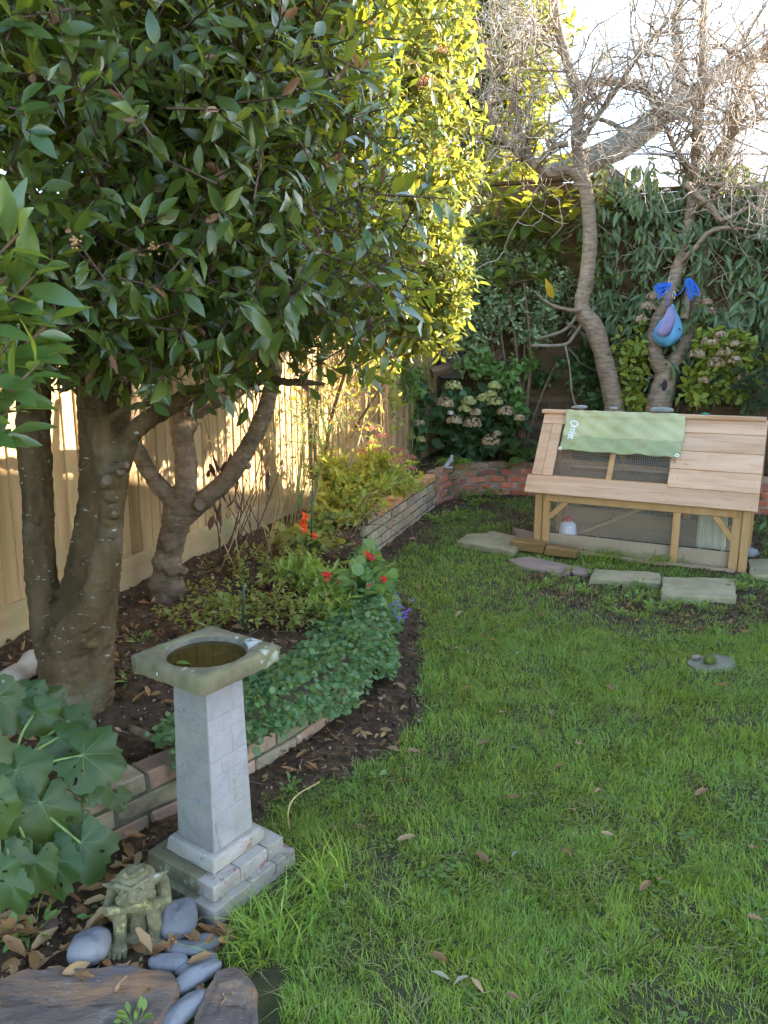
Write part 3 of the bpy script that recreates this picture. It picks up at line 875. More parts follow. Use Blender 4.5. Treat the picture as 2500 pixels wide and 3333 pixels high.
gp = at(2130, 520, 14)
gb = thing('pale_roofed_bungalow', 'neighbouring bungalow with a pale lilac roof behind the bare branches at top right', 'house', (gp.x, 14.0, 0))
part('wall', box(5, 2.5, 2.05, 10, 5, 4.1), M['dark_wall'], gb, smooth=False)
rv = [(-.3, -.35, 4.15), (10.3, -.35, 4.15), (10.3, 2.5, 5.35), (-.3, 2.5, 5.35), (-.3, 5.35, 4.15), (10.3, 5.35, 4.15)]
part('roof', (rv, [(0, 1, 2, 3), (3, 2, 5, 4)]), M['roof_pale'], gb, smooth=False)
board('fascia', (10.6, .03, .18), (5, -.36, 4.10), (0, 0, 0), M['frame_white'], gb)
for k in range(2):
    board('roof_ridge', (10.6, .16, .05), (5, 2.5, 5.38), (0, 0, 0), M['roof_pale'], gb) if k == 0 else None
# ------------------------------------------------------------------ trees


def px_path(L):
    """[(px, py, depth, radius)] -> points and radii"""
    return [tuple(at(a, b, y)) + (r,) for a, b, y, r in L]


def limb(L, n=6, sides=12, jit=.04):
    Q = catmull(px_path(L), n)
    return tube([q[:3] for q in Q], [max(.002, q[3]) for q in Q], sides, jit)


def fuse(o, voxel, smooth=4, disp=0.0, dscale=.03):
    m = o.modifiers.new('fuse', 'REMESH'); m.mode = 'VOXEL'; m.voxel_size = voxel; m.use_smooth_shade = True
    if smooth:
        s = o.modifiers.new('soft', 'SMOOTH'); s.iterations = smooth; s.factor = .5
    if disp:
        t = bpy.data.textures.new('knobbly', 'CLOUDS'); t.noise_scale = dscale; t.noise_depth = 3
        d = o.modifiers.new('knobbly', 'DISPLACE'); d.texture = t; d.strength = disp; d.mid_level = .5; d.texture_coords = 'LOCAL'
    return o


def stub(parent, px, py, Y, r, ln, d=None, rim=.012):
    """pruned branch end: collar and pale cut face"""
    p = at(px, py, Y)
    d = Vector(d if d else (.25, -.9, .25)).normalized()
    o = part('cut_stub', tube([p - d * ln, p - d * ln * .4, p, p + d * .004], [r * 1.5, r * 1.2, r * 1.12, r * .9], 12, .05), M['bark_laurel'], parent)
    part('cut_face', tube([p - d * .002, p + d * .008], [r * .8, r * .74], 12, .05), M['cut_wood'], o)


def cluster_crown(blobs, n, k, leaf, tw_len=.16, up=.45, thick=.5, seed=1, zmin=None, keep=None, droop=.1):
    """leaf rosettes on short twigs, spread through the outer volume of noisy ellipsoids"""
    g = np.random.default_rng(seed)
    vol = np.array([b[1][0] * b[1][1] * b[1][2] for b in blobs]); vol = (vol ** .7) / (vol ** .7).sum()
    which = g.choice(len(blobs), n, p=vol)
    C = np.array([b[0] for b in blobs])[which]; Rr = np.array([b[1] for b in blobs])[which]
    D = unit(g.normal(size=(n, 3)))
    lump = 1 + .30 * (fbm(D[:, 0] * 2.3 + 7 + which, D[:, 1] * 2.3 + D[:, 2] * 1.7, seed) - .5) * 2
    rad = (1 - thick * g.random(n) ** 1.6) * lump
    P = C + D * Rr * rad[:, None]
    out = unit(D / Rr)
    ok = np.ones(n, bool)
    if zmin is not None: ok &= P[:, 2] > zmin(P[:, 0], P[:, 1])
    if keep is not None: ok &= keep(P)
    P, out = P[ok], out[ok]
    n = len(P)
    tw = unit(out * .7 + np.array([0, 0, up]) + g.normal(size=(n, 3)) * .5)
    base = P - tw * tw_len * .6
    tip = P + tw * tw_len * .4
    m = n * k
    i = np.repeat(np.arange(n), k)
    f = np.tile((np.arange(k) + .5) / k, n)[:, None]
    LP = base[i] * (1 - f) + tip[i] * f + g.normal(size=(m, 3)) * .004
    rad_ = unit(np.cross(tw[i], g.normal(size=(m, 3))))
    A = unit(tw[i] * (.25 + .7 * f) + rad_ * .9 + np.array([0, 0, -droop]))
    Nn = unit(np.array([0, 0, .75]) + out[i] * .5 + tw[i] * .4 + g.normal(size=(m, 3)) * .38)
    S = leaf * (.5 + .85 * g.random(m))
    return LP, A, Nn, S, base, tip


def in_frame(P, marg=60):
    c, s = math.cos(PITCH), math.sin(PITCH)
    d = P[:, 1] * c - (P[:, 2] - CAM_H) * s
    v = P[:, 1] * s + (P[:, 2] - CAM_H) * c
    px = 1250 + FPX * P[:, 0] / np.maximum(d, .05); py = 1666.5 - FPX * v / np.maximum(d, .05)
    return d, (d > .2) & (px > -marg) & (px < 2500 + marg) & (py > -marg) & (py < 3333 + marg), px, py


def nearest_shown(P, A, N, S, count):
    """the leaves that show largest: nearest in each small patch of the view first"""
    d, ok, px, py = in_frame(P + A * (S * .5)[:, None], 0)
    V = unit(P - np.array([0, 0, CAM_H]))
    face = np.abs((frame_of(A, N)[2] * V).sum(1))
    cell = (px // 90).astype(int) * 1000 + (py // 90).astype(int)
    order = np.argsort(d)
    seen, rank = {}, np.full(len(P), 99)
    for i in order:
        if not ok[i]: continue
        r = seen.get(cell[i], 0); rank[i] = r; seen[cell[i]] = r + 1
    score = np.where(ok, S / np.maximum(d, .3) * (.35 + face) * (rank < 4), -1)
    return np.argsort(-score)[:count]


def leafy(parent, G, tmpls, mat, twig_mat, count, leaf_name='leaf', mass='foliage', tr=.0022, dead=0.0, dead_mat=None, low=None):
    P, A, Nn, S, b0, b1 = G
    sel = nearest_shown(P, A, Nn, S, count) if count else np.array([], int)
    rest = np.ones(len(P), bool); rest[sel] = False
    ri = np.nonzero(rest)[0]
    dd = np.zeros(len(P), bool)
    if dead: dd = rng.random(len(P)) < dead
    if count:
        s1 = sel[~dd[sel]]; leaf_parts(leaf_name, tmpls, P[s1], A[s1], Nn[s1], S[s1], mat, parent)
        if dead and dd[sel].any():
            s2 = sel[dd[sel]]; leaf_parts('withered_leaf', [CURLED], P[s2], A[s2], Nn[s2], S[s2] * .7, dead_mat, parent)
    lr = ri[~dd[ri]]
    tmpls = low or tmpls
    gs = [scatter(t, P[lr[j::len(tmpls)]], A[lr[j::len(tmpls)]], Nn[lr[j::len(tmpls)]], S[lr[j::len(tmpls)]]) for j, t in enumerate(tmpls)]
    part(mass, cat(*gs), mat, parent, kind='stuff')
    if dead:
        q = ri[dd[ri]]
        part('withered_foliage', scatter(CURLED, P[q], A[q], Nn[q], S[q] * .7), dead_mat, parent, kind='stuff')
    part('twigs', prisms(b0 - (b1 - b0) * .15, b1, tr * 1.3, tr * .7), twig_mat, parent, kind='stuff')


# -- first laurel: the big multi-stemmed tree at left
t1 = thing('laurel_tree', 'big multi-stemmed laurel with grey trunk and dark glossy leaves at left', 'tree', gnd(240, 2280, .17))
O1 = t1.location.copy()
Tm = Matrix.Translation(-O1)
stems = [
    [(245, 2350, 2.82, .175), (245, 2290, 2.82, .150), (238, 2200, 2.83, .132), (228, 2110, 2.83, .118), (225, 2050, 2.84, .085)],
    # left dark stem
    [(190, 2120, 2.84, .085), (150, 1990, 2.90, .066), (128, 1800, 2.95, .060), (122, 1600, 2.98, .060), (108, 1420, 3.0, .064), (110, 1200, 3.0, .062), (90, 950, 3.0, .052), (60, 650, 2.9, .038), (40, 300, 2.8, .02)],
    # middle dark stem behind
    [(222, 2060, 2.88, .075), (262, 1850, 2.95, .058), (292, 1650, 3.02, .050), (296, 1480, 3.05, .046), (288, 1250, 3.05, .046), (290, 1000, 3.02, .045), (320, 700, 2.95, .03), (350, 350, 2.85, .015)],
    # main stem on the right, swinging up
    [(225, 2090, 2.80, .095), (272, 2020, 2.74, .068), (318, 1930, 2.72, .060), (348, 1800, 2.71, .052), (362, 1660, 2.70, .046), (364, 1560, 2.70, .052), (338, 1430, 2.72, .052), (315, 1300, 2.73, .046), (300, 1120, 2.72, .048), (300, 900, 2.68, .040), (330, 620, 2.6, .028), (370, 300, 2.5, .015)],
    # pale root stem below it
    [(318, 2270, 2.80, .062), (332, 2130, 2.79, .048), (346, 2000, 2.79, .040), (360, 1880, 2.78, .036), (370, 1760, 2.77, .032), (376, 1640, 2.75, .03)],
    # long arm reaching right
    [(365, 1600, 2.72, .05), (400, 1480, 2.72, .040), (440, 1400, 2.70, .034), (540, 1330, 2.66, .031), (640, 1280, 2.6, .027), (760, 1250, 2.55, .023), (860, 1235, 2.5, .018), (960, 1245, 2.45, .012), (1060, 1250, 2.42, .008)],
    # inner stems
    [(370, 1420, 2.85, .042), (365, 1300, 2.9, .040), (350, 1150, 2.92, .036), (345, 950, 2.9, .028), (400, 650, 2.8, .016)],
    [(395, 1440, 2.86, .034), (398, 1280, 2.9, .032), (420, 1080, 2.9, .026), (520, 850, 2.8, .018), (640, 600, 2.7, .01)],
    [(335, 1400, 2.74, .026), (380, 1345, 2.68, .015), (470, 1318, 2.62, .011), (495, 1308, 2.6, .008)],
    [(330, 1180, 2.72, .03), (430, 1010, 2.5, .02), (600, 900, 2.35, .016), (800, 850, 2.3, .012), (980, 780, 2.35, .008)],
]
KN = [(345, 1572, 2.655, .030), (362, 1622, 2.655, .022), (374, 1672, 2.655, .026), (352, 1703, 2.665, .018), (338, 1730, 2.67, .016), (372, 1745, 2.66, .015), (330, 1850, 2.67, .016), (322, 1900, 2.665, .014), (300, 1960, 2.68, .018),
      (250, 2055, 2.72, .022), (160, 1950, 2.86, .016), (120, 1700, 2.91, .014), (140, 1560, 2.93, .015), (300, 2100, 2.73, .02), (380, 1520, 2.66, .028)]
trunk = part('trunk', xf(join(*[limb(s_) for s_ in stems], *[ell(tuple(at(a, b, c)), (r_, r_, r_ * .8), 10, 7) for a, b, c, r_ in KN]), Tm), M['bark_laurel'], t1)
fuse(trunk, .007, 2, .016, .028)
for px, py, Y, r, ln, d in ((348, 1563, 2.61, .020, .03, (-.15, -.95, .2)), (392, 1535, 2.60, .013, .03, (.3, -.9, .2)), (412, 1513, 2.59, .013, .05, (.75, -.6, .25)),
                            (372, 1670, 2.635, .011, .03, (.3, -.9, .1)), (258, 1336, 2.66, .010, .05, (-.8, -.5, .2))):
    p = at(px, py, Y) - O1
    d = Vector(d).normalized()
    o = part('cut_stub', tube([p - d * ln, p - d * ln * .5, p - d * .002, p], [r * 1.5, r * 1.15, r * 1.05, r * .98], 14, .08), M['bark_laurel'], t1, smooth=False)
    part('cut_face', tube([p - d * .004, p + d * .0015], [r * .80, r * .78], 12, .08), M['cut_wood'], o, smooth=False)

blobs1 = [((-1.0, 2.35, 2.25), (1.05, .95, .80)), ((-.48, 3.00, 2.15), (.58, .75, .66)), ((-.95, 2.5, 2.9), (1.1, 1.1, .8)), ((-.45, 3.25, 2.75), (.58, .75, .9))]


def under1(x, y):
    return 1.44 + .10 * (fbm(x * 3, y * 3, 77) - .5) * 2 + np.clip(y - 3.35, 0, 2) * .75 + np.clip(-x - 1.0, 0, 2) * .12


def keep1(P):
    c = np.linalg.norm(P - np.array([0, 0, CAM_H]), axis=1)
    return (c > 1.40) & (P[:, 0] < .06 + .05 * np.sin(P[:, 2] * 9 + P[:, 1] * 7))


G = cluster_crown(blobs1[::2], 8600, 7, .058, .11, .35, .42, 5, under1, keep1, -.12)
G3 = cluster_crown(blobs1[1::2], 5000, 7, .050, .10, .35, .45, 7, under1, keep1, -.12)
G = tuple(np.concatenate([a, b]) for a, b in zip(G, G3))
G2 = cluster_crown([((-.55, 2.35, 1.75), (.75, .55, .34))], 800, 7, .066, .17, .1, .8, 6, under1, keep1, .35)
G = tuple(np.concatenate([a, b]) for a, b in zip(G, G2))
_, _ok, _, _ = in_frame(G[0], 500)
_ok |= np.random.default_rng(2).random(len(_ok)) < .35
G = tuple(a[_ok] for a in G[:4]) + G[4:]
G = (G[0] - np.array(O1), G[1], G[2], G[3], G[4] - np.array(O1), G[5] - np.array(O1))


_ns = nearest_shown


def leafy_at(root, G, *a, **k):
    global nearest_shown
    off = np.array(root.location)
    nearest_shown = lambda P, A, Nn, S, c: _ns(P + off, A, Nn, S, c)
    leafy(root, G, *a, **k)
    nearest_shown = _ns


leafy_at(t1, G, [LAUREL, LAURELB, LAURELC], M['laurel'], M['stem_dark'], 290, dead=.035, dead_mat=M['laurel_dead'], low=[LAUREL_S, LAURELB_S])
for px, py, Y in ((245, 785, 1.66), (500, 805, 1.8)):
    c = at(px, py, Y) - O1
    part('berry_cluster', join(*[ell(c + Vector((random.gauss(0, .006), random.gauss(0, .006), random.gauss(0, .008))), (.003,) * 3, 7, 5) for _ in range(14)]), M['berry'], t1)

# -- laurel branch pushing in at the left edge, close to the lens
t0 = thing('laurel_shrub', 'near laurel branch with large bright leaves at the left edge', 'shrub', (-.98, 1.30, 0))
O0 = Vector(t0.location)
part('stem', tube(catmull([tuple(Vector((-.98, 1.30, 0)) - O0), tuple(Vector((-.95, 1.32, .7)) - O0), tuple(Vector((-.86, 1.36, 1.2)) - O0), tuple(Vector((-.76, 1.40, 1.62)) - O0)], 6), [.022 - .0007 * i for i in range(19)], 8, .05), M['bark_laurel'], t0)
twig_ends = [(60, 760), (20, 900), (110, 900), (60, 1010), (150, 1060), (20, 1130), (130, 1180), (60, 1260), (30, 1330), (-20, 1010), (80, 1130), (10, 1420), (-30, 800), (-60, 1250)]
g = np.random.default_rng(3)
P, A, Nn, S, B0, B1 = [], [], [], [], [], []
for q, (px, py) in enumerate(twig_ends):
    tip = np.array(at(px, py, 1.30 + .16 * g.random())) - np.array(O0)
    root_ = np.array([.10, .06, max(.55, tip[2] - .25)])
    tw = unit(tip - root_)
    B0.append(root_); B1.append(tip)
    for k in range(7):
        f = k / 7
        P.append(tip - tw * .09 * f)
        rd = unit(np.cross(tw, g.normal(size=3)))
        A.append(unit(tw * (.7 - .4 * f) + rd * .85 + np.array([.25, 0, .05]))); Nn.append(unit(np.array([0, -.45, .8]) + g.normal(size=3) * .3)); S.append(.072 + .032 * g.random())
P, A, Nn, S = map(np.array, (P, A, Nn, S))
leaf_parts('leaf', [LAUREL, LAURELB, LAURELC], P, A, Nn, S, M['laurel_near'], t0)
part('twigs', prisms(B0, B1, .004, .0025, 5), M['stem_brown'], t0)

# -- second laurel, in front of the sunlit fence
t2 = thing('laurel_tree', 'smaller brown forked laurel trunk standing in front of the sunlit fence', 'tree', gnd(545, 1940, .22))
O2 = t2.location.copy()
Y2 = O2.y
stems = [
    [(545, 1975, Y2, .095), (545, 1900, Y2, .085), (550, 1800, Y2, .074), (575, 1700, Y2, .072), (590, 1640, Y2, .07)],
    [(570, 1700, Y2, .075), (560, 1630, Y2, .052), (500, 1560, Y2, .045), (455, 1480, Y2, .042), (425, 1400, Y2 + .05, .040), (430, 1280, Y2 + .1, .045), (440, 1150, Y2 + .1, .04), (470, 900, Y2, .025)],
    [(600, 1660, Y2, .07), (605, 1580, Y2, .058), (602, 1480, Y2, .056), (588, 1400, Y2, .055), (590, 1350, Y2, .055), (640, 1300, Y2 - .05, .05), (720, 1240, Y2 - .1, .042), (830, 1160, Y2 - .2, .03), (950, 1050, Y2 - .3, .018)],
    [(605, 1420, Y2 + .05, .035), (650, 1340, Y2 + .05, .036), (740, 1290, Y2 + .05, .033), (830, 1245, Y2 + .1, .028), (930, 1150, Y2 + .15, .02), (1000, 1000, Y2 + .2, .012)],
    [(600, 1680, Y2, .06), (660, 1630, Y2 - .02, .052), (740, 1560, Y2 - .05, .049), (800, 1470, Y2 - .05, .046), (850, 1370, Y2 - .05, .045), (880, 1270, Y2 - .05, .04), (905, 1150, Y2 - .05, .032), (930, 950, Y2, .02)],
    [(610, 1640, Y2 + .08, .03), (625, 1520, Y2 + .15, .03), (610, 1420, Y2 + .2, .026)],
]
trunk = part('trunk', xf(join(*[limb(s_) for s_ in stems], *[ell(tuple(at(px, py, Y2 - .05)), (r, r, r)) for px, py, r in
             ((520, 1830, .045), (560, 1850, .05), (570, 1915, .06), (510, 1900, .05), (595, 1860, .03), (550, 1770, .05))]), Matrix.Translation(-O2)), M['bark_brown'], t2)
fuse(trunk, .008, 2, .018, .03)
for px, py, r, d in ((651, 1642, .03, (.45, -.85, .2)), (790, 1490, .016, (-.3, -.6, .8)), (600, 1345, .012, (.6, -.7, .2))):
    p = at(px, py, Y2 - .09) - O2
    d = Vector(d).normalized()
    o = part('cut_stub', tube([p - d * .07, p - d * .02, p, p + d * .003], [r * 1.25, r * 1.08, r * 1.02, r * .98], 14, .08), M['bark_brown'], t2, smooth=False)
    part('cut_face', tube([p - d * .002, p + d * .0045], [r * .80, r * .78], 12, .08), M['cut_wood'], o, smooth=False)
blobs2 = [((-1.0, 4.1, 2.85), (.8, .7, .75)), ((-.55, 4.0, 2.75), (.55, .7, .72)), ((-.75, 3.9, 3.4), (.8, .9, .7))]
G = cluster_crown(blobs2, 2600, 7, .060, .13, .4, .5, 15, lambda x, y: 2.02 + 0 * x, lambda P: P[:, 0] < .02)
G = (G[0] - np.array(O2), G[1], G[2], G[3], G[4] - np.array(O2), G[5] - np.array(O2))
leafy_at(t2, G, [LAUREL, LAURELB], M['laurel'], M['stem_dark'], 120, dead=.01, dead_mat=M['laurel_dead'], low=[LAUREL_S, LAURELB_S])

# -- viburnum: the sunlit yellow-green shrub past the laurels
t3 = thing('viburnum_bush', 'tall sunlit yellow-green viburnum with red stems in front of the left fence', 'shrub', (-.35, 5.35, .28))
O3 = Vector(t3.location)
st = [[(-.45, 5.85, .2, .017), (-.42, 5.7, .9, .015), (-.2, 5.4, 1.6, .013), (.05, 5.2, 2.4, .011), (.1, 5.1, 3.2, .006)],
      [(-.5, 5.8, .2, .014), (-.5, 5.6, .9, .013), (-.4, 5.3, 1.7, .011), (-.25, 5.1, 2.6, .007)],
      [(-.42, 5.9, .2, .014), (-.3, 5.8, .8, .012), (.1, 5.5, 1.5, .010), (.4, 5.3, 2.3, .007)]]
for s_ in st:
    Q = catmull(s_, 6)
    part('stem', xf(tube([q[:3] for q in Q], [q[3] for q in Q], 8, .06), Matrix.Translation(-O3)), M['stem_brown'], t3)
blobs3 = [((.0, 5.0, 2.05), (.52, .5, .55)), ((.05, 5.15, 2.7), (.58, .6, .75)), ((-.1, 5.3, 3.5), (.75, .6, .8)), ((.28, 5.0, 1.85), (.28, .36, .36))]
G = cluster_crown(blobs3, 2700, 7, .070, .14, .45, .5, 25, lambda x, y: 1.46 + .12 * fbm(x * 6, y * 6, 5))
PV = G[0].copy()
G = (G[0] - np.array(O3), G[1], G[2], G[3], G[4] - np.array(O3), G[5] - np.array(O3))
leafy_at(t3, G, [OVAL, LAUREL], M['viburnum'], M['stem_brown'], 200, low=[OVAL_S, SIMPLE])
for px, py, Y in ((1285, 120, 4.6), (1440, 160, 4.65), (1330, 200, 4.6), (1375, 270, 4.6), (1280, 225, 4.6), (1395, 255, 4.6), (1440, 490, 4.6), (1285, 290, 4.6), (1450, 1052, 4.75)):
    c = np.array(at(px, py, Y) - O3)
    n = 60
    part('flower_bud_cluster', scatter(SIMPLE, c + rng.normal(size=(n, 3)) * [.022, .022, .012], rng.normal(size=(n, 3)), rng.normal(size=(n, 3)), np.full(n, .012)), M['viburnum_bud'], t3)

# -- evergreen bushes beyond the fence corner
for name, label, blobs, n, leaf, seed, base in (
        ('bay_tree', 'tall evergreen bay growing up behind the fence corner', [((1.25, 9.9, 4.0), (.75, .6, 1.1)), ((1.5, 9.9, 5.2), (.75, .6, 1.3)), ((.7, 9.8, 5.2), (.8, .6, 1.3))], 1700, .12, 31, (1.0, 9.95, -.05)),
        ('evergreen_bush', 'round yellow-green bush showing through the branches over the fence', [((1.25, 10.6, 3.4), (.7, .5, .75))], 380, .09, 32, (1.4, 10.6, -.05)),
        ('evergreen_hedge', 'high dark evergreen behind the left fence above the laurels', [((-1.3, 8.2, 4.2), (1.4, .6, 2.4)), ((-.2, 9.4, 5.0), (.8, .6, 2.0))], 1300, .12, 33, (-1.1, 8.5, -.05))):
    tt = thing(name, label, 'tree', base)
    Ob = Vector(base)
    top = max(b[0][2] for b in blobs)
    part('trunk', tube(catmull([(0, 0, 0), (.05, .02, top * .4), (-.03, 0, top * .8), (.05, 0, top)], 5), [.11 - .005 * i for i in range(16)], 9, .05), M['bark_grey'], tt)
    G = cluster_crown(blobs, n, 7, leaf, .2, .6, .6, seed)
    G = (G[0] - np.array(Ob), G[1], G[2], G[3], G[4] - np.array(Ob), G[5] - np.array(Ob))
    leafy_at(tt, G, [SIMPLE, LAUREL_S], M['bay'], M['stem_brown'], 0)


bh = thing('shade_hedge', 'unseen tall clipped evergreen hedge, added past the right edge to shade the trees behind the hutch', 'hedge', (5.6, 9.2, -.05))
G = cluster_crown([((5.6, 8.0 + .8 * q, 1.6), (.5, .7, 1.75)) for q in range(5)], 1500, 6, .11, .2, .5, .4, 34)  # hedge added out of view to keep sun off the lower tree trunks
G = (G[0] - np.array([5.6, 9.2, -.05]), G[1], G[2], G[3], G[4] - np.array([5.6, 9.2, -.05]), G[5] - np.array([5.6, 9.2, -.05]))
leafy_at(bh, G, [SIMPLE], M['bay'], M['stem_brown'], 0)
for q in range(5):
    part('trunk', tube([(0, -1.2 + .8 * q, 0), (.03, -1.2 + .8 * q, 1.2), (0, -1.2 + .8 * q, 2.6)], [.07, .05, .02], 8), M['bark_grey'], bh)

# -- bare trees behind the hutch
def grow(p, d, ln, r, lv, segs, g, up=.15):
    """crooked recursive twig growth; collects straight pieces"""
    n = max(2, int(ln / (.065 + r * 3)))
    d = unit(d)
    for i in range(n):
        d = unit(d + g.normal(size=3) * .34 + np.array([0, 0, up * .3]))
        q = p + d * ln / n
        r1 = r * (1 - .55 / n)
        segs.append((p, q, r, r1))
        if lv > 0 and g.random() < (.62 if lv > 1 else .5):
            side = unit(np.cross(d, g.normal(size=3)))
            grow(q, d * .55 + side * .85 + np.array([0, 0, up]), ln * (.42 + .3 * g.random()), max(.0019, r1 * .62), lv - 1, segs, g, up)
        p, r = q, r1
    if lv > 0:
        grow(p, d, ln * .6, r, lv - 1, segs, g, up)


def bare_tree(name, label, base, limbs, seeds, seed, bark, fusev=.012):
    t = thing(name, label, 'tree', base)
    Ob = Vector(base)
    o = part('trunk', xf(join(*[limb(l_, 5, 10, .05) for l_ in limbs]), Matrix.Translation(-Ob)), bark, t)
    fuse(o, fusev, 2, .014, .04)
    g = np.random.default_rng(seed)
    segs = []
    for l_, start, cnt, ln, r in seeds:
        Q = catmull(px_path(limbs[l_]), 6)
        for _ in range(cnt):
            f = start + (1 - start) * g.random()
            i = int(f * (len(Q) - 2))
            dd = unit(Q[i + 1][:3] - Q[i][:3])
            side = unit(np.cross(dd, g.normal(size=3)))
            grow(Q[i][:3], dd * .5 + side + np.array([0, 0, .25]), ln * (.6 + .7 * g.random()), min(r, Q[i][3] * .6), 2, segs, g)
    P0 = np.array([s_[0] for s_ in segs]) - np.array(Ob); P1 = np.array([s_[1] for s_ in segs]) - np.array(Ob)
    r0 = np.array([s_[2] for s_ in segs]); r1 = np.array([s_[3] for s_ in segs])
    big = r0 > .005
    if big.any(): part('branches', prisms(P0[big], P1[big], r0[big], r1[big], 6), bark, t, kind='stuff')
    part('twigs', prisms(P0[~big], P1[~big], r0[~big], r1[~big], 4), M['twig'], t, kind='stuff')
    return t


YA, YB = 8.0, 7.92
LA = [
    [(2003, 1420, YA, .115), (2000, 1330, YA, .105), (1985, 1250, YA, .098), (1955, 1130, YA, .09), (1930, 1060, YA, .098), (1893, 1000, YA, .078), (1910, 900, YA, .075), (1920, 780, YA, .072), (1912, 650, YA, .068), (1897, 580, YA, .07)],
    [(1897, 590, YA, .062), (1850, 555, YA, .05), (1780, 565, YA, .042), (1720, 520, YA - .1, .036), (1640, 450, YA - .2, .031), (1590, 360, YA - .3, .026), (1600, 240, YA - .3, .022), (1560, 100, YA - .4, .017), (1520, -60, YA - .5, .012)],
    [(1897, 590, YA, .062), (1876, 450, YA, .055), (1882, 330, YA + .1, .052), (1845, 200, YA + .1, .047), (1812, 50, YA + .1, .042), (1800, -120, YA, .034)],
    [(1880, 480, YA, .035), (1950, 370, YA - .1, .03), (2000, 300, YA - .2, .026), (2100, 150, YA - .3, .02), (2210, 30, YA - .4, .014)],
    [(1740, 545, YA - .1, .03), (1800, 480, YA - .3, .034), (1850, 465, YA - .4, .03)],
    [(1740, 530, YA, .028), (1690, 420, YA, .022), (1680, 300, YA, .018), (1700, 150, YA, .014), (1690, 0, YA, .01)],
    [(1910, 1010, YA, .045), (1860, 1010, YA - .1, .024), (1790, 990, YA - .2, .018), (1735, 945, YA - .25, .012)],
]
bare_tree('bare_cherry_tree', 'bare tree with a bent ringed trunk behind the green sheet of the hutch', (at(2003, 1420, YA).x, YA, .3), LA,
          [(1, .25, 32, .6, .011), (2, .2, 32, .65, .012), (3, .1, 27, .6, .010), (4, .3, 9, .4, .009), (5, .1, 24, .55, .009), (0, .86, 5, .4, .010)], 41, M['bark_cherry'])
LB = [
    [(2128, 1430, YB, .15), (2140, 1330, YB, .135), (2160, 1260, YB, .125), (2172, 1195, YB, .10)],
    [(2160, 1215, YB, .085), (2132, 1150, YB - .02, .075), (2135, 1060, YB, .07), (2180, 960, YB, .062), (2218, 830, YB, .056), (2245, 700, YB, .052), (2262, 600, YB, .055), (2265, 500, YB, .045), (2272, 380, YB, .042), (2285, 200, YB, .037), (2295, -60, YB, .03)],
    [(2180, 1200, YB, .08), (2232, 1110, YB + .05, .078), (2262, 1020, YB + .08, .074), (2282, 900, YB + .1, .066), (2292, 780, YB + .1, .06), (2325, 650, YB + .1, .055), (2368, 500, YB + .1, .048), (2405, 330, YB + .1, .036), (2460, 200, YB + .1, .028), (2560, 60, YB, .018)],
    [(2225, 1040, YB - .02, .045), (2245, 920, YB + .05, .042), (2275, 800, YB + .1, .036), (2310, 640, YB + .2, .03), (2350, 480, YB + .3, .02), (2370, 300, YB + .3, .014)],
    [(2215, 850, YB - .05, .03), (2260, 810, YB - .15, .027), (2310, 755, YB - .25, .025), (2360, 742, YB - .3, .022), (2420, 745, YB - .4, .012), (2510, 760, YB - .5, .006)],
    [(2255, 610, YB - .05, .035), (2235, 600, YB - .15, .032), (2275, 640, YB - .22, .03), (2320, 680, YB - .28, .026), (2345, 715, YB - .3, .024), (2400, 695, YB - .32, .022), (2456, 664, YB - .34, .018)],
    [(2260, 605, YB, .035), (2340, 602, YB - .15, .028), (2430, 612, YB - .3, .022), (2520, 630, YB - .4, .016)],
    [(2258, 560, YB, .035), (2205, 500, YB - .1, .026), (2170, 420, YB - .15, .022), (2110, 300, YB - .2, .018), (2060, 140, YB - .2, .013), (2050, 0, YB - .2, .01)],
    [(2300, 560, YB + .1, .03), (2340, 480, YB, .03), (2400, 430, YB - .1, .024), (2470, 380, YB - .1, .016), (2540, 300, YB - .1, .01)],
]
bare_tree('bare_cherry_tree', 'bare forked tree with a knot hole and several stems, the right one behind the hutch', (at(2128, 1430, YB).x, YB, .3), LB,
          [(1, .45, 40, .6, .012), (2, .45, 38, .6, .012), (3, .4, 18, .55, .009), (4, .4, 10, .35, .007), (5, .6, 7, .3, .007), (6, .2, 16, .5, .008), (7, .15, 32, .55, .010), (8, .2, 24, .55, .010)], 42, M['bark_cherry'])
kb = [o for o in COL.objects if o.name.startswith('bare_cherry_tree')][-1]
kp = at(2163, 1255, YB - .115) - Vector(kb.location)
part('knot_hole', ell(kp, (.028, .012, .055), 12, 8), M['black'], kb)

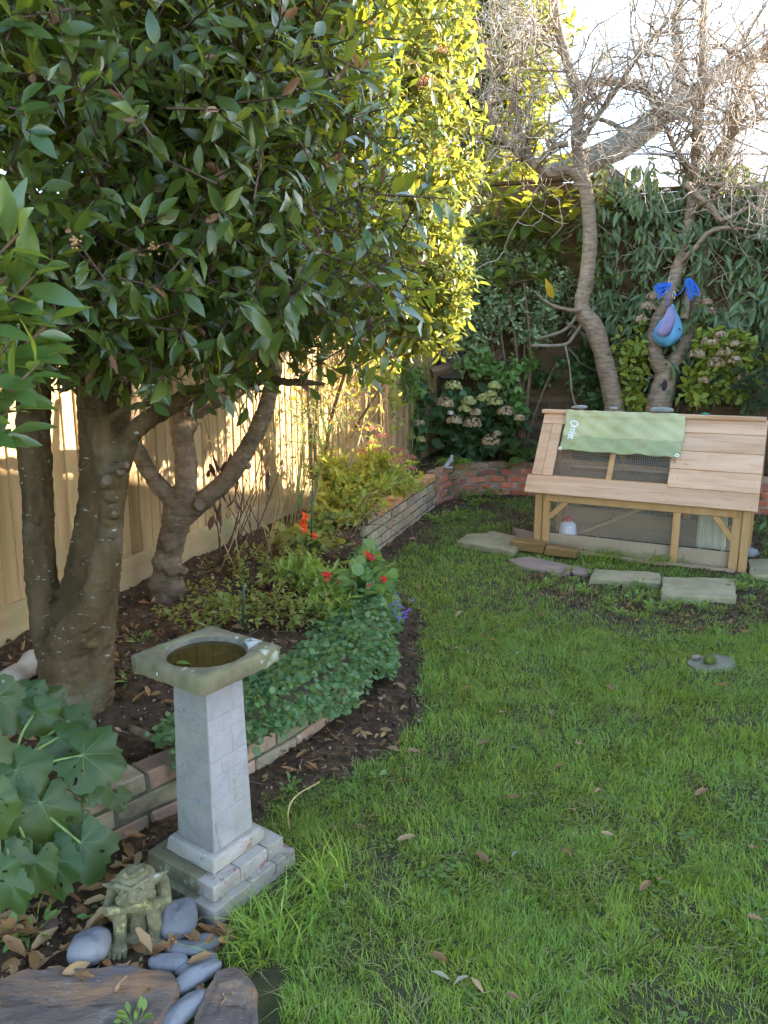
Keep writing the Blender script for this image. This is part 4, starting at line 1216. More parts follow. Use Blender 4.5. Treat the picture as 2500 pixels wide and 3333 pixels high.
YC = 11.8
LC = [
    [(1405, 1490, YC, .27), (1420, 1100, YC, .24), (1470, 850, YC, .24), (1530, 660, YC, .23), (1600, 600, YC, .21), (1720, 570, YC, .20), (1850, 545, YC, .19), (1960, 505, YC, .18), (2060, 450, YC, .18), (2150, 380, YC, .17), (2230, 325, YC, .14), (2330, 255, YC, .11), (2420, 205, YC, .09), (2560, 160, YC, .07)],
    [(2150, 385, YC, .09), (2115, 300, YC, .075), (2050, 268, YC, .068), (1950, 268, YC, .065), (1860, 285, YC, .06), (1795, 335, YC, .055)],
    [(1780, 340, YC, .08), (1760, 250, YC, .07), (1710, 140, YC, .06), (1690, 0, YC, .05), (1690, -150, YC, .04)],
    [(2200, 350, YC, .10), (2215, 200, YC, .085), (2200, 90, YC, .07), (2225, -60, YC, .055)],
    [(1640, 590, YC, .10), (1600, 470, YC, .085), (1570, 350, YC, .075), (1560, 150, YC, .06), (1530, -80, YC, .045)],
    [(2060, 455, YC, .05), (1990, 400, YC, .04), (1900, 380, YC, .03), (1850, 350, YC, .025)],
    [(2180, 370, YC, .06), (2300, 400, YC - .2, .045), (2400, 385, YC - .3, .035), (2520, 390, YC - .4, .025)],
    [(2280, 290, YC, .06), (2380, 170, YC, .045), (2450, 80, YC, .035), (2520, -40, YC, .025)],
]
bare_tree('old_leaning_tree', 'old bare tree with a thick furrowed limb arching right behind the fence', (at(1420, 1100, YC).x, YC, -.05), LC,
          [(0, .55, 16, .9, .014), (1, .2, 12, .8, .012), (2, .3, 12, .8, .012), (3, .2, 14, .8, .012), (4, .3, 10, .8, .012), (6, .2, 12, .8, .010), (7, .1, 12, .8, .010)], 43, M['bark_grey'], .03)
# ------------------------------------------------------------------ hutch
HA = R(-27.5)
ht = thing('chicken_hutch', 'wooden chicken hutch with a sloping board roof and wire mesh run', 'hutch', (1.209, 5.886, 0.0), HA)
RY0, RZ0, RY1, RZ1 = -.06, .455, .33, 1.04
SL = math.hypot(RY1 - RY0, RZ1 - RZ0)
SA = math.atan2(RZ1 - RZ0, RY1 - RY0)


def roof_pt(x, w, off, back=False):
    y, z = RY0 + math.cos(SA) * w - math.sin(SA) * off, RZ0 + math.sin(SA) * w + math.cos(SA) * off
    return Vector((x, (2 * RY1 - y) if back else y, z))


def rboard(name, x0, x1, w0, w1, off, th, mat, tilt=0.0, back=False, parent=None):
    c = roof_pt((x0 + x1) / 2, (w0 + w1) / 2, off + th / 2, back)
    rot = (SA + tilt, 0, 0) if not back else (-SA - tilt + math.pi, 0, 0)
    return board(name, (x1 - x0, w1 - w0, th), c, rot, mat, parent or ht, .003)


HR, HL, HG = M['hutch_roof'], M['hutch_leg'], M['hutch_grey']
XL, XR = -.10, 1.54
for back in (False, True):
    rboard('eaves_board', XL, XR, 0, .15, 0, .02, HR, 0, back)
    rboard('top_board', XL + .03, .16, .605, .70, 0, .02, HR, 0, back)
    for k in range(2):
        rboard('end_board', XL + .03 + k * .082, XL + .11 + k * .082, .153, .602, .002, .019, HR, 0, back)
    rboard('window_stile', .495, .535, .15, .70, -.012, .022, HL, 0, back)
    rboard('window_rail', .09, .96, .645, .70, -.012, .022, HL, 0, back)
    rboard('window_rail', .09, .96, .13, .17, -.026, .022, HL, 0, back)
    for k in range(4):
        w0 = .13 + k * .15
        rboard('roof_board', .935, XR, w0, min(w0 + .165, .705), .006, .016, HR, R(-3.4) if not back else R(-3.4), back)
board('ridge_board', (XR - XL - .02, .075, .028), ((XL + XR) / 2, RY1, RZ1 + .020), (0, 0, 0), HR, ht, .004)
# gable ends of the roof
for x in (-.02, 1.46):
    V = [(x, 0, .45), (x, .66, .45), (x, RY1, RZ1 - .02)] + [(x + .018, 0, .45), (x + .018, .66, .45), (x + .018, RY1, RZ1 - .02)]
    if x > 1:
        part('gable_panel', (V, [(0, 1, 2), (5, 4, 3), (0, 3, 4, 1), (1, 4, 5, 2), (2, 5, 3, 0)]), HR, ht, smooth=False)
    else:
        for (y0, z0, y1, z1) in ((.0, .46, .32, 1.0), (.66, .46, .34, 1.0), (.0, .47, .66, .47)):
            part('gable_frame', tube([Vector((x, y0, z0)), Vector((x, y1, z1))], .022, 4), HL, ht, smooth=False)
# nest box partition behind the roof boards
part('partition', ([(.94, .03, .46), (.94, .63, .46), (.94, .33, .97), (.955, .03, .46), (.955, .63, .46), (.955, .33, .97)], [(0, 1, 2), (5, 4, 3), (0, 3, 4, 1), (1, 4, 5, 2), (2, 5, 3, 0)]), HG, ht, smooth=False)
board('floor_board', (.55, .6, .016), (1.21, .33, .452), (0, 0, 0), HG, ht)
# legs, rails, braces
for y in (0.0, .66):
    board('leg', (.055, .05, .45), (.005, y, .225), (0, 0, 0), HL, ht)
    board('leg', (.055, .045, .44), (.064, y + (.012 if y == 0 else -.012), .225), (0, 0, 0), HL, ht)
    board('leg', (.055, .05, .46), (1.478, y, .225), (0, 0, 0), HL, ht)
    board('leg', (.06, .045, .45), (1.416, y + (.012 if y == 0 else -.012), .225), (0, 0, 0), HL, ht)
    board('leg', (.052, .04, .43), (1.02, y + (.004 if y == 0 else 0), .215), (0, 0, 0), HL, ht)
    board('top_rail', (1.36, .035, .055), (.735, y - .006, .425), (0, 0, 0), HL, ht)
    board('kick_board', (1.36, .02, .125), (.735, y + (.05 if y == 0 else -.05), .07), (0, 0, 0), HG, ht)
board('sill_board', (1.40, .05, .03), (.735, -.02, .014), (0, 0, 0), HG, ht)
board('back_plank', (1.36, .02, .13), (.735, .60, .17), (0, .03, 0), HG, ht)
for x0, z0, x1, z1 in ((.09, .27, .225, .405), (1.27, .40, 1.40, .235)):
    a, b = Vector((x0, .003, z0)), Vector((x1, .003, z1))
    d = b - a
    board('corner_brace', (d.length, .03, .042), (a + b) / 2, (0, -math.atan2(d.z, d.x), 0), HL, ht)
board('ramp', (.70, .16, .018), (.60, .36, .27), (0, R(-28), 0), HG, ht)
for k in range(5):
    board('perch_rung', (.02, .15, .012), (.36 + k * .12, .36, .155 + k * .064), (0, R(-28), 0), HL, ht)
board('perch', (.86, .03, .03), (.52, .33, .66), (0, R(1), 0), HL, ht, .006)


def mesh_grid(x0, x1, z0, z1, step, wr):
    """welded wire: verticals and horizontals as thin square rods, in the xz plane"""
    xs = np.arange(x0, x1 + 1e-6, step); zs = np.arange(z0, z1 + 1e-6, step)
    P0 = [(x, -wr, z0) for x in xs] + [(x0, wr * .4, z) for z in zs]
    P1 = [(x, -wr, z1) for x in xs] + [(x1, wr * .4, z) for z in zs]
    return prisms(P0, P1, wr, wr, 4)


for y in (.03, .64):
    part('wire_mesh', mesh_grid(.09, .995, .02, .40, .0165, .0013), M['wire'], ht, loc=(0, y, 0))
    part('wire_mesh', mesh_grid(1.045, 1.39, .02, .40, .0165, .0013), M['wire'], ht, loc=(0, y, 0))
for back in (False, True):
    for x0, x1 in ((.085, .495), (.535, .935)):
        o = part('wire_mesh', mesh_grid(0, x1 - x0, 0, .49, .0165, .0013), M['wire'], ht)
        p = roof_pt(x0, .155, -.012, back)
        o.location = p
        o.rotation_euler = (SA - math.pi / 2, 0, 0) if not back else (math.pi / 2 - SA, 0, 0)
NAILS = [(x, w) for w in (.03, .12) for x in (-.06, .25, .6, .95, 1.3, 1.5)] + [(x, w) for w in (.2, .35, .5, .64) for x in (.97, 1.0, 1.47, 1.5)] + [(x, w) for w in (.2, .4, .57) for x in (-.045, .04)]
part('nail_heads', join(*[ell(roof_pt(x, w, .024 if x > .9 and w > .15 else .0205), (.0028,) * 3, 6, 4) for x, w in NAILS]), M['stem_dark'], ht)

# green sheet thrown over the ridge, held by stones
cl = thing('green_sheet', 'faded green canvas sheet hanging over the hutch roof, white lettering at left', 'sheet', (1.209, 5.886, 0.0), HA)


def cloth_pt(u, s):
    """u along the ridge 0..1, s distance from the ridge down the front (negative: down the back)"""
    x = .105 + .885 * u + .012 * math.sin(s * 9)
    wv = .009 * math.sin(u * 23 + s * 14) * (abs(s) * 3 + .15) + .011 * math.sin(u * 9 + 2 - s * 6) * (abs(s) * 3) + .004 * math.sin(u * 57 + s * 40) + .004 * math.sin(u * 31 - s * 55)
    off = .040 + wv + (.010 if abs(s) < .05 else 0)
    if s >= 0: return roof_pt(x, SL + .012 - s, off)
    return roof_pt(x, SL + .012 + s, off, True)


NU, NS = 60, 30
svals = [-.20 + .20 * j / 8 for j in range(8)] + [i / NS * .345 for i in range(NS + 1)]
V, F, MI = [], [], []
for s in svals:
    for i in range(NU + 1):
        sag = .012 * (i / NU) + .006 * math.sin(i / NU * 8)
        V.append(cloth_pt(i / NU, s + (sag if s > .25 else 0)))
for j in range(len(svals) - 1):
    for i in range(NU):
        a = j * (NU + 1) + i
        F.append((a, a + 1, a + NU + 2, a + NU + 1)); MI.append(1 if svals[j] > .215 + .02 * math.sin(i * .3) * .3 else 0)
me = mesh('sheet', V, F, [M['cloth_pale'], M['cloth_green']])
me.polygons.foreach_set('material_index', np.array(MI, dtype=np.int32))
so = put('sheet', me, cl)
sm = so.modifiers.new('thick', 'SOLIDIFY'); sm.thickness = .0015
part('seam', tube([cloth_pt(.52, s) + Vector((0, -.0012, .0012)) for s in np.linspace(.01, .34, 14)], .0016, 5), M['cloth_pale'], cl)
for u in (.012, .985):
    c = cloth_pt(u, .335 + .01 * u)
    nrm = Vector((0, -math.sin(SA), math.cos(SA)))
    ax = Vector((1, 0, 0)); bx = nrm.cross(ax)
    part('eyelet', tube([c + nrm * .003 + (ax * math.cos(w) + bx * math.sin(w)) * .011 for w in np.linspace(0, 2 * math.pi, 15)[:-1]], .0042, 6, closed=True), M['white'], cl)
fc = bpy.data.curves.new('lettering', 'FONT')
fc.body = 'Omlet'; fc.size = .135; fc.extrude = 0; fc.shear = .12; fc.space_character = .92; fc.offset = .0016
fo = bpy.data.objects.new('tmp_text', fc)
COL.objects.link(fo)
bpy.context.view_layer.update()
tme = bpy.data.meshes.new_from_object(fo.evaluated_get(bpy.context.evaluated_depsgraph_get()))
bpy.data.objects.remove(fo)
nrm = Vector((0, -math.sin(SA), math.cos(SA)))
for v in tme.vertices:                       # reads downwards: text x runs down the slope, text y to the right
    tx, ty = v.co.x, v.co.y
    v.co = cloth_pt(.052 + ty / .885 * .62, .085 + tx * .50) + nrm * .0035
tme.materials.clear(); tme.materials.append(M['white'])
put('printed_lettering', tme, cl)

hm = Matrix.Translation((1.209, 5.886, 0)) @ Matrix.Rotation(HA, 4, 'Z')


def pebble(name, label, cat_, loc, r, mat, rz=0.0, seed=0, rx=0.0, group=None, seg=22, pw=3.0):
    rs = random.Random(seed)
    V, F = ell((0, 0, 0), (1, 1, 1), seg, 11)
    ph = [rs.uniform(0, 6.28) for _ in range(6)]
    W = []
    for x, y, z in V:
        k = (abs(x) ** pw + abs(y) ** pw + abs(z) ** pw) ** (-1 / pw) if pw != 2 else 1
        w = math.atan2(y, x)
        k *= 1 + .14 * math.sin(w + ph[0]) + .07 * math.sin(2 * w + ph[1]) + .04 * math.sin(3 * w + ph[2]) + .03 * math.sin(4 * z + ph[3])
        W.append((x * k * r[0], y * k * r[1], (z * k * (1 + .2 * math.sin(w + ph[4]) * (1 - abs(z))) + .08 * math.sin(5 * x + ph[5]) * math.sin(4 * y + ph[3])) * r[2]))
    o = part(name, (W, F), mat, None, loc=loc, rot=(rx, 0, rz))
    return tag(o, label, cat_, group)


for lab, u, r, sd in (('flat grey stone holding down the left end of the green sheet', .10, (.062, .035, .014), 1),
                      ('small flat stone in the middle of the green sheet on the ridge', .40, (.032, .026, .012), 2),
                      ('long flat stone at the right end of the green sheet on the ridge', .79, (.085, .036, .017), 3)):
    p = hm @ Vector((.105 + .885 * u, RY1, RZ1 + .050 + r[2] * .7))
    pebble('ridge_stone', lab, 'stone', p, r, M['flatstone'], HA + .05, sd)
p = hm @ Vector((1.12, RY1 - .01, RZ1 + .040))
o = part('teal_clip', join(tube([(-.028, 0, 0), (-.01, .006, .004), (.012, -.004, .004), (.03, 0, 0)], .006, 6), tube([(-.02, -.01, .002), (.0, .0, .008), (.02, .012, .002)], .005, 6)), M['teal'], loc=p, rot=(0, 0, HA))
tag(o, 'small teal plastic clip lying on the hutch ridge', 'clip')

# things in the run
wt = thing('drinker', 'white bell drinker with a red base inside the hutch run', 'drinker', hm @ Vector((.205, .14, .02)))
part('tank', lathe([(.001, .20), (.03, .20), (.052, .185), (.062, .17), (.068, .10), (.073, .03), (.073, .02)], 24), M['milky'], wt)
part('tray', lathe([(.0, .0), (.085, .0), (.10, .03), (.096, .032), (.078, .012)], 24), M['redplastic'], wt)
part('cap', lathe([(.022, .19), (.022, .225), (.012, .235), (.001, .236)], 14), M['redplastic'], wt)
part('handle', tube([(-.045, 0, .185), (-.03, 0, .225), (0, 0, .24), (.03, 0, .225), (.045, 0, .185)], .004, 6), M['redplastic'], wt)
bo = part('feed_bowl', lathe([(.0, .006), (.045, .006), (.055, .035), (.058, .036), (.052, .0), (.0, .0)], 24), M['bowl'], None, loc=hm @ Vector((.62, .16, .045)), rot=(.1, .1, 0))
tag(bo, 'small round grey bowl tilted on the floor of the hutch run', 'bowl')
fb = thing('feeder_box', 'cream slatted feeder box at the right end of the hutch run', 'feeder', hm @ Vector((1.24, .34, .02)), HA)
board('body', (.20, .12, .27), (0, 0, .20), (0, 0, 0), M['cream_box'], fb, .006)
for k in range(4): board('slat', (.026, .012, .26), (-.075 + k * .05, -.066, .20), (0, 0, 0), M['cream_box'], fb, .003)
for x in (-.08, .08): board('leg', (.02, .10, .08), (x, 0, .03), (0, 0, 0), M['cream_box'], fb, .003)
pebble('pale_rock', 'pale rounded rock seen through the upper mesh of the hutch', 'rock', hm @ Vector((.86, 1.35, .55)), (.10, .08, .08), M['chip'], .4, 9)

# blocks, slabs and stepping stones round the hutch
for lab, lx, ly, rz, s in (('mossy brown timber block under the left leg of the hutch', -.035, -.10, .0, (.27, .13, .085)),
                           ('mossy brown timber block, right of the two by the hutch leg', .235, -.125, -.06, (.25, .12, .07))):
    tag(board('timber_block', s, hm @ Vector((lx, ly, s[2] / 2 + .004)), (0, .01, HA + rz), M['moss_timber'], None, .012, .006, int(lx * 100) + 9), lab, 'block')


def slab(name, label, cat_, pts, z0, z1, mat, seed=0, rough_=.006, dens=.03, top_amp=.004):
    """thick stone with the outline pts (world xy), uneven edges and top"""
    rs = random.Random(seed)
    E = []
    for i, p in enumerate(pts):
        q = pts[(i + 1) % len(pts)]
        n = max(1, int(math.hypot(q[0] - p[0], q[1] - p[1]) / dens))
        for k in range(n):
            t = k / n
            E.append((p[0] + (q[0] - p[0]) * t + rs.uniform(-rough_, rough_), p[1] + (q[1] - p[1]) * t + rs.uniform(-rough_, rough_)))
    cx, cy = sum(e[0] for e in E) / len(E), sum(e[1] for e in E) / len(E)
    n = len(E)
    V, F = [], []
    b = min(.010, (z1 - z0) * .3)
    rings = [(1.0, z0), (1.0, z1 - b), (1 - b * 2.2, z1)] + [(f, z1) for f in (.85, .68, .5, .32, .15)]
    for f, z in rings:
        for e in E:
            nz = (float(fbm(e[0] * f * 9 + cx * (1 - f) * 9 + seed, e[1] * f * 9 + seed, seed)) - .5) * 2 * top_amp * 2 if z == z1 else 0
            V.append(((e[0] - cx) * f, (e[1] - cy) * f, z + nz))
    for r_ in range(len(rings) - 1):
        for i in range(n): F.append((r_ * n + i, r_ * n + (i + 1) % n, (r_ + 1) * n + (i + 1) % n, (r_ + 1) * n + i))
    F.append(tuple((len(rings) - 1) * n + i for i in range(n)))
    o = part(name, (V, F), mat, None, smooth=False, loc=(cx, cy, 0))
    return tag(o, label, cat_)


def pxy(L, z=0.0): return [tuple(gnd(a, b, z)[:2]) for a, b in L]


slab('paving_slab', 'buff broken paving slab lying on the grass left of the hutch', 'slab', pxy([(1488, 1762), (1520, 1738), (1585, 1735), (1602, 1728), (1712, 1752), (1672, 1795)], .04), -.02, .045, M['paving'], 1)
slab('paving_slab', 'long buff paving slab in front of the middle of the hutch', 'slab', pxy([(1932, 1853), (2150, 1866), (2153, 1898), (1918, 1887)], .035), -.02, .04, M['paving'], 2)
slab('paving_slab', 'nearest buff paving slab, at the right leg of the hutch', 'slab', pxy([(2156, 1878), (2392, 1886), (2396, 1946), (2153, 1938)], .05), -.02, .055, M['paving'], 3)
slab('paving_slab', 'grey paving slab cut by the right edge of the photo, beside the hutch', 'slab', pxy([(2436, 1822), (2600, 1815), (2640, 1890), (2440, 1870)], .03), -.02, .035, M['paving'], 4)
slab('paving_slab', 'half buried dark paving strip in front of the mossy timber blocks', 'slab', pxy([(1655, 1822), (1720, 1812), (1925, 1855), (1915, 1872), (1800, 1866), (1690, 1845)], .012), -.02, .016, M['pink_stone'], 5)
slab('stone_beam', 'pinkish stone strip lying beside the left leg of the hutch', 'stone', pxy([(1668, 1718), (1750, 1735), (1750, 1765), (1690, 1752)], .05), -.02, .055, M['pink_stone'], 6)
ring = [gnd(2318 + 78 * math.cos(w), 2155 + 27 * math.sin(w), .01) for w in np.linspace(0, 2 * math.pi, 15)[:-1]]
slab('stepping_stone', 'round buff stepping stone sunk in the lawn', 'stone', [(p.x, p.y) for p in ring], -.03, .010, M['step_stone'], 7, .012)
pebble('moss_lump', 'small dark moss lump on the round stepping stone', 'moss', gnd(2308, 2148, .03), (.030, .024, .020), M['moss_ball'], 0, 4, seg=14)
pebble('tan_stone', 'small tan stone on the edge of the round stepping stone', 'stone', gnd(2268, 2138, .022), (.026, .014, .010), M['pink_stone'], .2, 5, seg=12)
pebble('grey_rock', 'dark grey rock in the grass right of the hutch', 'rock', gnd(2445, 1800, .02), (.06, .05, .045), M['flatstone'], .4, 6)

# ------------------------------------------------------------------ bird bath
BA = math.atan2(.82, .576)
bb = thing('bird_bath', 'square stone bird bath with white painted pillar on a stepped base', 'bird bath', (-.505, 2.055, 0), BA)


def frust(s0, s1, z0, z1, jit=0.0, seg=6, bev=.006):
    """square frustum with softened, slightly worn edges"""
    bm = bmesh.new()
    vs_ = [bm.verts.new((a * s / 2, b * s / 2, z)) for s, z in ((s0, z0), (s1, z1)) for a, b in ((-1, -1), (1, -1), (1, 1), (-1, 1))]
    for f in ((3, 2, 1, 0), (4, 5, 6, 7), (0, 1, 5, 4), (1, 2, 6, 5), (2, 3, 7, 6), (3, 0, 4, 7)): bm.faces.new([vs_[i] for i in f])
    bmesh.ops.bevel(bm, geom=bm.edges[:], offset=bev, segments=2, affect='EDGES', profile=.6)
    bmesh.ops.subdivide_edges(bm, edges=[e for e in bm.edges if e.calc_length() > .03], cuts=seg, use_grid_fill=True)
    rs = random.Random(int(s0 * 1000))
    for v in bm.verts: v.co += Vector((rs.uniform(-jit, jit), rs.uniform(-jit, jit), rs.uniform(-jit, jit) * .6))
    me = bpy.data.meshes.new('stone')
    bm.to_mesh(me); bm.free()
    return me


def addm(name, me, mat, parent):
    me.materials.append(mat)
    me.polygons.foreach_set('use_smooth', np.ones(len(me.polygons), dtype=bool))
    return put(name, me, parent)


# two stepped slabs, each of eight stones laid pinwheel fashion
for s, z0, z1, wd in ((.335, -.01, .045, .085), (.285, .045, .092, .07)):
    addm('step_core', frust(s - .014, s - .014, z0, z1 - .005, 0, 2, .004), M['mortar'], bb)
    h = s / 2
    for q in range(4):
        cut = -.02 + .05 * (q % 2) - .02 * (z0 > 0)
        for k, (a, b) in enumerate(((-h, cut), (cut, h - wd))):
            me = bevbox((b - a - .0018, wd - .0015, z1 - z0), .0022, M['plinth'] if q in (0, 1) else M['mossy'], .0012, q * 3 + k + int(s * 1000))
            put('step_stone', me, bb, mat4=Matrix.Rotation(q * math.pi / 2, 4, 'Z') @ Matrix.Translation(((a + b) / 2, -h + wd / 2, (z0 + z1) / 2)))
addm('plinth', frust(.212, .196, .092, .135, .0012, 5, .008), M['plinth'], bb)
S0, S1, Z0, Z1 = .156, .138, .135, .640
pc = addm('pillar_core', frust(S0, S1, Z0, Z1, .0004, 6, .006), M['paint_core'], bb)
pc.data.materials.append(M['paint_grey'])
for f in pc.data.polygons: f.material_index = 1 if (f.normal.x < -.5 or f.normal.y > .5) else 0  # left faces take the darker paint: shade in the colour, with grime
# moulded blocks standing proud on the four faces
rows = [.0, .09, .22, .31, .45, .55, .71, .80, 1.0]
for q in range(4):
    for r_ in range(len(rows) - 1):
        a0, a1 = rows[r_], rows[r_ + 1]
        cut = (.55, .36, .64, .44, .30, .6, .4, .68)[(r_ + q * 3) % 8]
        for u0, u1 in ((0, cut), (cut, 1)):
            g_ = .010
            pts = []
            for (u, a) in ((u0, a0), (u1, a0), (u1, a1), (u0, a1)):
                pts.append((u, a))
            ua, ub = u0 + (g_ if u0 > 0 else .02), u1 - (g_ if u1 < 1 else .02)
            va, vb = a0 + .004, a1 - .004
            V = []
            for dep, ins in ((-.002, 0), (.0004, 0.0), (.0009, .02)):
                for (u, a) in ((ua + ins, va + ins * .3), (ub - ins, va + ins * .3), (ub - ins, vb - ins * .3), (ua + ins, vb - ins * .3)):
                    s = S0 + (S1 - S0) * a
                    V.append(((u - .5) * s, -s / 2 - dep, Z0 + (Z1 - Z0) * a))
            F = [(0, 1, 5, 4), (1, 2, 6, 5), (2, 3, 7, 6), (3, 0, 4, 7), (4, 5, 9, 8), (5, 6, 10, 9), (6, 7, 11, 10), (7, 4, 8, 11), (8, 9, 10, 11)]
            o = part('moulded_block', (V, F), M['paint'] if q in (0, 1) else M['paint_grey'], bb, smooth=False)  # left-hand blocks carry painted shade as well as grime
            o.rotation_euler = (0, 0, q * math.pi / 2)
addm('neck_moulding', frust(.190, .225, .632, .668, .001, 4, .006), M['paint'], bb)
# top slab with the round basin cut in: profile from square rim to bowl
NSEG = 64
TS, ZT0, ZT1, BRAD = .292, .662, .712, .118
prof = []


def sq(w, s):
    c_, s_ = math.cos(w), math.sin(w)
    k = s / 2 / max(abs(c_), abs(s_))
    return c_ * k, s_ * k


V, F = [], []
levels = [('sq', TS - .006, ZT0), ('sq', TS, ZT0 + .004), ('sq', TS, ZT1 - .004), ('sq', TS - .005, ZT1), ('mix', .5, ZT1), ('c', BRAD + .008, ZT1 + .001), ('c', BRAD, ZT1 - .004), ('c', BRAD - .008, ZT1 - .018), ('c', BRAD - .022, ZT1 - .032), ('c', .05, ZT1 - .038), ('c', .004, ZT1 - .039)]
rs = random.Random(5)
for kd, s, z in levels:
    for k in range(NSEG):
        w = 2 * math.pi * k / NSEG + math.pi / 4
        if kd == 'sq': x, y = sq(w, s)
        elif kd == 'c': x, y = s * math.cos(w), s * math.sin(w)
        else:
            x1, y1 = sq(w, TS - .006); x, y = (x1 + (BRAD + .008) * math.cos(w)) / 2, (y1 + (BRAD + .008) * math.sin(w)) / 2
        jt = .0016
        V.append((x + rs.uniform(-jt, jt), y + rs.uniform(-jt, jt), z + rs.uniform(-jt, jt) * .7))
for i in range(len(levels) - 1):
    for k in range(NSEG): F.append((i * NSEG + k, i * NSEG + (k + 1) % NSEG, (i + 1) * NSEG + (k + 1) % NSEG, (i + 1) * NSEG + k))
F.append(tuple(range(NSEG)))
me = mesh('top_slab', V, F, [M['mossy'], M['basin']])
mi = [1 if (i // NSEG) >= 6 and i < (len(levels) - 1) * NSEG else 0 for i in range(len(F))]
me.polygons.foreach_set('material_index', np.array(mi, dtype=np.int32))
put('top_slab', me, bb)
wv_ = [(0, 0, 0)] + [((BRAD - .0075) * math.cos(2 * math.pi * k / 48), (BRAD - .0075) * math.sin(2 * math.pi * k / 48), 0) for k in range(48)]
part('water', (wv_, [(0, 1 + k, 1 + (k + 1) % 48) for k in range(48)]), M['water'], bb, loc=(0, 0, ZT1 - .0165))
mw = bb.matrix_world
bbM = Matrix.Translation((-.505, 2.055, 0)) @ Matrix.Rotation(BA, 4, 'Z')
for lab, x, y, rz, s, mt, zz in (('pale olive leaf floating in the bird bath, near its rim', -.075, -.02, 1.2, .062, 'weed', .004), ('dull brown leaf under the water in the middle of the bird bath', .02, .035, .4, .06, 'litter', -.008),
                             ('dark brown leaf under the water at the far side of the bird bath', .06, -.01, 2.4, .055, 'litter', -.009)):
    o = part('floating_leaf', (LAUREL[0] * s, LAUREL[1]), M[mt], None, loc=bbM @ Vector((x, y, ZT1 - .0165 + zz)), rot=(.05, .0, rz))
    tag(o, lab, 'leaf')

# ------------------------------------------------------------------ crouching stone figure
gp = gnd(478, 3120, 0)
gg = thing('stone_gargoyle', 'lichen covered stone gargoyle crouching with its chin on folded arms', 'statue', (gp.x - .036, gp.y + .050, 0), R(8))


def cap_(a, b, r0, r1=None, n=4):
    r1 = r0 if r1 is None else r1
    a, b = Vector(a), Vector(b)
    pts = [a + (b - a) * i / n for i in range(n + 1)]
    rr = [r0 + (r1 - r0) * i / n for i in range(n + 1)]
    return join(tube(pts, rr, 10), ell(tuple(a), (r0,) * 3, 10, 7), ell(tuple(b), (r1,) * 3, 10, 7))


# x: viewer's right, -y: towards the viewer; feet, shins, folded arms, hunched back with folded wings
gs = [ell((0, .040, .012), (.064, .060, .020)), ell((0, .060, .070), (.052, .044, .066)), ell((0, .066, .112), (.058, .040, .046)), ell((0, .03, .04), (.03, .03, .04))]
for s in (-1, 1):
    gs += [cap_((s * .040, .070, .050), (s * .038, .006, .098), .024, .017), cap_((s * .038, .004, .098), (s * .041, -.004, .024), .0175, .0150),
           ell((s * .043, -.018, .014), (.019, .028, .013))]
    for k in range(4):
        x = s * .043 + (k - 1.5) * .0108
        gs.append(cap_((x, -.020, .020), (x + (k - 1.5) * .0016, -.048 - .004 * (k in (1, 2)), .0065), .0056, .0050))
    gs += [cap_((s * .052, .060, .142), (s * .064, .022, .108), .018, .0155)]
    gs += [ell((s * .054, .066, .108), (.013, .028, .048))]
gs += [cap_((.064, .018, .112), (-.040, -.014, .118), .0150, .0125), cap_((-.064, .020, .100), (.038, .004, .102), .0140, .012), ell((-.048, -.015, .121), (.017, .012, .013))]
for k in range(4):
    gs.append(cap_((-.052, -.019 + k * .001, .130 - k * .0068), (-.072, -.008 + k * .002, .127 - k * .0085), .0045, .0042))
for k in range(3):
    gs.append(cap_((.044, -.004, .130 - k * .009), (.060, .002, .124 - k * .009), .005, .0045))
# big head resting on the arms, tilted up to the viewer and a little to its side
hd = Matrix.Diagonal((1 / 1.0, 1, 1, 1)) @ Matrix.Translation((.002, .012, .168)) @ Matrix.Rotation(R(-9), 4, 'Y') @ Matrix.Rotation(R(-14), 4, 'X') @ Matrix.Diagonal((1.18, 1.15, 1.15, 1))
hs = [ell((0, .006, .012), (.041, .036, .033)), ell((0, -.006, -.008), (.037, .033, .027)), ell((0, -.026, -.014), (.024, .022, .017)), ell((0, -.038, -.004), (.0105, .012, .013)), ell((0, -.047, -.011), (.0125, .008, .008)),
      ell((-.0095, -.045, -.012), (.0062, .006, .0055)), ell((.0095, -.045, -.012), (.0062, .006, .0055)),
      cap_((-.021, -.036, -.0215), (0, -.044, -.0195), .0046), cap_((.021, -.036, -.0215), (0, -.044, -.0195), .0046), cap_((-.016, -.038, -.030), (.016, -.038, -.030), .0052),
      ell((.027, -.020, -.017), (.013, .012, .013)), ell((-.027, -.020, -.017), (.013, .012, .013))]
for s in (-1, 1):
    hs += [ell((s * .0175, -.0295, .0045), (.0078, .006, .0052)), cap_((s * .004, -.036, .0095), (s * .031, -.025, .0185), .0050, .0055), cap_((s * .008, -.034, -.0025), (s * .028, -.027, .0005), .0026, .0026),
           cap_((s * .035, .002, .006), (s * .050, .004, .011), .013, .0085), cap_((s * .050, .004, .011), (s * .064, .003, .017), .0080, .0025)]
rs = random.Random(4)
for k in range(16):
    w = rs.uniform(0, 6.28)
    hs.append(ell((.024 * math.cos(w) * rs.random() ** .5, -.004 + .022 * math.sin(w), .037 + rs.uniform(-.006, .001)), (.007, .007, .006), 8, 6))
gs.append(xf(join(*hs), hd))
fig = part('figure', xf(join(*gs), Matrix.Diagonal((1.12, 1.0, 1.0, 1))), M['gargoyle'], gg)
fuse(fig, .0018, 1, .0020, .010)
part('nostril', join(*[xf(ell((s * .0075, -.0515, -.0115), (.0024, .002, .0022), 8, 6), Matrix.Diagonal((1.12, 1, 1, 1)) @ hd) for s in (-1, 1)]), M['stem_dark'], gg)
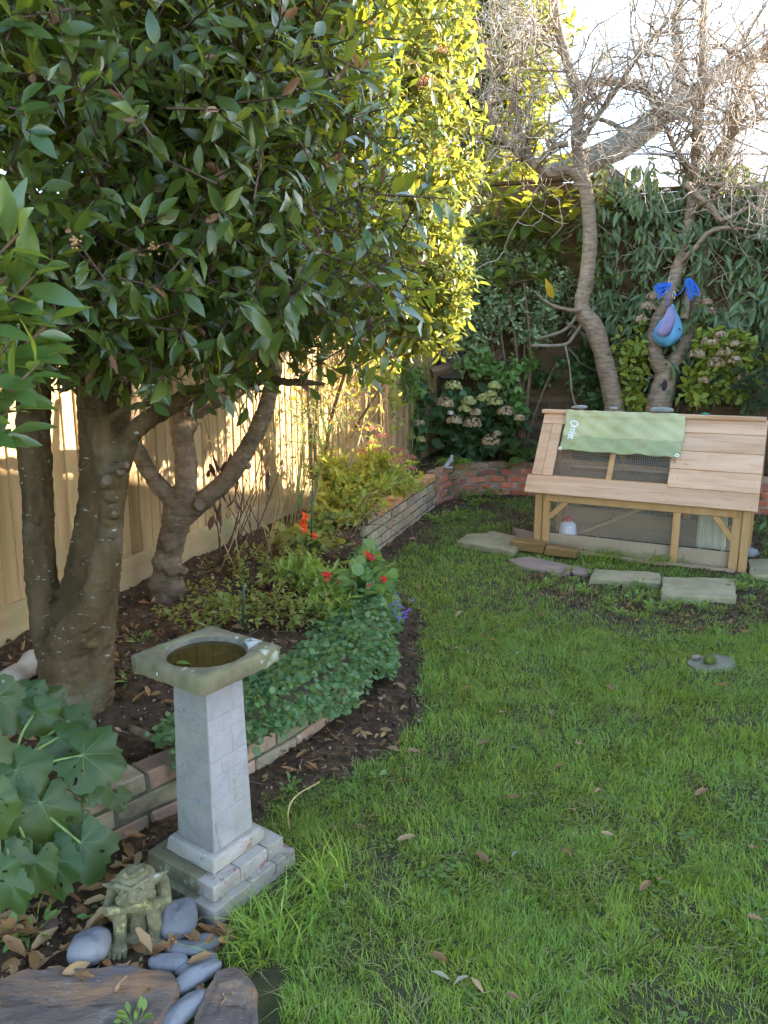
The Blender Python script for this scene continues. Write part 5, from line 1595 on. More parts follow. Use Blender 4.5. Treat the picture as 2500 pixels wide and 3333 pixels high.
part('pupil', join(*[xf(ell((s * .0165, -.0350, .0040), (.0024, .0015, .0024), 8, 6), Matrix.Diagonal((1.12, 1, 1, 1)) @ hd) for s in (-1, 1)]), M['stem_dark'], gg)

# ------------------------------------------------------------------ slate slabs and pebbles in front
slab('slate_slab', 'large rust-stained slate slab along the bottom left edge', 'slab', pxy([(-160, 3260), (60, 3165), (200, 3148), (330, 3150), (420, 3145), (560, 3168), (588, 3200), (585, 3240), (540, 3290), (505, 3345), (440, 3420), (300, 3520), (-200, 3560)], .04), -.02, .045, M['slate'], 11, .004, .025, .007)
slab('slate_slab', 'brown slate slab between the pebbles and the lawn at the bottom edge', 'slab', pxy([(705, 3160), (760, 3142), (800, 3155), (838, 3225), (845, 3330), (860, 3480), (600, 3500), (615, 3400), (640, 3290)], .035), -.02, .04, M['slate'], 12, .004, .025, .006)
PB = [(292, 3085, .052, .046, .036, 'rounded blue-grey pebble left of the gargoyle', .2, 0), (576, 3010, .047, .056, .028, 'largest smooth blue-grey pebble, tilted against the bird bath base', .3, .5),
      (608, 3092, .048, .024, .012, 'flat blue-grey pebble below the largest pebble', -.2, 0), (672, 3075, .034, .026, .012, 'greenish flat pebble under the grass tuft by the bird bath', .4, 0),
      (545, 3137, .050, .026, .014, 'flat dark pebble at the gargoyle foot on the slate edge', .1, 0), (632, 3150, .052, .023, .013, 'long flat pebble in the middle of the pebble row', .75, 0),
      (648, 3185, .066, .026, .017, 'long pale blue-grey pebble beside the brown slate', .8, 0), (590, 3300, .062, .028, .018, 'grey pebble wedged between the two slates at the bottom edge', 1.0, 0),
      (160, 3020, .026, .022, .016, 'small dark brown pebble among the dead leaves', .0, 0)]
for i, (px, py, a, b, c, lab, rz, rx) in enumerate(PB):
    p = gnd(px, py, c * .8)
    pebble('pebble', lab, 'pebble', (p.x, p.y, c * .85 + (.02 if rx else .006)), (a, b, c), M['pebble'] if i < 8 else M['stem_dark'], rz, 40 + i, rx, 'pebbles by the stone gargoyle')

# ------------------------------------------------------------------ bag and ropes on the tree
bp = at(2190, 990, 7.74)
bg_ = thing('hanging_bag', 'sky blue and lilac cloth bag hanging from the forked tree', 'bag', bp - Vector((0, 0, .40)))
V, F = [], []
prof = [(.0, .004), (.055, .010), (.098, .035), (.128, .075), (.138, .12), (.128, .17), (.106, .22), (.078, .27), (.050, .32), (.026, .365), (.010, .40)]
NS_ = 26
for i, (r_, z) in enumerate(prof):
    for k in range(NS_):
        w = 2 * math.pi * k / NS_
        fold = 1 + .13 * math.sin(5 * w + 1 + 6 * z) * (.25 + z / .4) + .06 * math.sin(9 * w + 14 * z) + .03 * math.sin(13 * w - 30 * z)
        lean = -.045 * (1 - z / .4)
        V.append((r_ * math.cos(w) * fold + lean, r_ * .62 * math.sin(w) * fold, z + .012 * math.sin(2 * w + .6) * (1 - z / .4)))
for i in range(len(prof) - 1):
    for k in range(NS_): F.append((i * NS_ + k, i * NS_ + (k + 1) % NS_, (i + 1) * NS_ + (k + 1) % NS_, (i + 1) * NS_ + k))
V = [(x + random.uniform(-.005, .005), y + random.uniform(-.006, .006), z + random.uniform(-.004, .004)) for x, y, z in V]
part('body', (V, F), M['bag_blue'], bg_)
FLAP = [[(-.062, .355), (-.030, .385), (-.006, .365), (.004, .34)], [(-.085, .31), (-.055, .325), (-.015, .30), (.008, .28)], [(-.115, .255), (-.085, .25), (-.035, .24), (.004, .225)],
        [(-.145, .205), (-.115, .195), (-.06, .19), (-.012, .175)], [(-.168, .155), (-.14, .14), (-.085, .135), (-.03, .13)], [(-.165, .115), (-.14, .098), (-.095, .095), (-.045, .105)]]
fl = []
for i, row in enumerate(FLAP):
    for k, (x, z) in enumerate(row):
        yy = -.022 - .085 * math.sin(min(1, (.40 - z) / .24) * 1.4) * (.62 + .38 * math.sin((k + .6) / 3.4 * 2.6)) - .010 * math.sin(k * 2.1 + i)
        fl.append((x, yy, z))
part('flap', (fl, [(i * 4 + k, i * 4 + k + 1, i * 4 + k + 5, i * 4 + k + 4) for i in range(5) for k in range(3)]), M['bag_lilac'], bg_).modifiers.new('t', 'SOLIDIFY').thickness = .006
part('flap_edge', tube(catmull([fl[3], fl[7], fl[11], fl[15], fl[19], fl[23], fl[22], fl[21]], 4), .006, 6), M['bag_lilac'], bg_)
part('strap', tube([(.0, 0, .385), (.004, 0, .42), (.004, 0, .45)], .008, 6), M['black'], bg_)
part('carabiner', tube([(.004 + .012 * math.cos(w), 0, .485 + .036 * math.sin(w)) for w in np.linspace(0, 6.283, 17)[:-1]], .0048, 6, closed=True), M['metal'], bg_)
board('care_tag', (.034, .004, .012), (.055, -.088, .16), (0, R(35), .3), M['stem_dark'], bg_, .001)
for lab, px, py, Y, sd, ang in (('looped coil of blue rope left of the forked tree', 2180, 928, 7.72, 1, R(195)), ('looped coil of blue rope right of the stems of the forked tree', 2234, 908, 7.70, 2, R(-48))):
    c = at(px, py, Y)
    rs = random.Random(sd)
    gs = []
    for k in range(9):                       # loops gathered at one point, fanning out and drooping
        ln, wd, an = rs.uniform(.12, .165), rs.uniform(.018, .034), ang + rs.uniform(-.42, .42)
        ux, uz = math.cos(an), math.sin(an)
        pts = []
        for w in np.linspace(0, 6.283, 21)[:-1]:
            a_ = (1 - math.cos(w)) / 2 * ln; b_ = math.sin(w) * wd * (.3 + .7 * a_ / ln)
            pts.append(c + Vector((ux * a_ - uz * b_, -.02 - .004 * k - .015 * math.sin(w + k), uz * a_ + ux * b_ - .25 * a_ * a_ / ln)))
        gs.append(tube(pts, .0042, 5, closed=True))
    gs.append(tube(catmull([tuple(c), tuple(c + Vector((.02 * (1 if sd == 2 else -1), -.03, -.10))), tuple(c + Vector((.03 * (1 if sd == 2 else -1), -.03, -.20)))], 5), .0036, 5))
    tag(part('rope_coil', join(*gs), M['blue_rope']), lab, 'rope', 'blue rope coils on the tree')
tag(part('blue_cord', tube(catmull([tuple(at(2180, 928, 7.73)), tuple(at(2186, 950, 7.72)), tuple(at(2200, 962, 7.72)), tuple(at(2222, 945, 7.71)), tuple(at(2234, 910, 7.70))], 5), .0034, 5), M['blue_rope']), 'thin blue cord tied round the forked tree, holding the bag', 'cord')

# ------------------------------------------------------------------ small garden things
bp = gnd(1420, 1522, .365)
bp = Vector((.66, 7.72, .36))
st_ = thing('bird_statuette', 'small pale bird statuette on the end of the curved brick wall', 'statuette', bp, R(20))
o = part('figure', join(ell((0, 0, .012), (.045, .035, .012)), cap_((-.045, 0, .02), (.018, 0, .085), .018, .026), ell((.026, 0, .122), (.018, .017, .019)), cap_((.036, 0, .122), (.054, 0, .117), .007, .002), cap_((-.04, 0, .03), (-.075, 0, .008), .013, .006)), M['statue'], st_)
fuse(o, .004, 3)
a, b = at(-60, 2185, 2.75), at(118, 2060, 3.05)
lg = thing('weathered_log', 'bleached split log lying behind the big laurel trunk', 'log', (0, 0, 0))
part('wood', tube(catmull([tuple(Vector((a.x, a.y, .21))), tuple(Vector(((a.x + b.x) / 2, (a.y + b.y) / 2, .245))), tuple(Vector((b.x, b.y, .26)))], 6), [.05 + .008 * math.sin(i * 1.3) for i in range(13)], 9, .12), M['driftwood'], lg)
for lab, P_, r_, mt in (('orange bamboo cane leaning on the left fence beyond the sedum', [(1272, 1560, 7.0), (1262, 1400, 7.05), (1255, 1180, 7.1)], .008, 'cane'),
                        ('brown branch propped on the left fence left of the pale stems', [(1015, 1560, 5.6), (1012, 1420, 5.62), (1000, 1230, 5.65)], .017, 'stem_brown'),
                        ('green metal plant stake beside the orange geranium', [(1010, 1800, 4.6), (1015, 1690, 4.6), (1018, 1560, 4.6)], .005, 'stake'),
                        ('short dark stake standing behind the bird bath rim', [(790, 2040, 3.3), (793, 1960, 3.3), (792, 1900, 3.3)], .006, 'stake')):
    tag(part('garden_stake', tube([at(*p) for p in P_], r_, 7), M[mt]), lab, 'stake')
tag(part('fallen_branch', tube(catmull([tuple(gnd(430, 2370, .20)), tuple(gnd(480, 2395, .205)), tuple(gnd(560, 2425, .20))], 6), [.014] * 13, 7, .15), M['bark_brown']), 'short thick twig on the soil behind the bird bath pillar', 'branch')
# ------------------------------------------------------------------ planting
UP = np.array([0, 0, 1.0])


def mallow_leaf(seed):
    """rounded lobed leaf, stalk joint at the origin, with insect holes and raised veins"""
    rs = random.Random(seed)
    NR, NA = 8, 44
    V, F = [(0, 0, 0)], []
    ph = [rs.uniform(0, 6.28) for _ in range(5)]
    for r_ in range(1, NR + 1):
        for k in range(NA + 1):
            th = -2.75 + 5.5 * k / NA
            out = (.60 + .40 * math.cos(th * .62)) * (1 + .10 * math.cos(th * 5.2 + .4 * math.sin(ph[3])) + .05 * math.sin(th * 17 + ph[0]) + .03 * math.sin(th * 29))
            q = out * r_ / NR
            z = .16 * q * q * math.sin(2 * th + ph[1]) + .035 * q * math.cos(5.2 * th) - .26 * q * q * (.6 + .4 * math.cos(th)) + .06 * q * q * q * math.sin(7 * th + ph[2]) + .02 * q * math.sin(9 * q + 2 * th + ph[3])
            V.append((math.sin(th) * q, math.cos(th) * q, z))
    for k in range(NA): F.append((0, 1 + k + 1, 1 + k))
    for r_ in range(NR - 1):
        for k in range(NA):
            if r_ in (2, 3, 4, 5) and rs.random() < .022: continue
            a = 1 + r_ * (NA + 1) + k
            F.append((a, a + 1, a + NA + 2, a + NA + 1))
    vs_ = []
    for th in (-2.0, -1.15, -.45, .35, 1.1, 1.95):
        k = int((th + 2.75) / 5.5 * NA)
        pts = [Vector((0, 0, .008))] + [Vector(V[1 + r_ * (NA + 1) + k]) + Vector((0, 0, .006)) for r_ in range(0, NR - 1)]
        vs_.append(tube(pts, [.011 - .0012 * i for i in range(len(pts))], 5, cap=False))
    return (V, F), join(*vs_)


hk = thing('hollyhock', 'hollyhock with large lobed holed leaves spilling over the low wall at left', 'plant', (-1.12, 2.02, .16))
HO = Vector(hk.location)
lv = [mallow_leaf(i) for i in range(6)]
lmesh = [mesh('leaf', a[0], a[1], M['holly']) for a, b in lv]
vmesh = [mesh('veins', b[0], b[1], M['vein']) for a, b in lv]
# joint px, py, depth, reach px, direction on the picture (right, down), normal tilt
HL_ = [(269, 2458, 2.02, 150, (1, .35), .0), (132, 2614, 1.93, 165, (.05, 1), .1), (262, 2744, 1.90, 150, (.35, .9), .25), (166, 2800, 1.86, 150, (.25, .95), -.3), (108, 2798, 1.84, 140, (-.2, 1), -.1),
       (-40, 2600, 1.85, 150, (.2, 1), .1), (54, 2505, 1.96, 140, (.6, .8), .2), (141, 2266, 2.22, 100, (.9, .5), .5), (224, 2346, 2.18, 90, (1, .3), .4), (190, 2400, 2.10, 95, (.9, .6), -.3),
       (-10, 2270, 2.15, 140, (.5, .9), .2), (72, 2263, 2.2, 95, (.7, .4), .3), (115, 2317, 2.16, 100, (.6, .8), -.3), (0, 2805, 1.80, 150, (.2, 1), .3), (217, 2682, 1.97, 95, (.8, .8), -.2),
       (383, 2588, 2.12, 60, (.5, .9), .6), (-60, 2450, 1.95, 150, (.4, .9), 0), (-50, 2850, 1.75, 140, (.6, .8), .2),
       (40, 2880, 1.76, 110, (.1, 1), -.3), (300, 2560, 2.05, 80, (.9, .6), -.4)]
crown = Vector((-1.10, 2.03, .20))
for i, (px, py, Y, rp, (dx, dy), tl) in enumerate(HL_):
    p = at(px, py, Y)
    s = rp / FPX * Y * .92
    A_ = Vector((dx, -.45 * dy, -.75 * dy)).normalized()
    N__ = Vector((tl * 1.1 + .35 * math.sin(i * 2.1), -.55 + .3 * math.sin(i * 3.7), .72)).normalized()
    Mx = mats_of(np.array([p - HO]), np.array([A_]), np.array([N__]), np.array([s]))[0]
    o = put('leaf', lmesh[i % 6], hk, mat4=Mx)
    put('veins', vmesh[i % 6], o)
    mid = (p + crown) / 2 + Vector((0, -.02, .07))
    if i % 4 != 3: part('leaf_stalk', tube(catmull([tuple(crown - HO), tuple(mid - HO), tuple(p - HO)], 6), [.0052 - .00012 * k for k in range(13)], 6), M['stem_green'], hk)
part('stem', tube(catmull([(0, 0, -.05), (.02, .0, .05), (.03, .02, .12)], 4), .012, 7), M['stem_green'], hk)


def cover(name, label, cat_, blobs, n, k, tm, leaf, mat, base, stem_mat, seed, count=0, thick=.7, up=.5, tw=.08, stems=6, sr=.004, zmin=None, droop=.1, keep=None, group=None):
    """shrubby plant: stems from the base into the volume, leaf rosettes; the largest leaves may be parts"""
    t = thing(name, label, cat_, base, 0, group)
    Ob = np.array(base, float)
    G = cluster_crown(blobs, n, k, leaf, tw, up, thick, seed, zmin, keep, droop)
    g = np.random.default_rng(seed)
    for i in range(stems):
        b = blobs[i % len(blobs)]
        e = np.array(b[0]) + g.normal(size=3) * np.array(b[1]) * .45 - Ob
        r0 = g.normal(size=3) * .03; r0[2] = -.03
        m = (r0 + e) / 2 + g.normal(size=3) * .04
        part('stem', tube(catmull([tuple(r0), tuple(m), tuple(e)], 4), [sr * (1 - .05 * q) for q in range(9)], 6), stem_mat, t)
    G = (G[0] - Ob, G[1], G[2], G[3], G[4] - Ob, G[5] - Ob)
    leafy_at(t, G, tm, mat, stem_mat, count, tr=sr * .35)
    return t


def florets(c, r, n, s, g):
    D = unit(g.normal(size=(n, 3)))
    D[:, 2] = np.abs(D[:, 2]) * .9 - .25
    D = unit(D)
    P = np.array(c) + D * np.array([r, r, r * .8]) * (.86 + .2 * g.random((n, 1)))
    A_ = unit(np.cross(D, g.normal(size=(n, 3))))
    gs = []
    for q in range(2):
        B_ = A_ if q == 0 else unit(np.cross(D, A_))
        gs.append(scatter(BROAD, P - B_ * s * .5, B_, D + g.normal(size=(n, 3)) * .2, np.full(n, s)))
    return cat(*gs)


# -- hydrangeas
hp = [(1474, 1259, 24), (1449, 1314, 24), (1479, 1372, 22), (1538, 1380, 25), (1527, 1309, 21), (1512, 1332, 17), (1548, 1344, 16), (1573, 1297, 18), (1598, 1284, 18), (1611, 1311, 21), (1646, 1342, 23), (1610, 1257, 18), (1596, 1438, 26), (1691, 1362, 15), (1618, 1412, 11)]
hb = [(at(1480, 1340, 8.36), (.24, .16, .22)), (at(1560, 1360, 8.34), (.26, .17, .26)), (at(1640, 1380, 8.40), (.22, .16, .2)), (at(1540, 1440, 8.32), (.3, .14, .14))]
h1 = cover('hydrangea_bush', 'dark-leaved hydrangea with pink-green mophead flowers above the curved wall', 'shrub', [(tuple(a), b) for a, b in hb], 170, 5, [BROAD], .125, M['hydrangea'], (1.05, 8.45, .36), M['stem_brown'], 51, 230, .55, .5, .12, 9, .008)
g = np.random.default_rng(8)
for px, py, r in hp:
    c = at(px, py, 8.06 + .04 * g.random()) - Vector((1.05, 8.45, .36))
    part('flower_head', florets(c, r / FPX * 8.3 * 1.15, 100, .032, g), M['hyd_pink'] if py > 1335 or px < 1460 else M['hyd_flower'], h1)
c = at(1467, 1345, 8.12) - Vector((1.05, 8.45, .36))
tag(part('white_flower_head', florets(c, .036, 40, .022, g), M['hyd_white'], h1), 'small white flower head')
hb = [(at(1345, 1390, 8.25), (.14, .12, .28)), (at(1360, 1290, 8.3), (.16, .12, .16)), (at(1340, 1460, 8.2), (.16, .12, .12))]
h2 = cover('hydrangea_bush', 'small hydrangea against the green end of the left fence', 'shrub', [(tuple(a), b) for a, b in hb], 70, 5, [BROAD], .10, M['hydrangea'], (.36, 8.2, .34), M['stem_brown'], 52, 90, .8, .5, .1, 5, .006)
for px, py, r in ((1364, 1378, 18), (1335, 1423, 17), (1369, 1431, 15), (1359, 1266, 11)):
    part('flower_head', florets(at(px, py, 8.08) - Vector((.36, 8.2, .34)), r / FPX * 8.2, 60, .028, g), M['hyd_pink'] if py < 1400 else M['hyd_flower'], h2)
hb = [(at(2330, 1200, 7.62), (.26, .16, .32)), (at(2270, 1280, 7.62), (.16, .1, .22)), (at(2390, 1210, 7.6), (.26, .16, .30)), (at(2350, 1140, 7.62), (.28, .14, .2)), (at(2062, 1150, 7.95), (.15, .10, .42)), (at(2050, 1290, 7.95), (.13, .10, .25)), (at(2290, 1050, 7.9), (.12, .1, .18))]
h3 = cover('panicle_hydrangea', 'lime-leaved hydrangea with faded pink flower heads behind the bare trees', 'shrub', [(tuple(a), b) for a, b in hb], 330, 5, [BROAD, OVAL], .085, M['hyd_lime'], (2.75, 7.95, .36), M['stem_dark'], 53, 240, .8, .5, .12, 12, .006)
for px, py, r in ((2310, 1115, 26), (2360, 1150, 24), (2270, 1155, 24), (2330, 1185, 26), (2390, 1175, 22), (2420, 1230, 20), (2290, 1240, 16), (2345, 1090, 15), (2390, 1120, 15)):
    part('flower_head', florets(at(px, py, 7.42) - Vector((2.75, 7.95, .36)), r / FPX * 7.6, 46, .032, g), M['hyd_dry'], h3)
for px, py, r in ((2110, 1000, 26), (2085, 1040, 20), (2125, 965, 18), (2310, 1015, 20), (2300, 985, 16)):
    part('flower_head', florets(at(px, py, 7.84) - Vector((2.75, 7.95, .36)), r / FPX * 8.0, 46, .032, g), M['hyd_dry'], h3)

# -- variegated shrub and the climber hanging through it
vb = [(at(1530, 1090, 8.45), (.30, .16, .24)), (at(1650, 980, 8.45), (.42, .18, .34)), (at(1790, 1010, 8.4), (.30, .16, .24)), (at(1540, 1170, 8.4), (.22, .14, .22)), (at(1600, 850, 8.45), (.42, .16, .34)), (at(1560, 740, 8.45), (.26, .12, .3)), (at(1680, 760, 8.5), (.3, .1, .3)), (at(1740, 860, 8.45), (.34, .14, .26)), (at(1500, 960, 8.4), (.2, .14, .3)), (at(1730, 1090, 8.4), (.24, .14, .14)), (at(1830, 930, 8.3), (.16, .12, .16))]
cover('variegated_shrub', 'cream-edged grey-green shrub in front of the dark back fence', 'shrub', [(tuple(a), b) for a, b in vb], 1350, 9, [OVAL_S], .054, M['varieg'], (1.22, 8.55, .38), M['stem_brown'], 54, 0, .85, .6, .07, 8, .011)
vb = [(at(1570, 1180, 8.28), (.22, .06, .18)), (at(1650, 1230, 8.28), (.20, .06, .22)), (at(1690, 1330, 8.28), (.14, .06, .26)), (at(1720, 1180, 8.28), (.12, .06, .14))]
cover('hanging_climber', 'mid-green climber with pointed leaves hanging above the hydrangea', 'climber', [(tuple(a), b) for a, b in vb], 150, 4, [BROAD, OVAL], .080, M['passion'], (1.3, 8.5, .38), M['stem_green'], 55, 160, .95, .2, .1, 6, .004, None, .4)
vb = [(at(1900, 1200, 8.32), (.30, .05, .26)), (at(1960, 1300, 8.25), (.24, .05, .14)), (at(1760, 1220, 8.45), (.15, .05, .14))]
cover('ivy', 'dark ivy on the back fence between the trees', 'climber', [(tuple(a), b) for a, b in vb], 240, 4, [BROAD], .058, M['ivy'], (1.9, 8.45, .38), M['stem_brown'], 56, 0, .95, .2, .08, 5, .004, None, .4)

# -- loquat: big ribbed leaves in rosettes
lq = thing('loquat', 'young loquat with long ribbed leaves rising in front of the back fence', 'shrub', (1.5, 8.35, .38))
LO = np.array(lq.location)
P, A, Nn, S = [], [], [], []
g = np.random.default_rng(12)
HUBS = [np.array(at(*p)) - LO for p in ((1580, 780, 8.4), (1690, 800, 8.4), (1790, 780, 8.4), (1940, 960, 8.4), (1700, 520, 8.4), (1660, 960, 8.4))]
for h_ in HUBS:
    m_ = h_ * .5 + g.normal(size=3) * .06
    part('stem', tube(catmull([(g.uniform(-.05, .05), 0, -.03), tuple(m_), tuple(h_)], 6), [.017 - .0005 * q for q in range(13)], 7, .05), M['stem_brown'], lq)
for px, py, sz in ((1640, 640, .22), (1660, 740, .24), (1725, 730, .24), (1600, 780, .22), (1800, 770, .22), (1850, 720, .2), (1770, 820, .2), (1870, 820, .18), (1575, 620, .20), (1605, 665, .19), (1700, 680, .24), (1795, 690, .23), (1760, 640, .2), (1835, 640, .2), (1950, 705, .2), (1985, 660, .18), (1930, 845, .2), (1962, 915, .25), (1660, 865, .18), (1610, 905, .17), (1745, 905, .17), (1560, 740, .16),
                   (1710, 330, .2), (1690, 250, .18), (1740, 400, .2), (1700, 470, .2), (1650, 400, .18), (1790, 420, .18), (1840, 520, .17), (1660, 560, .18), (1720, 560, .2)):
    c = np.array(at(px, py, 8.2 + .15 * g.random())) - LO
    if py != 0:
        hub = min(HUBS, key=lambda h_: np.linalg.norm(h_ - c))
        part('stem', tube(catmull([tuple(hub), tuple((hub * .5 + c * .5) + g.normal(size=3) * .05), tuple(c)], 5), [.010 - .0005 * q for q in range(11)], 6), M['stem_brown'], lq)
    for q in range(9):
        w = q * 2.4 + g.random()
        a_ = unit(np.array([math.cos(w), math.sin(w) * .8, .55 + .5 * g.random() - .12 * q]))
        P.append(c); A.append(a_); Nn.append(unit(np.array([0, -.2, 1]) + g.normal(size=3) * .25)); S.append(sz * (.85 + .45 * g.random()))
leaf_parts('leaf', [LOQUAT, LAURELB], np.array(P), np.array(A), np.array(Nn), np.array(S), M['loquat'], lq)
p = np.array(at(1775, 905, 8.0)) - LO
tag(put('yellow_leaf', mesh('leaf', LOQUAT[0], LOQUAT[1], M['yellow_leaf']), lq, mat4=mats_of(np.array([p]), np.array([[.35, -.2, -.9]]), np.array([[-.3, -.9, .2]]), np.array([.21]))[0]), 'drooping yellow leaf')

# -- evergreen climber over the right of the back fence
ce = thing('evergreen_climber', 'mass of narrow drooping evergreen leaves over the back fence at right', 'climber', tuple(CORNER + BD * 3.2) )
CO = np.array(ce.location)
g = np.random.default_rng(14)
n = 1500
sx = 1.55 + 3.6 * g.random(n)
zz = 1.05 + 2.25 * g.random(n) ** .85
dep = .06 + .30 * g.random(n) * np.clip(.4 + fbm(sx * 2.4, zz * 2.4, 4), .3, 1.2)
ok = (zz > 1.7 - (sx - 1.6) * .9) & (g.random(n) < .5 + .8 * (fbm(sx * 3, zz * 3, 9) - .25))
sx, zz, dep = sx[ok], zz[ok], dep[ok]
base = np.array(CORNER)[None] + np.array(BD)[None] * sx[:, None] + np.array([-BD.y * -1, BD.x * -1, 0])[None] * 0
nrm_ = np.array([BD.y, -BD.x, 0])
base = base + nrm_[None] * dep[:, None]; base[:, 2] = zz
k = 6
i = np.repeat(np.arange(len(base)), k)
P = base[i] + g.normal(size=(len(i), 3)) * .035
A = unit(np.array([0, 0, -1.0]) + nrm_ * .55 + g.normal(size=(len(i), 3)) * .55)
Nn = unit(nrm_ * .8 + UP * .5 + g.normal(size=(len(i), 3)) * .35)
S = .10 + .07 * g.random(len(i))
leafy_at(ce, (P - CO, A, Nn, S, base - CO, base - CO + g.normal(size=base.shape) * .10), [NARROW], M['climber'], M['vine'], 180, tr=.002)
segs = []
for q in range(130):
    s_ = 1.5 + 3.4 * g.random(); p0 = np.array(CORNER + BD * s_) + nrm_ * (.03 + .1 * g.random()); p0[2] = .7 + 2.1 * g.random()
    d = unit(g.normal(size=3) * np.array([1, .25, .8]) + np.array([0, 0, .2]))
    for j in range(7):
        d = unit(d + g.normal(size=3) * .3); d[1] *= .6
        p1 = p0 + d * .12; segs.append((p0, p1)); p0 = p1
part('vine_stems', prisms(np.array([a for a, b in segs]) - CO, np.array([b for a, b in segs]) - CO, .006, .005, 5), M['vine'], ce, kind='stuff')
part('main_stem', tube(catmull([(0, -.02, -.05), (.05, -.03, .8), (-.1, -.05, 1.6), (.15, -.05, 2.5)], 6), [.02 - .0005 * q for q in range(19)], 7, .06), M['vine'], ce)

for lab, L_ in (('grey bare vine stem running left from the first bare tree over the dark fence', [(1730, 1125, 8.2), (1835, 1122, 8.15), (1870, 1090, 8.1), (1905, 1040, 8.05), (1935, 1000, 8.0)]),
                ('upper of two crossing grey vine stems left of the first bare tree', [(1745, 1105, 8.25), (1835, 1075, 8.2), (1880, 1025, 8.12), (1930, 930, 8.1)]),
                ('long thin vine looping down from the crossing stems to the wall top', [(1840, 1125, 8.1), (1855, 1200, 8.1), (1862, 1280, 8.1), (1885, 1330, 8.05), (1960, 1355, 8.0)]),
                ('thick vine stem curving behind the first bare tree', [(1845, 1050, 8.3), (1900, 1090, 8.3), (1935, 1140, 8.3), (1990, 1165, 8.3), (2060, 1140, 8.3)]),
                ('upright vine stem between the two bare trees', [(1965, 950, 8.25), (1985, 1060, 8.3), (2000, 1140, 8.3), (2030, 1240, 8.3), (2045, 1370, 8.3)]),
                ('straight vine stems running right past the first bare tree', [(1930, 965, 8.3), (2000, 960, 8.3), (2080, 985, 8.3), (2160, 1010, 8.3)])):
    tag(part('vine', tube(catmull([tuple(at(*p)) for p in L_], 6), .018 if 'thin' not in lab else .010, 7, .08), M['vine']), lab, 'vine')


# -- ferns
def fern(label, base, n, ln, mat, seed, lean=(0, -.5)):
    g = np.random.default_rng(seed)
    t = thing('fern', label, 'fern', base)
    for q in range(n):
        w = q / n * 6.28 + g.random()
        d = np.array([math.cos(w) + lean[0], math.sin(w) + lean[1], .0]); d = d / (np.linalg.norm(d) + .2)
        pts = [np.array([0, 0, 0]) + d * ln * f + UP * ln * (.75 * f - .85 * f * f) for f in np.linspace(0, 1, 12)]
        o = part('frond', tube([tuple(p) for p in pts], [.0025 - .00015 * i for i in range(12)], 4), M['stem_green'], t)
        P, A, Nn, S = [], [], [], []
        for i in range(2, 12):
            tan = unit(pts[i] - pts[i - 1]); side = unit(np.cross(tan, UP))
            for s in (-1, 1):
                for h in (0, .5):
                    P.append(pts[i] - tan * ln / 12 * h); A.append(unit(side * s + tan * .5)); Nn.append(UP + g.normal(size=3) * .2); S.append(ln * .24 * math.sin(min(1, (12.6 - i - h * .2) / 9) * 1.5))
        part('leaflets', scatter(NARROW, *map(np.array, (P, A, Nn, S))), mat, o)


fern('bright green fern drooping over the end of the curved brick wall', (.74, 8.02, .37), 8, .30, M['fern'], 1, (.2, -.4))
fern('dark feathery fern above the left end of the hutch ridge', tuple(Vector((at(1690, 1350, 8.1).x, 8.1, .55))), 9, .36, M['fern_dark'], 2, (0, -.2))
fern('small dark fern below the hydrangea near the left fence', (.70, 8.3, .36), 7, .26, M['fern'], 3, (0, -.3))

# -- sedum
sb = [(at(1190, 1560, 5.85), (.30, .20, .22)), (at(1110, 1590, 5.6), (.26, .18, .22)), (at(1280, 1545, 6.1), (.22, .16, .16)), (at(1230, 1490, 5.95), (.20, .14, .16)), (at(1150, 1650, 5.45), (.24, .12, .16)), (at(1060, 1520, 5.7), (.18, .14, .16))]
sd_ = cover('sedum', 'yellow-green sedum clump with dusky pink flat flower heads by the fence', 'plant', [(tuple(a), b) for a, b in sb], 470, 7, [OVAL], .050, M['sedum'], (-.17, 6.05, .28), M['stem_green'], 60, 160, .9, .7, .1, 12, .006)
g = np.random.default_rng(9)
for px, py, r in ((1205, 1408, 30), (1250, 1432, 32), (1215, 1455, 28), (1240, 1475, 26), (1298, 1480, 34), (1325, 1500, 32), (1290, 1515, 28), (1335, 1535, 22), (1175, 1480, 20)):
    c = np.array(at(px, py - 8, 5.66 + .1 * g.random())) - np.array([-.17, 6.05, .28])
    n = 130
    D = g.normal(size=(n, 3)); rr = np.sqrt(g.random(n)); w = g.random(n) * 6.28
    R_ = r / FPX * 6
    P = c + np.stack([np.cos(w) * rr * R_, np.sin(w) * rr * R_, (1 - rr ** 2) * R_ * .35 - .01 * g.random(n)], -1)
    part('flower_head', scatter(SIMPLE, P, UP + D * .7, D, np.full(n, .016)), M['sedum_flower'], sd_)
    part('flower_stalk', tube([tuple(c), tuple(c * .6 + np.array([0, 0, -.03])), (g.uniform(-.05, .05), g.uniform(-.05, .05), .0)], .004, 5), M['stem_green'], sd_)

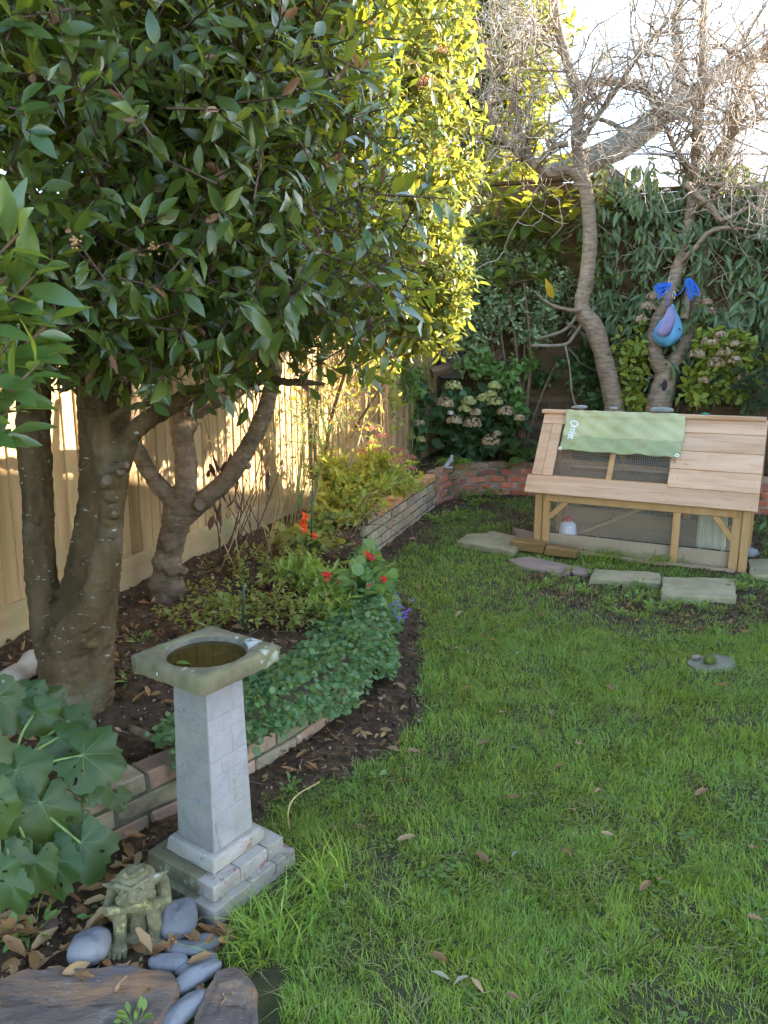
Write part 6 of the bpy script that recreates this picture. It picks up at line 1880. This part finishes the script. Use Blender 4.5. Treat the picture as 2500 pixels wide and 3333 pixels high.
# -- pale-stemmed shrub lit against the fence
ps = thing('pale_stemmed_shrub', 'sunlit shrub of pale bare stems with few yellow leaves against the fence', 'shrub', (at(1080, 1540, 5.75).x, 5.75, .29))
PO = Vector(ps.location)
segs = []
g = np.random.default_rng(17)
LS = []
for L_ in ([(1075, 1590), (1072, 1460), (1045, 1330), (1052, 1180)], [(1082, 1580), (1130, 1440), (1162, 1330), (1155, 1180)], [(1110, 1580), (1120, 1430), (1092, 1330), (1110, 1200)], [(1130, 1560), (1148, 1430), (1182, 1370), (1190, 1240)],
           [(1070, 1560), (1030, 1400), (990, 1320), (970, 1250)], [(1130, 1560), (1175, 1400), (1190, 1300), (1165, 1220)], [(1075, 1520), (1085, 1400), (1060, 1290)]):
    Q = catmull([tuple(at(a, b, 5.72)) for a, b in L_], 7)
    part('stem', tube([Vector(q) - PO for q in Q], [.013 * (1 - .6 * i / len(Q)) for i in range(len(Q))], 7, .08), M['stem_tan'], ps)
    for q in range(7):
        b = Q[int(g.uniform(.3, 1) * (len(Q) - 1))]
        grow(b - np.array(PO), np.array([g.uniform(-1, 1), -.1, .8]), .22, .004, 1, segs, g)
part('twigs', prisms([s[0] for s in segs], [s[1] for s in segs], [s[2] for s in segs], [s[3] for s in segs], 4), M['stem_tan'], ps, kind='stuff')
ends = np.array([s[1] for s in segs]); sel = g.random(len(ends)) < .5
n = int(sel.sum())
part('leaves', scatter(OVAL, ends[sel], g.normal(size=(n, 3)) + UP * -.3, g.normal(size=(n, 3)) + np.array([0, -.6, .5]), .03 + .03 * g.random(n)), M['sedum'], ps, kind='stuff')

# -- dry stalks leaning out over the grey wall
dw = thing('dry_stalks', 'tangle of thin dry tan stalks leaning out over the grey brick wall', 'plant', (-.25, 5.5, .3))
g = np.random.default_rng(18)
for q in range(26):
    p0 = np.array([g.uniform(-.12, .1), g.uniform(-.2, .15), -.03])
    p1 = np.array(at(g.uniform(1060, 1400), g.uniform(1560, 1760), 5.2 + .3 * g.random())) - np.array(dw.location)
    m_ = (p0 + p1) / 2 + np.array([g.normal() * .05, g.normal() * .05, .08 + .08 * g.random()])
    part('stalk', tube(catmull([tuple(p0), tuple(m_), tuple(p1)], 5), [.0028 - .00015 * i for i in range(11)], 5), M['stem_tan'] if q % 3 else M['stem_dark'], dw)

# -- dead stems in the near bed
dsm = thing('dead_perennial', 'dry dark stems with shrivelled leaves standing in front of the fence', 'plant', (at(830, 1760, 4.5).x, 4.5, .25))
DO = Vector(dsm.location)
g = np.random.default_rng(19)
for q in range(22):
    p0 = at(g.uniform(700, 900), 1765 + g.uniform(-10, 25), 4.4 + .3 * g.random()); p0.z = .24
    p1 = at(g.uniform(620, 1010), g.uniform(1280, 1560), 4.3 + .5 * g.random())
    m = (p0 + p1) / 2 + Vector((g.uniform(-.06, .06), 0, g.uniform(-.02, .05)))
    part('dry_stem', tube(catmull([tuple(p0 - DO), tuple(m - DO), tuple(p1 - DO)], 5), [.0042 - .0003 * i for i in range(11)], 5), M['stem_dark'] if q % 3 else M['stem_tan'], dsm)
P = np.array([np.array(at(g.uniform(680, 770), g.uniform(1440, 1690), 4.35 + .1 * g.random()) - DO) for _ in range(34)] + [np.array(at(g.uniform(860, 880), g.uniform(1500, 1620), 4.4) - DO) for _ in range(6)])
n = len(P)
leaf_parts('shrivelled_leaf', [CURLED, NARROW], P, np.array([0, 0, -1.0]) + g.normal(size=(n, 3)) * .35, g.normal(size=(n, 3)), .05 + .05 * g.random(n), M['dead_dark'], dsm)
rs_ = thing('rose_stems', 'thin green and tan arching stems in front of the sunlit fence boards', 'shrub', (at(960, 1640, 5.2).x, 5.2, .27))
RO = Vector(rs_.location)
for q in range(20):
    x0 = g.uniform(900, 1010)
    p0 = at(x0, 1690, 5.15); p0.z = .26
    p1 = at(x0 + g.uniform(-60, 120), g.uniform(1150, 1420), 5.1 + .25 * g.random())
    m = (p0 + p1) / 2 + Vector((g.uniform(-.08, .08), 0, .04))
    part('stem', tube(catmull([tuple(p0 - RO), tuple(m - RO), tuple(p1 - RO)], 5), [.0045 - .0003 * i for i in range(11)], 5), M['stem_green'] if q % 2 else M['stem_tan'], rs_)
segs = []
for q in range(46):
    b = np.array(at(g.uniform(880, 1120), g.uniform(1250, 1560), 5.15) - RO)
    grow(b, np.array([g.uniform(-1, 1), 0, g.uniform(-.3, 1)]), .22, .0024, 1, segs, g)
part('twigs', prisms([s[0] for s in segs], [s[1] for s in segs], [s[2] for s in segs], [s[3] for s in segs], 4), M['stem_green'], rs_, kind='stuff')
ends = np.array([s[1] for s in segs])[::2]
n = len(ends)
part('leaves', scatter(OVAL, ends, g.normal(size=(n, 3)), g.normal(size=(n, 3)) + UP, .018 + .022 * g.random(n)), M['hyper'], rs_, kind='stuff')
yb = [(at(1180, 1180, 6.3), (.30, .16, .20)), (at(1230, 1120, 6.6), (.26, .14, .18)), (at(1280, 1300, 7.2), (.10, .08, .34))]
cover('climbing_rose', 'sunlit yellowing climber trained on the fence below the viburnum', 'climber', [(tuple(a), b) for a, b in yb], 120, 5, [OVAL], .055, M['hyd_lime'], (.0, 6.7, .3), M['stem_tan'], 62, 0, .9, .3, .1, 6, .006, None, .5)
gb_ = [(at(1340, 1230, 7.9), (.18, .06, .34)), (at(1310, 1150, 7.7), (.12, .06, .2))]
cover('fence_climber', 'green climber with small leaves on the far end of the left fence', 'climber', [(tuple(a), b) for a, b in gb_], 80, 5, [OVAL], .06, M['passion'], (.28, 7.95, .34), M['stem_green'], 63, 0, .95, .2, .1, 4, .004, None, .5)

# -- low planting along the near wall
nb = [((-.78, 3.6, .30), (.32, .34, .10)), ((-.45, 3.65, .30), (.26, .3, .11)), ((-.62, 4.2, .34), (.4, .3, .10))]
cover('low_shrub', 'low straggly small-leaved shrub, yellowing, behind the bird bath', 'shrub', nb, 250, 9, [OVAL], .030, M['hyper'], (-.65, 3.75, .2), M['stem_dark'], 70, 0, .9, .6, .09, 22, .003)
bl = [(at(1030, 1880, 3.95), (.16, .14, .08)), (at(1080, 1960, 3.75), (.15, .12, .08)), (at(960, 1850, 4.1), (.16, .12, .07))]
cover('leafy_perennial', 'bright green narrow-leaved perennial clump left of the red pelargonium', 'plant', [(tuple(a), b) for a, b in bl], 95, 10, [NARROW], .060, M['bright'], (at(1030, 1900, 3.95).x, 3.95, .22), M['stem_green'], 71, 0, .8, .9, .09, 10, .004)
pl = [(at(1180, 1850, 4.0), (.15, .13, .14)), (at(1130, 1900, 3.9), (.14, .1, .1)), (at(1225, 1920, 3.95), (.11, .1, .10))]
pg_ = cover('red_pelargonium', 'pelargonium with round leaves and small red flowers at the wall edge', 'plant', [(tuple(a), b) for a, b in pl], 62, 3, [ROUND], .054, M['pelargonium'], (at(1180, 1900, 4.0).x, 4.0, .22), M['stem_green'], 72, 186, .9, .6, .08, 8, .005)
PGO = Vector(pg_.location)
for px, py, s in ((1203, 1815, .034), (1196, 1803, .02), (1062, 1868, .03), (1066, 1884, .026), (1108, 1893, .026), (1246, 1888, .032), (1201, 1908, .018)):
    c = np.array(at(px, py, 3.82) - PGO)
    part('flower', scatter(BROAD, np.repeat(c[None], 9, 0) + g.normal(size=(9, 3)) * s * .15, g.normal(size=(9, 3)) + UP * .3, g.normal(size=(9, 3)) + np.array([0, -1, 1]), np.full(9, s * .75)), M['red_petal'], pg_)
op = [(at(1000, 1760, 4.65), (.22, .14, .07)), (at(930, 1740, 4.8), (.14, .12, .06)), (at(1060, 1700, 4.9), (.16, .1, .12))]
og_ = cover('orange_pelargonium', 'pelargonium with a bright orange-red flower head in the middle of the bed', 'plant', [(tuple(a), b) for a, b in op], 110, 4, [ROUND, OVAL], .048, M['hyper'], (at(1000, 1780, 4.65).x, 4.65, .26), M['stem_green'], 73, 110, .9, .6, .08, 8, .005)
OGO = Vector(og_.location)
for px, py, s in ((992, 1680, .036), (988, 1700, .034), (994, 1722, .036), (982, 1712, .03), (1026, 1748, .024), (1018, 1310 + 430, .018)):
    c = np.array(at(px, py, 4.45) - OGO)
    part('flower', scatter(BROAD, np.repeat(c[None], 12, 0) + g.normal(size=(12, 3)) * s * .2, g.normal(size=(12, 3)) + UP * .3, g.normal(size=(12, 3)) + np.array([0, -1, 1]), np.full(12, s * .8)), M['orange_petal'], og_)

# campanula carpet spilling over the wall
cp = thing('campanula_carpet', 'dense carpet of small round leaves spilling over the low wall beside the bird bath', 'ground cover', (-.25, 3.0, .2))
CPO = np.array(cp.location)
g = np.random.default_rng(23)
n = 15000
Wp = catmull(W_NEAR[2:], 12)
sg = np.concatenate([[0], np.cumsum(np.hypot(*np.diff(Wp, axis=0).T))])
s = g.uniform(.22, 2.95, n)
x0, y0 = np.interp(s, sg, Wp[:, 0]), np.interp(s, sg, Wp[:, 1])
tx, ty = np.interp(s + .03, sg, Wp[:, 0]) - x0, np.interp(s + .03, sg, Wp[:, 1]) - y0
tl = np.hypot(tx, ty) + 1e-9; tx, ty = tx / tl, ty / tl
width = np.interp(s, [.2, .5, 1.0, 1.6, 2.4, 2.95], [.14, .26, .36, .30, .22, .12])
over = np.interp(s, [.2, .6, 1.0, 1.5, 2.6], [.03, .04, .10, .11, .07])
d = -over + (width + over) * g.random(n)
d += (fbm(s * 5, d * 5, 66) - .5) * .16
hang = np.clip(-d, 0, None)
lump = fbm((x0 - ty * d) * 7, (y0 + tx * d) * 7, 67)
z = np.where(d > -.01, .18 + .09 * lump + .05 * np.clip(1 - d / .3, 0, 1), .215 + .08 * lump - hang * 1.45)
lowest = np.interp(s, [.2, .5, .9, 1.3, 2.6], [.13, .12, .10, .02, .03]) + .05 * (fbm(s * 14, s * 3, 68) - .3)
z = np.where(d < .0, np.maximum(z - g.random(n) ** 2 * .05, lowest + .02 * g.random(n)), z)
fade = np.clip((width - d) / .10, 0, 1)
P = np.stack([x0 - ty * d, y0 + tx * d, z + .02 * g.random(n)], -1)
ok = (g.random(n) < .15 + .85 * fade) & (g.random(n) < .45 + .9 * lump)
P = P[ok]; hh = hang[ok][:, None]; nx = np.stack([ty, -tx, 0 * tx], -1)[ok]
n = len(P)
Nn = unit(UP + nx * np.clip(hh * 14, .15, 1.3) + g.normal(size=(n, 3)) * .34)
A = unit(nx + UP * -.2 + g.normal(size=(n, 3)) * .7)
part('foliage', scatter(ROUND, P - CPO, A, Nn, .013 + .019 * g.random(n)), M['campanula'], cp, kind='stuff')
for px, py, Y in ((1290, 1958, 3.95), (1312, 1990, 3.85), (1300, 2012, 3.8), (1288, 1985, 3.85), (1345, 1952, 3.9), (1330, 1985, 3.85), (1150, 2082, 3.45), (1144, 2104, 3.4), (1158, 2072, 3.5), (1295, 1935, 4.0), (1318, 2005, 3.8), (1275, 1965, 3.9), (1306, 1974, 3.85)):
    c = np.array(at(px, py, Y)) - CPO
    m = 6
    part('flower', scatter(NARROW, np.repeat(c[None], m, 0), g.normal(size=(m, 3)) + np.array([0, -.5, 0]), g.normal(size=(m, 3)) + UP, np.full(m, .024)), M['bell'], cp)


# -- weeds and seedlings
def weed(label, base, r, n, ln, mat, tm, seed, up=.6, group=None, name='weed'):
    g = np.random.default_rng(seed)
    t = thing(name, label, 'weed', base, 0, group)
    w = g.random(n) * 6.28
    A_ = np.stack([np.cos(w), np.sin(w), up * (.4 + g.random(n))], -1)
    P = unit(A_) * (r * g.random(n) ** .6)[:, None]
    part('leaves', scatter(tm, P, A_ + g.normal(size=(n, 3)) * .25, UP + g.normal(size=(n, 3)) * .3, ln * (.6 + .7 * g.random(n))), mat, t)
    part('stems', prisms(np.zeros((n, 3)) - np.array([0, 0, .01]), P, .0014, .001), M['stem_green'], t)


for i, (px, py, s) in enumerate(((1790, 1905, 1), (1800, 1880, .8), (1870, 1890, .7), (1900, 1930, 1.1), (1985, 1920, .9), (2080, 1910, 1), (2060, 1960, 1.1), (2130, 1990, 1.2), (2190, 1975, 1), (2280, 1985, 1.1), (2400, 1920, 1.3), (2425, 1890, 1),
                                 (1980, 1965, .8), (2010, 2000, .9), (2440, 1960, .9), (1850, 1860, .8), (1930, 1875, .7))):
    weed('small bright weed growing on the bare soil in front of the hutch', gnd(px, py, .01), .055 * s, 26, .030 * s, M['weed'], OVAL, 200 + i, .9, 'weeds in front of the hutch')
for i, (px, py) in enumerate(((1520, 1625), (1570, 1605), (1610, 1620), (1660, 1600), (1545, 1640), (1480, 1690), (1420, 1700))):
    weed('leafy weed at the foot of the curved red wall', gnd(px, py, .01), .12, 46, .05, M['weed'], OVAL, 230 + i, .7, 'weeds along the red wall')
for lab, b, r, n, ln, m_, tm in (('long-leaved seedling on the soil beside the first laurel trunk', gnd(430, 2225, .17), .05, 12, .075, 'weed', NARROW), ('toothed weed in the dead leaves at the bottom left edge', gnd(110, 3040, .01), .05, 14, .06, 'weed', NARROW),
                                 ('round-leaved weed in front of the gargoyle at the left', gnd(55, 3055, .01), .04, 10, .04, 'pelargonium', OVAL), ('green weed between the gargoyle and the hollyhock', gnd(345, 2980, .01), .05, 18, .035, 'pelargonium', OVAL),
                                 ('bright weed growing over the slate at the bottom edge', gnd(440, 3330, .05), .035, 22, .022, 'weed', OVAL), ('seedling with yellow-green leaves in the soil strip by the pillar', gnd(945, 2570, .02), .04, 20, .022, 'weed', OVAL),
                                 ('small two-leaved seedling at the lawn edge', gnd(1225, 2535, .02), .02, 5, .035, 'weed', OVAL), ('pale seedling on the dark soil behind the bird bath', gnd(455, 2095, .19), .05, 16, .045, 'weed', NARROW),
                                 ('broad bright leaf clump in the bed behind the bird bath', gnd(760, 2000, .22), .05, 9, .08, 'bright', OVAL), ('seedling between the two laurel trunks', gnd(590, 1930, .23), .06, 20, .035, 'weed', OVAL),
                                 ('big leaf rising by the small hydrangea', (at(1355, 1450, 7.95).x, 7.95, .33), .05, 6, .17, 'passion', BROAD), ('broad-leaved bergenia behind the left end of the hutch', (at(1715, 1480, 8.15).x, 8.15, .38), .16, 26, .15, 'passion', BROAD),
                                 ('green clump on the wall end beside the sedum', (at(1330, 1580, 6.9).x, 6.9, .33), .1, 30, .06, 'weed', OVAL), ('leafy clump below the sedum on the grey wall', (at(1130, 1660, 5.6).x, 5.6, .30), .16, 60, .06, 'hyper', OVAL),
                                 ('dark low weed at the right edge behind the hutch', gnd(2470, 1735, .01), .16, 40, .08, 'campanula', OVAL)):
    weed(lab, b, r, n, ln, M[m_], tm, int(abs(b[0]) * 1000), .7)
cf = thing('conifer_sprays', 'dark conifer sprays at the right edge above the hutch', 'conifer', (3.75, 7.35, .36))
g = np.random.default_rng(29)
n = 2600
sp = g.integers(0, 22, n)
sb_ = np.stack([g.uniform(-.35, .3, 22), g.uniform(-.1, .3, 22), g.uniform(.1, 1.35, 22)], -1)
sd2 = unit(np.stack([-np.ones(22) * .6 + g.normal(size=22) * .5, -.6 + g.normal(size=22) * .3, g.normal(size=22) * .3], -1))
f = g.random(n)
P = sb_[sp] + sd2[sp] * (f * .4)[:, None]; P[:, 2] -= f * f * .07
part('needles', scatter(NARROW, P, sd2[sp] + g.normal(size=(n, 3)) * .6, g.normal(size=(n, 3)) + UP, np.full(n, .05)), M['pine'], cf, kind='stuff')
part('branches', prisms(np.concatenate([sb_, np.tile([[0., .1, 0]], (22, 1))]), np.concatenate([sb_ + sd2 * .38, sb_]), .005, .003, 5), M['stem_brown'], cf)
part('trunk', tube([(0, .1, -.05), (.02, .1, .7), (0, .1, 1.5)], [.035, .028, .01], 8), M['bark_brown'], cf)

# ------------------------------------------------------------------ grass
g = np.random.default_rng(31)


def blades(P, h, lean, w, g):
    n = len(P)
    a = fbm(P[:, 0] * 9, P[:, 1] * 9, 61) * 14 + g.normal(size=n) * 1.1
    d = np.stack([np.cos(a), np.sin(a), 0 * a], -1); sd = np.stack([-np.sin(a), np.cos(a), 0 * a], -1)
    tw = g.normal(size=n) * .6
    sd = sd * np.cos(tw)[:, None] + d * np.sin(tw)[:, None]
    V = np.zeros((n, 6, 3))
    for i, (t, ww) in enumerate(((0, .8), (.5, 1.0), (1, .10))):
        c = P + UP * (h * (t - .45 * lean * t * t))[:, None] + d * (h * lean * t ** 1.7)[:, None]
        V[:, 2 * i] = c - sd * (w * ww / 2)[:, None]; V[:, 2 * i + 1] = c + sd * (w * ww / 2)[:, None]
    f = np.array([[0, 1, 3, 2], [2, 3, 5, 4]])
    F = (f[None] + (np.arange(n) * 6)[:, None, None]).reshape(-1, 4)
    return V.reshape(-1, 3), F


def lawn_points(n, y0, y1, seed):
    g = np.random.default_rng(seed)
    y = g.uniform(y0, y1, n)
    x = y * g.uniform(-.5, .66, n) + g.normal(size=n) * .02
    bed = inside(x, y, BED) | (polydist(x, y, W_ALL) < .03)
    m = soilmask(x, y, True)
    dens = np.clip(-.15 + 1.5 * fbm(x * 4, y * 4, 71) + .5 * fbm(x * 15, y * 15, 72), .04, 1)
    slate = (y < 1.68) & (x < -.24 - (1.68 - y) * .02)
    hx, hy = x - 1.21, y - 5.89
    lx, ly = hx * .887 - hy * .462, hx * .462 + hy * .887
    bath = (np.abs((x + .505) * math.cos(BA) + (y - 2.055) * math.sin(BA)) < .165) & (np.abs(-(x + .505) * math.sin(BA) + (y - 2.055) * math.cos(BA)) < .165)
    hut = (lx > -.05) & (lx < 1.52) & (ly > -.02) & (ly < .7)
    ok = ~bed & ~slate & ~bath & ~hut & (g.random(n) < dens * (1 - m) ** 1.3 + .035 * (m < .97))
    for o in COL.objects:
        if o.name.startswith(('paving_slab', 'stepping_stone', 'timber_block', 'stone_beam')) and o.type == 'MESH':
            if o.name.startswith('timber_block'):
                co = [o.matrix_basis @ v.co for v in o.data.vertices]
                q = [(min(c.x for c in co), min(c.y for c in co)), (max(c.x for c in co), min(c.y for c in co)), (max(c.x for c in co), max(c.y for c in co)), (min(c.x for c in co), max(c.y for c in co))]
            else:
                nn = (len(o.data.vertices)) // 8
                q = [(o.location.x + v.co.x, o.location.y + v.co.y) for v in o.data.vertices[:nn]]
            mx, my = sum(c[0] for c in q) / len(q), sum(c[1] for c in q) / len(q)
            q = [(mx + (c[0] - mx) * .90, my + (c[1] - my) * .90) for c in q]
            ok &= ~inside(x, y, q)
    return np.stack([x, y, zlawn(x, y) - .004], -1)[ok]


GS = []
for n, y0, y1, hm, wm, sd in ((130000, 1.15, 2.6, .036, .0024, 1), (130000, 2.6, 4.4, .038, .0032, 2), (100000, 4.4, 8.2, .042, .0048, 3)):
    P = lawn_points(n, y0, y1, sd)
    n = len(P)
    tall = .55 + .9 * fbm(P[:, 0] * 3, P[:, 1] * 3, 81) + .5 * (fbm(P[:, 0] * 14, P[:, 1] * 14, 82) - .4)
    h = hm * tall * (.5 + .9 * g.random(n))
    GS.append(blades(P, h, .2 + .8 * g.random(n), wm * (.5 + 1.0 * g.random(n) ** 1.5), g))
P = lawn_points(26000, 1.15, 5.5, 9)
n = len(P)
thatch = blades(P, .03 + .03 * g.random(n), 1.5 + .6 * g.random(n), .0016 + .0016 * g.random(n), g)
tag(part('thatch', thatch, M['straw']), 'dead straw-coloured blades lying between the lawn grass', 'thatch', kind='stuff')
P = lawn_points(30000, 1.3, 6.5, 10)
P = P[fbm(P[:, 0] * 5, P[:, 1] * 5, 95) > .60]
i = np.repeat(np.arange(len(P)), 3); n = len(i); w = np.tile(np.arange(3) * 2.094, len(P)) + g.random(n) * .4
A = np.stack([np.cos(w), np.sin(w), .15 + 0 * w], -1)
tag(part('clover', scatter(ROUND, P[i] + UP * (.014 + .012 * g.random(len(P)))[i][:, None], A, UP + g.normal(size=(n, 3)) * .15, .006 + .006 * g.random(n)), M['clover']), 'patches of low clover and small weeds in the lawn', 'clover', kind='stuff')
V, F = cat(*GS)
tag(part('grass', (V, F), M['grass']), 'short uneven green lawn grass', 'grass', kind='stuff')
n = 330
w = g.random(n) * 6.28; rr = np.sqrt(g.random(n))
tc = [(-.335, 1.83), (-.27, 1.76), (-.22, 1.92), (-.36, 1.72), (-.16, 2.0)]
ci = g.integers(0, 5, n)
P = np.stack([np.array(tc)[ci, 0] + np.cos(w) * rr * .075, np.array(tc)[ci, 1] + np.sin(w) * rr * .075, np.zeros(n)], -1)
tu = part('grass_tuft', blades(P, .07 + .10 * g.random(n), .4 + .9 * g.random(n), .0036 * (.7 + .6 * g.random(n)), g), M['grass'])
tag(tu, 'long grass tuft at the foot of the bird bath base', 'grass', kind='stuff')
for lab, b, n, h in (('grass tuft hanging over the orange coping of the grey wall', (at(1330, 1640, 6.55).x, 6.55, .335), 150, .20), ('ragged grass growing along the front sill of the hutch', tuple(Vector((1.209, 5.886, 0)) + Vector((.887, -.462, 0)) * .55 + Vector((-.04, -.07, .0))), 170, .13),
                     ('dry grass tuft on the slabs by the middle post of the hutch', tuple(Vector((1.209, 5.886, 0)) + Vector((.887, -.462, 0)) * .95 + Vector((-.03, -.05, .03))), 110, .11)):
    P = np.array(b) + g.normal(size=(n, 3)) * np.array([.09, .05, 0])
    tag(part('grass_tuft', blades(P, h * (.4 + .8 * g.random(n)), .5 + .9 * g.random(n), .004 + .002 * g.random(n), g), M['grass']), lab, 'grass', kind='stuff')
tag(part('dry_stalk', tube(catmull([tuple(gnd(942, 2700, .01)), tuple(gnd(938, 2640, .10)), tuple(gnd(965, 2590, .12)), tuple(gnd(1040, 2545, .05))], 7), [.0028] * 22, 5), M['stem_tan']), 'pale dry stalk arching over the grass right of the pillar', 'stalk')

# ------------------------------------------------------------------ fallen leaves, chips and crumbs
TORN = leaf_tmpl([(0, .01), (.2, .16), (.38, .11), (.5, .22), (.66, .12), (.82, .13), (1, .03)], .7, .25, .06)
dl = [mesh('fallen_leaf', t[0], t[1], m_) for t in (CURLED, TORN, LAURELB) for m_ in (M['dry_leaf'],)] + [mesh('fallen_leaf', LAURELC[0], LAURELC[1], M['grey_leaf'])]


def drop(p, s, g, label, group, k=None, flat=.25):
    a = g.random() * 6.28
    A_ = np.array([[math.cos(a), math.sin(a), g.normal() * flat * .5]])
    Nn = np.array([[g.normal() * flat, g.normal() * flat, 1.0]])
    o = put('fallen_leaf', dl[g.integers(0, 3) if k is None else k], None, mat4=mats_of(np.array([p]), A_, Nn, np.array([s]))[0])
    tag(o, label, 'leaf', group)


LW = 'dry fallen leaf lying on the lawn'
SPOTS = [(1090, 2815), (1290, 2735), (1370, 2450), (1600, 2412), (1870, 2420), (2330, 2395), (2145, 2855), (2430, 2980), (1530, 3180), (1625, 2320), (1805, 1520 + 980), (1935, 2580), (2260, 2590), (2440, 2760), (2000, 2720), (1550, 2770), (1860, 2790), (1340, 1890), (1350, 1905),
         (1560, 2070), (1620, 1940), (1500, 1990), (1480, 2110), (1360, 2130), (1500, 2250), (1300, 2540), (1780, 2000), (2080, 2900), (1400, 3100), (1650, 3230), (1330, 1755), (1590, 2085), (1450, 2040), (1440, 1880), (2330, 2230), (2000, 2250), (1800, 2330), (1870, 2640), (1190, 2690), (1700, 2600)]
for px, py in SPOTS:
    p = np.array(gnd(px, py, .03)); drop(p, .035 + .035 * g.random(), g, LW, 'fallen leaves on the lawn')
for px, py in ((1475, 3205), (1400, 3160), (1680, 2130), (1120, 2900), (1665, 2790), (1690, 2440)):
    p = np.array(gnd(px, py, .03)); drop(p, .035 + .025 * g.random(), g, 'silvery grey fallen leaf lying on the lawn', 'silvery leaves on the lawn', 3)
for q in range(46):
    px, py = g.uniform(820, 1350), g.uniform(2150, 2720)
    p = np.array(gnd(px, py, .02))
    if soilmask(np.array([p[0]]), np.array([p[1]]))[0] < .4 or inside(np.array([p[0]]), np.array([p[1]]), BED)[0]: continue
    drop(p + UP * .01, .03 + .03 * g.random(), g, 'dry leaf on the bare soil strip along the low wall', 'fallen leaves on the soil strip')
n = 0
while n < 120:
    x, y = g.uniform(-1.15, -.36), g.uniform(1.55, 2.2)
    if inside(np.array([x]), np.array([y]), BED)[0] or (abs(x + .505) < .17 and abs(y - 2.055) < .2) or math.hypot(x + .61, y - 1.76) < .05: continue
    drop(np.array([x, y, .012 + .03 * g.random()]), .05 + .05 * g.random(), g, 'crisp brown leaf in the litter around the gargoyle', 'dead leaves around the gargoyle', None, .5)
    n += 1
n = 0
while n < 70:
    p = np.array(gnd(g.uniform(30, 900), g.uniform(1880, 2560), .20))
    if not inside(p[:1], p[1:2], BED_IN)[0] or math.hypot(p[0] + 1.22, p[1] - 2.8) < .22: continue
    p[2] = zbed(p[0], p[1]) + .02
    drop(p, .05 + .045 * g.random(), g, 'brown leaf lying on the dark soil of the bed', 'fallen leaves in the bed', None, .4); n += 1

OCT = (np.array([(1, 0, 0), (-1, 0, 0), (0, 1, 0), (0, -1, 0), (0, 0, .7), (0, 0, -.7)], float), np.array([(0, 2, 4), (2, 1, 4), (1, 3, 4), (3, 0, 4), (2, 0, 5), (1, 2, 5), (3, 1, 5), (0, 3, 5)]))


def crumbs(name, label, cat_, P, S, mat, g):
    n = len(P)
    tv = OCT[0][None] * (1 + .35 * g.normal(size=(n, 6, 1))) * S[:, None, None]
    R1 = unit(g.normal(size=(n, 3))); R2 = unit(np.cross(R1, g.normal(size=(n, 3)))); R3 = np.cross(R1, R2)
    V = P[:, None] + tv[..., 0:1] * R1[:, None] + tv[..., 1:2] * R2[:, None] + tv[..., 2:3] * R3[:, None]
    F = (OCT[1][None] + (np.arange(n) * 6)[:, None, None]).reshape(-1, 3)
    tag(part(name, (V.reshape(-1, 3), F), mat, smooth=False), label, cat_, kind='stuff')


def soil_points(n, g):
    x = g.uniform(-2.2, 4.2, n); y = g.uniform(1.2, 8.8, n)
    b = inside(x, y, BED_IN)
    m = soilmask(x, y)
    ok = b | ((m > .45) & ~inside(x, y, BED))
    z = np.where(b, zbed(x, y), zlawn(x, y) + .012)
    P = np.stack([x, y, z], -1)[ok]
    keep = g.random(len(P)) < np.clip(2.8 / P[:, 1], 0, 1) ** 1.5 + .15
    return P[keep]


P = soil_points(9000, g)
crumbs('stone_chips', 'scattered pale stone chips on the dark soil', 'stone chips', P + UP * .004, .0035 + .008 * g.random(len(P)) ** 3, M['chip'], g)
P = soil_points(26000, g)
crumbs('soil_crumbs', 'loose dark crumbs of soil in the beds', 'soil', P + UP * .003, .004 + .013 * g.random(len(P)) ** 2, M['soil'], g)
P = soil_points(9000, g)
P = P[fbm(P[:, 0] * 3, P[:, 1] * 3, 91) > .40]
n = len(P)
tag(part('leaf_litter', scatter(CURLED, P + UP * .01, g.normal(size=(n, 3)) * np.array([1, 1, .3]), UP + g.normal(size=(n, 3)) * .5, .018 + .035 * g.random(n)), M['litter']), 'small dead leaves and chaff strewn over the soil', 'leaf litter', kind='stuff')
P = soil_points(2500, g); n = len(P)
dd_ = unit(g.normal(size=(n, 3)) * np.array([1, 1, .15]))
ln_ = (.02 + .08 * g.random(n))[:, None]
tag(part('twig_litter', prisms(P + UP * .008, P + UP * .012 + dd_ * ln_, .0016, .0012), M['vine']), 'broken twigs and dry stalks strewn over the soil', 'twigs', kind='stuff')
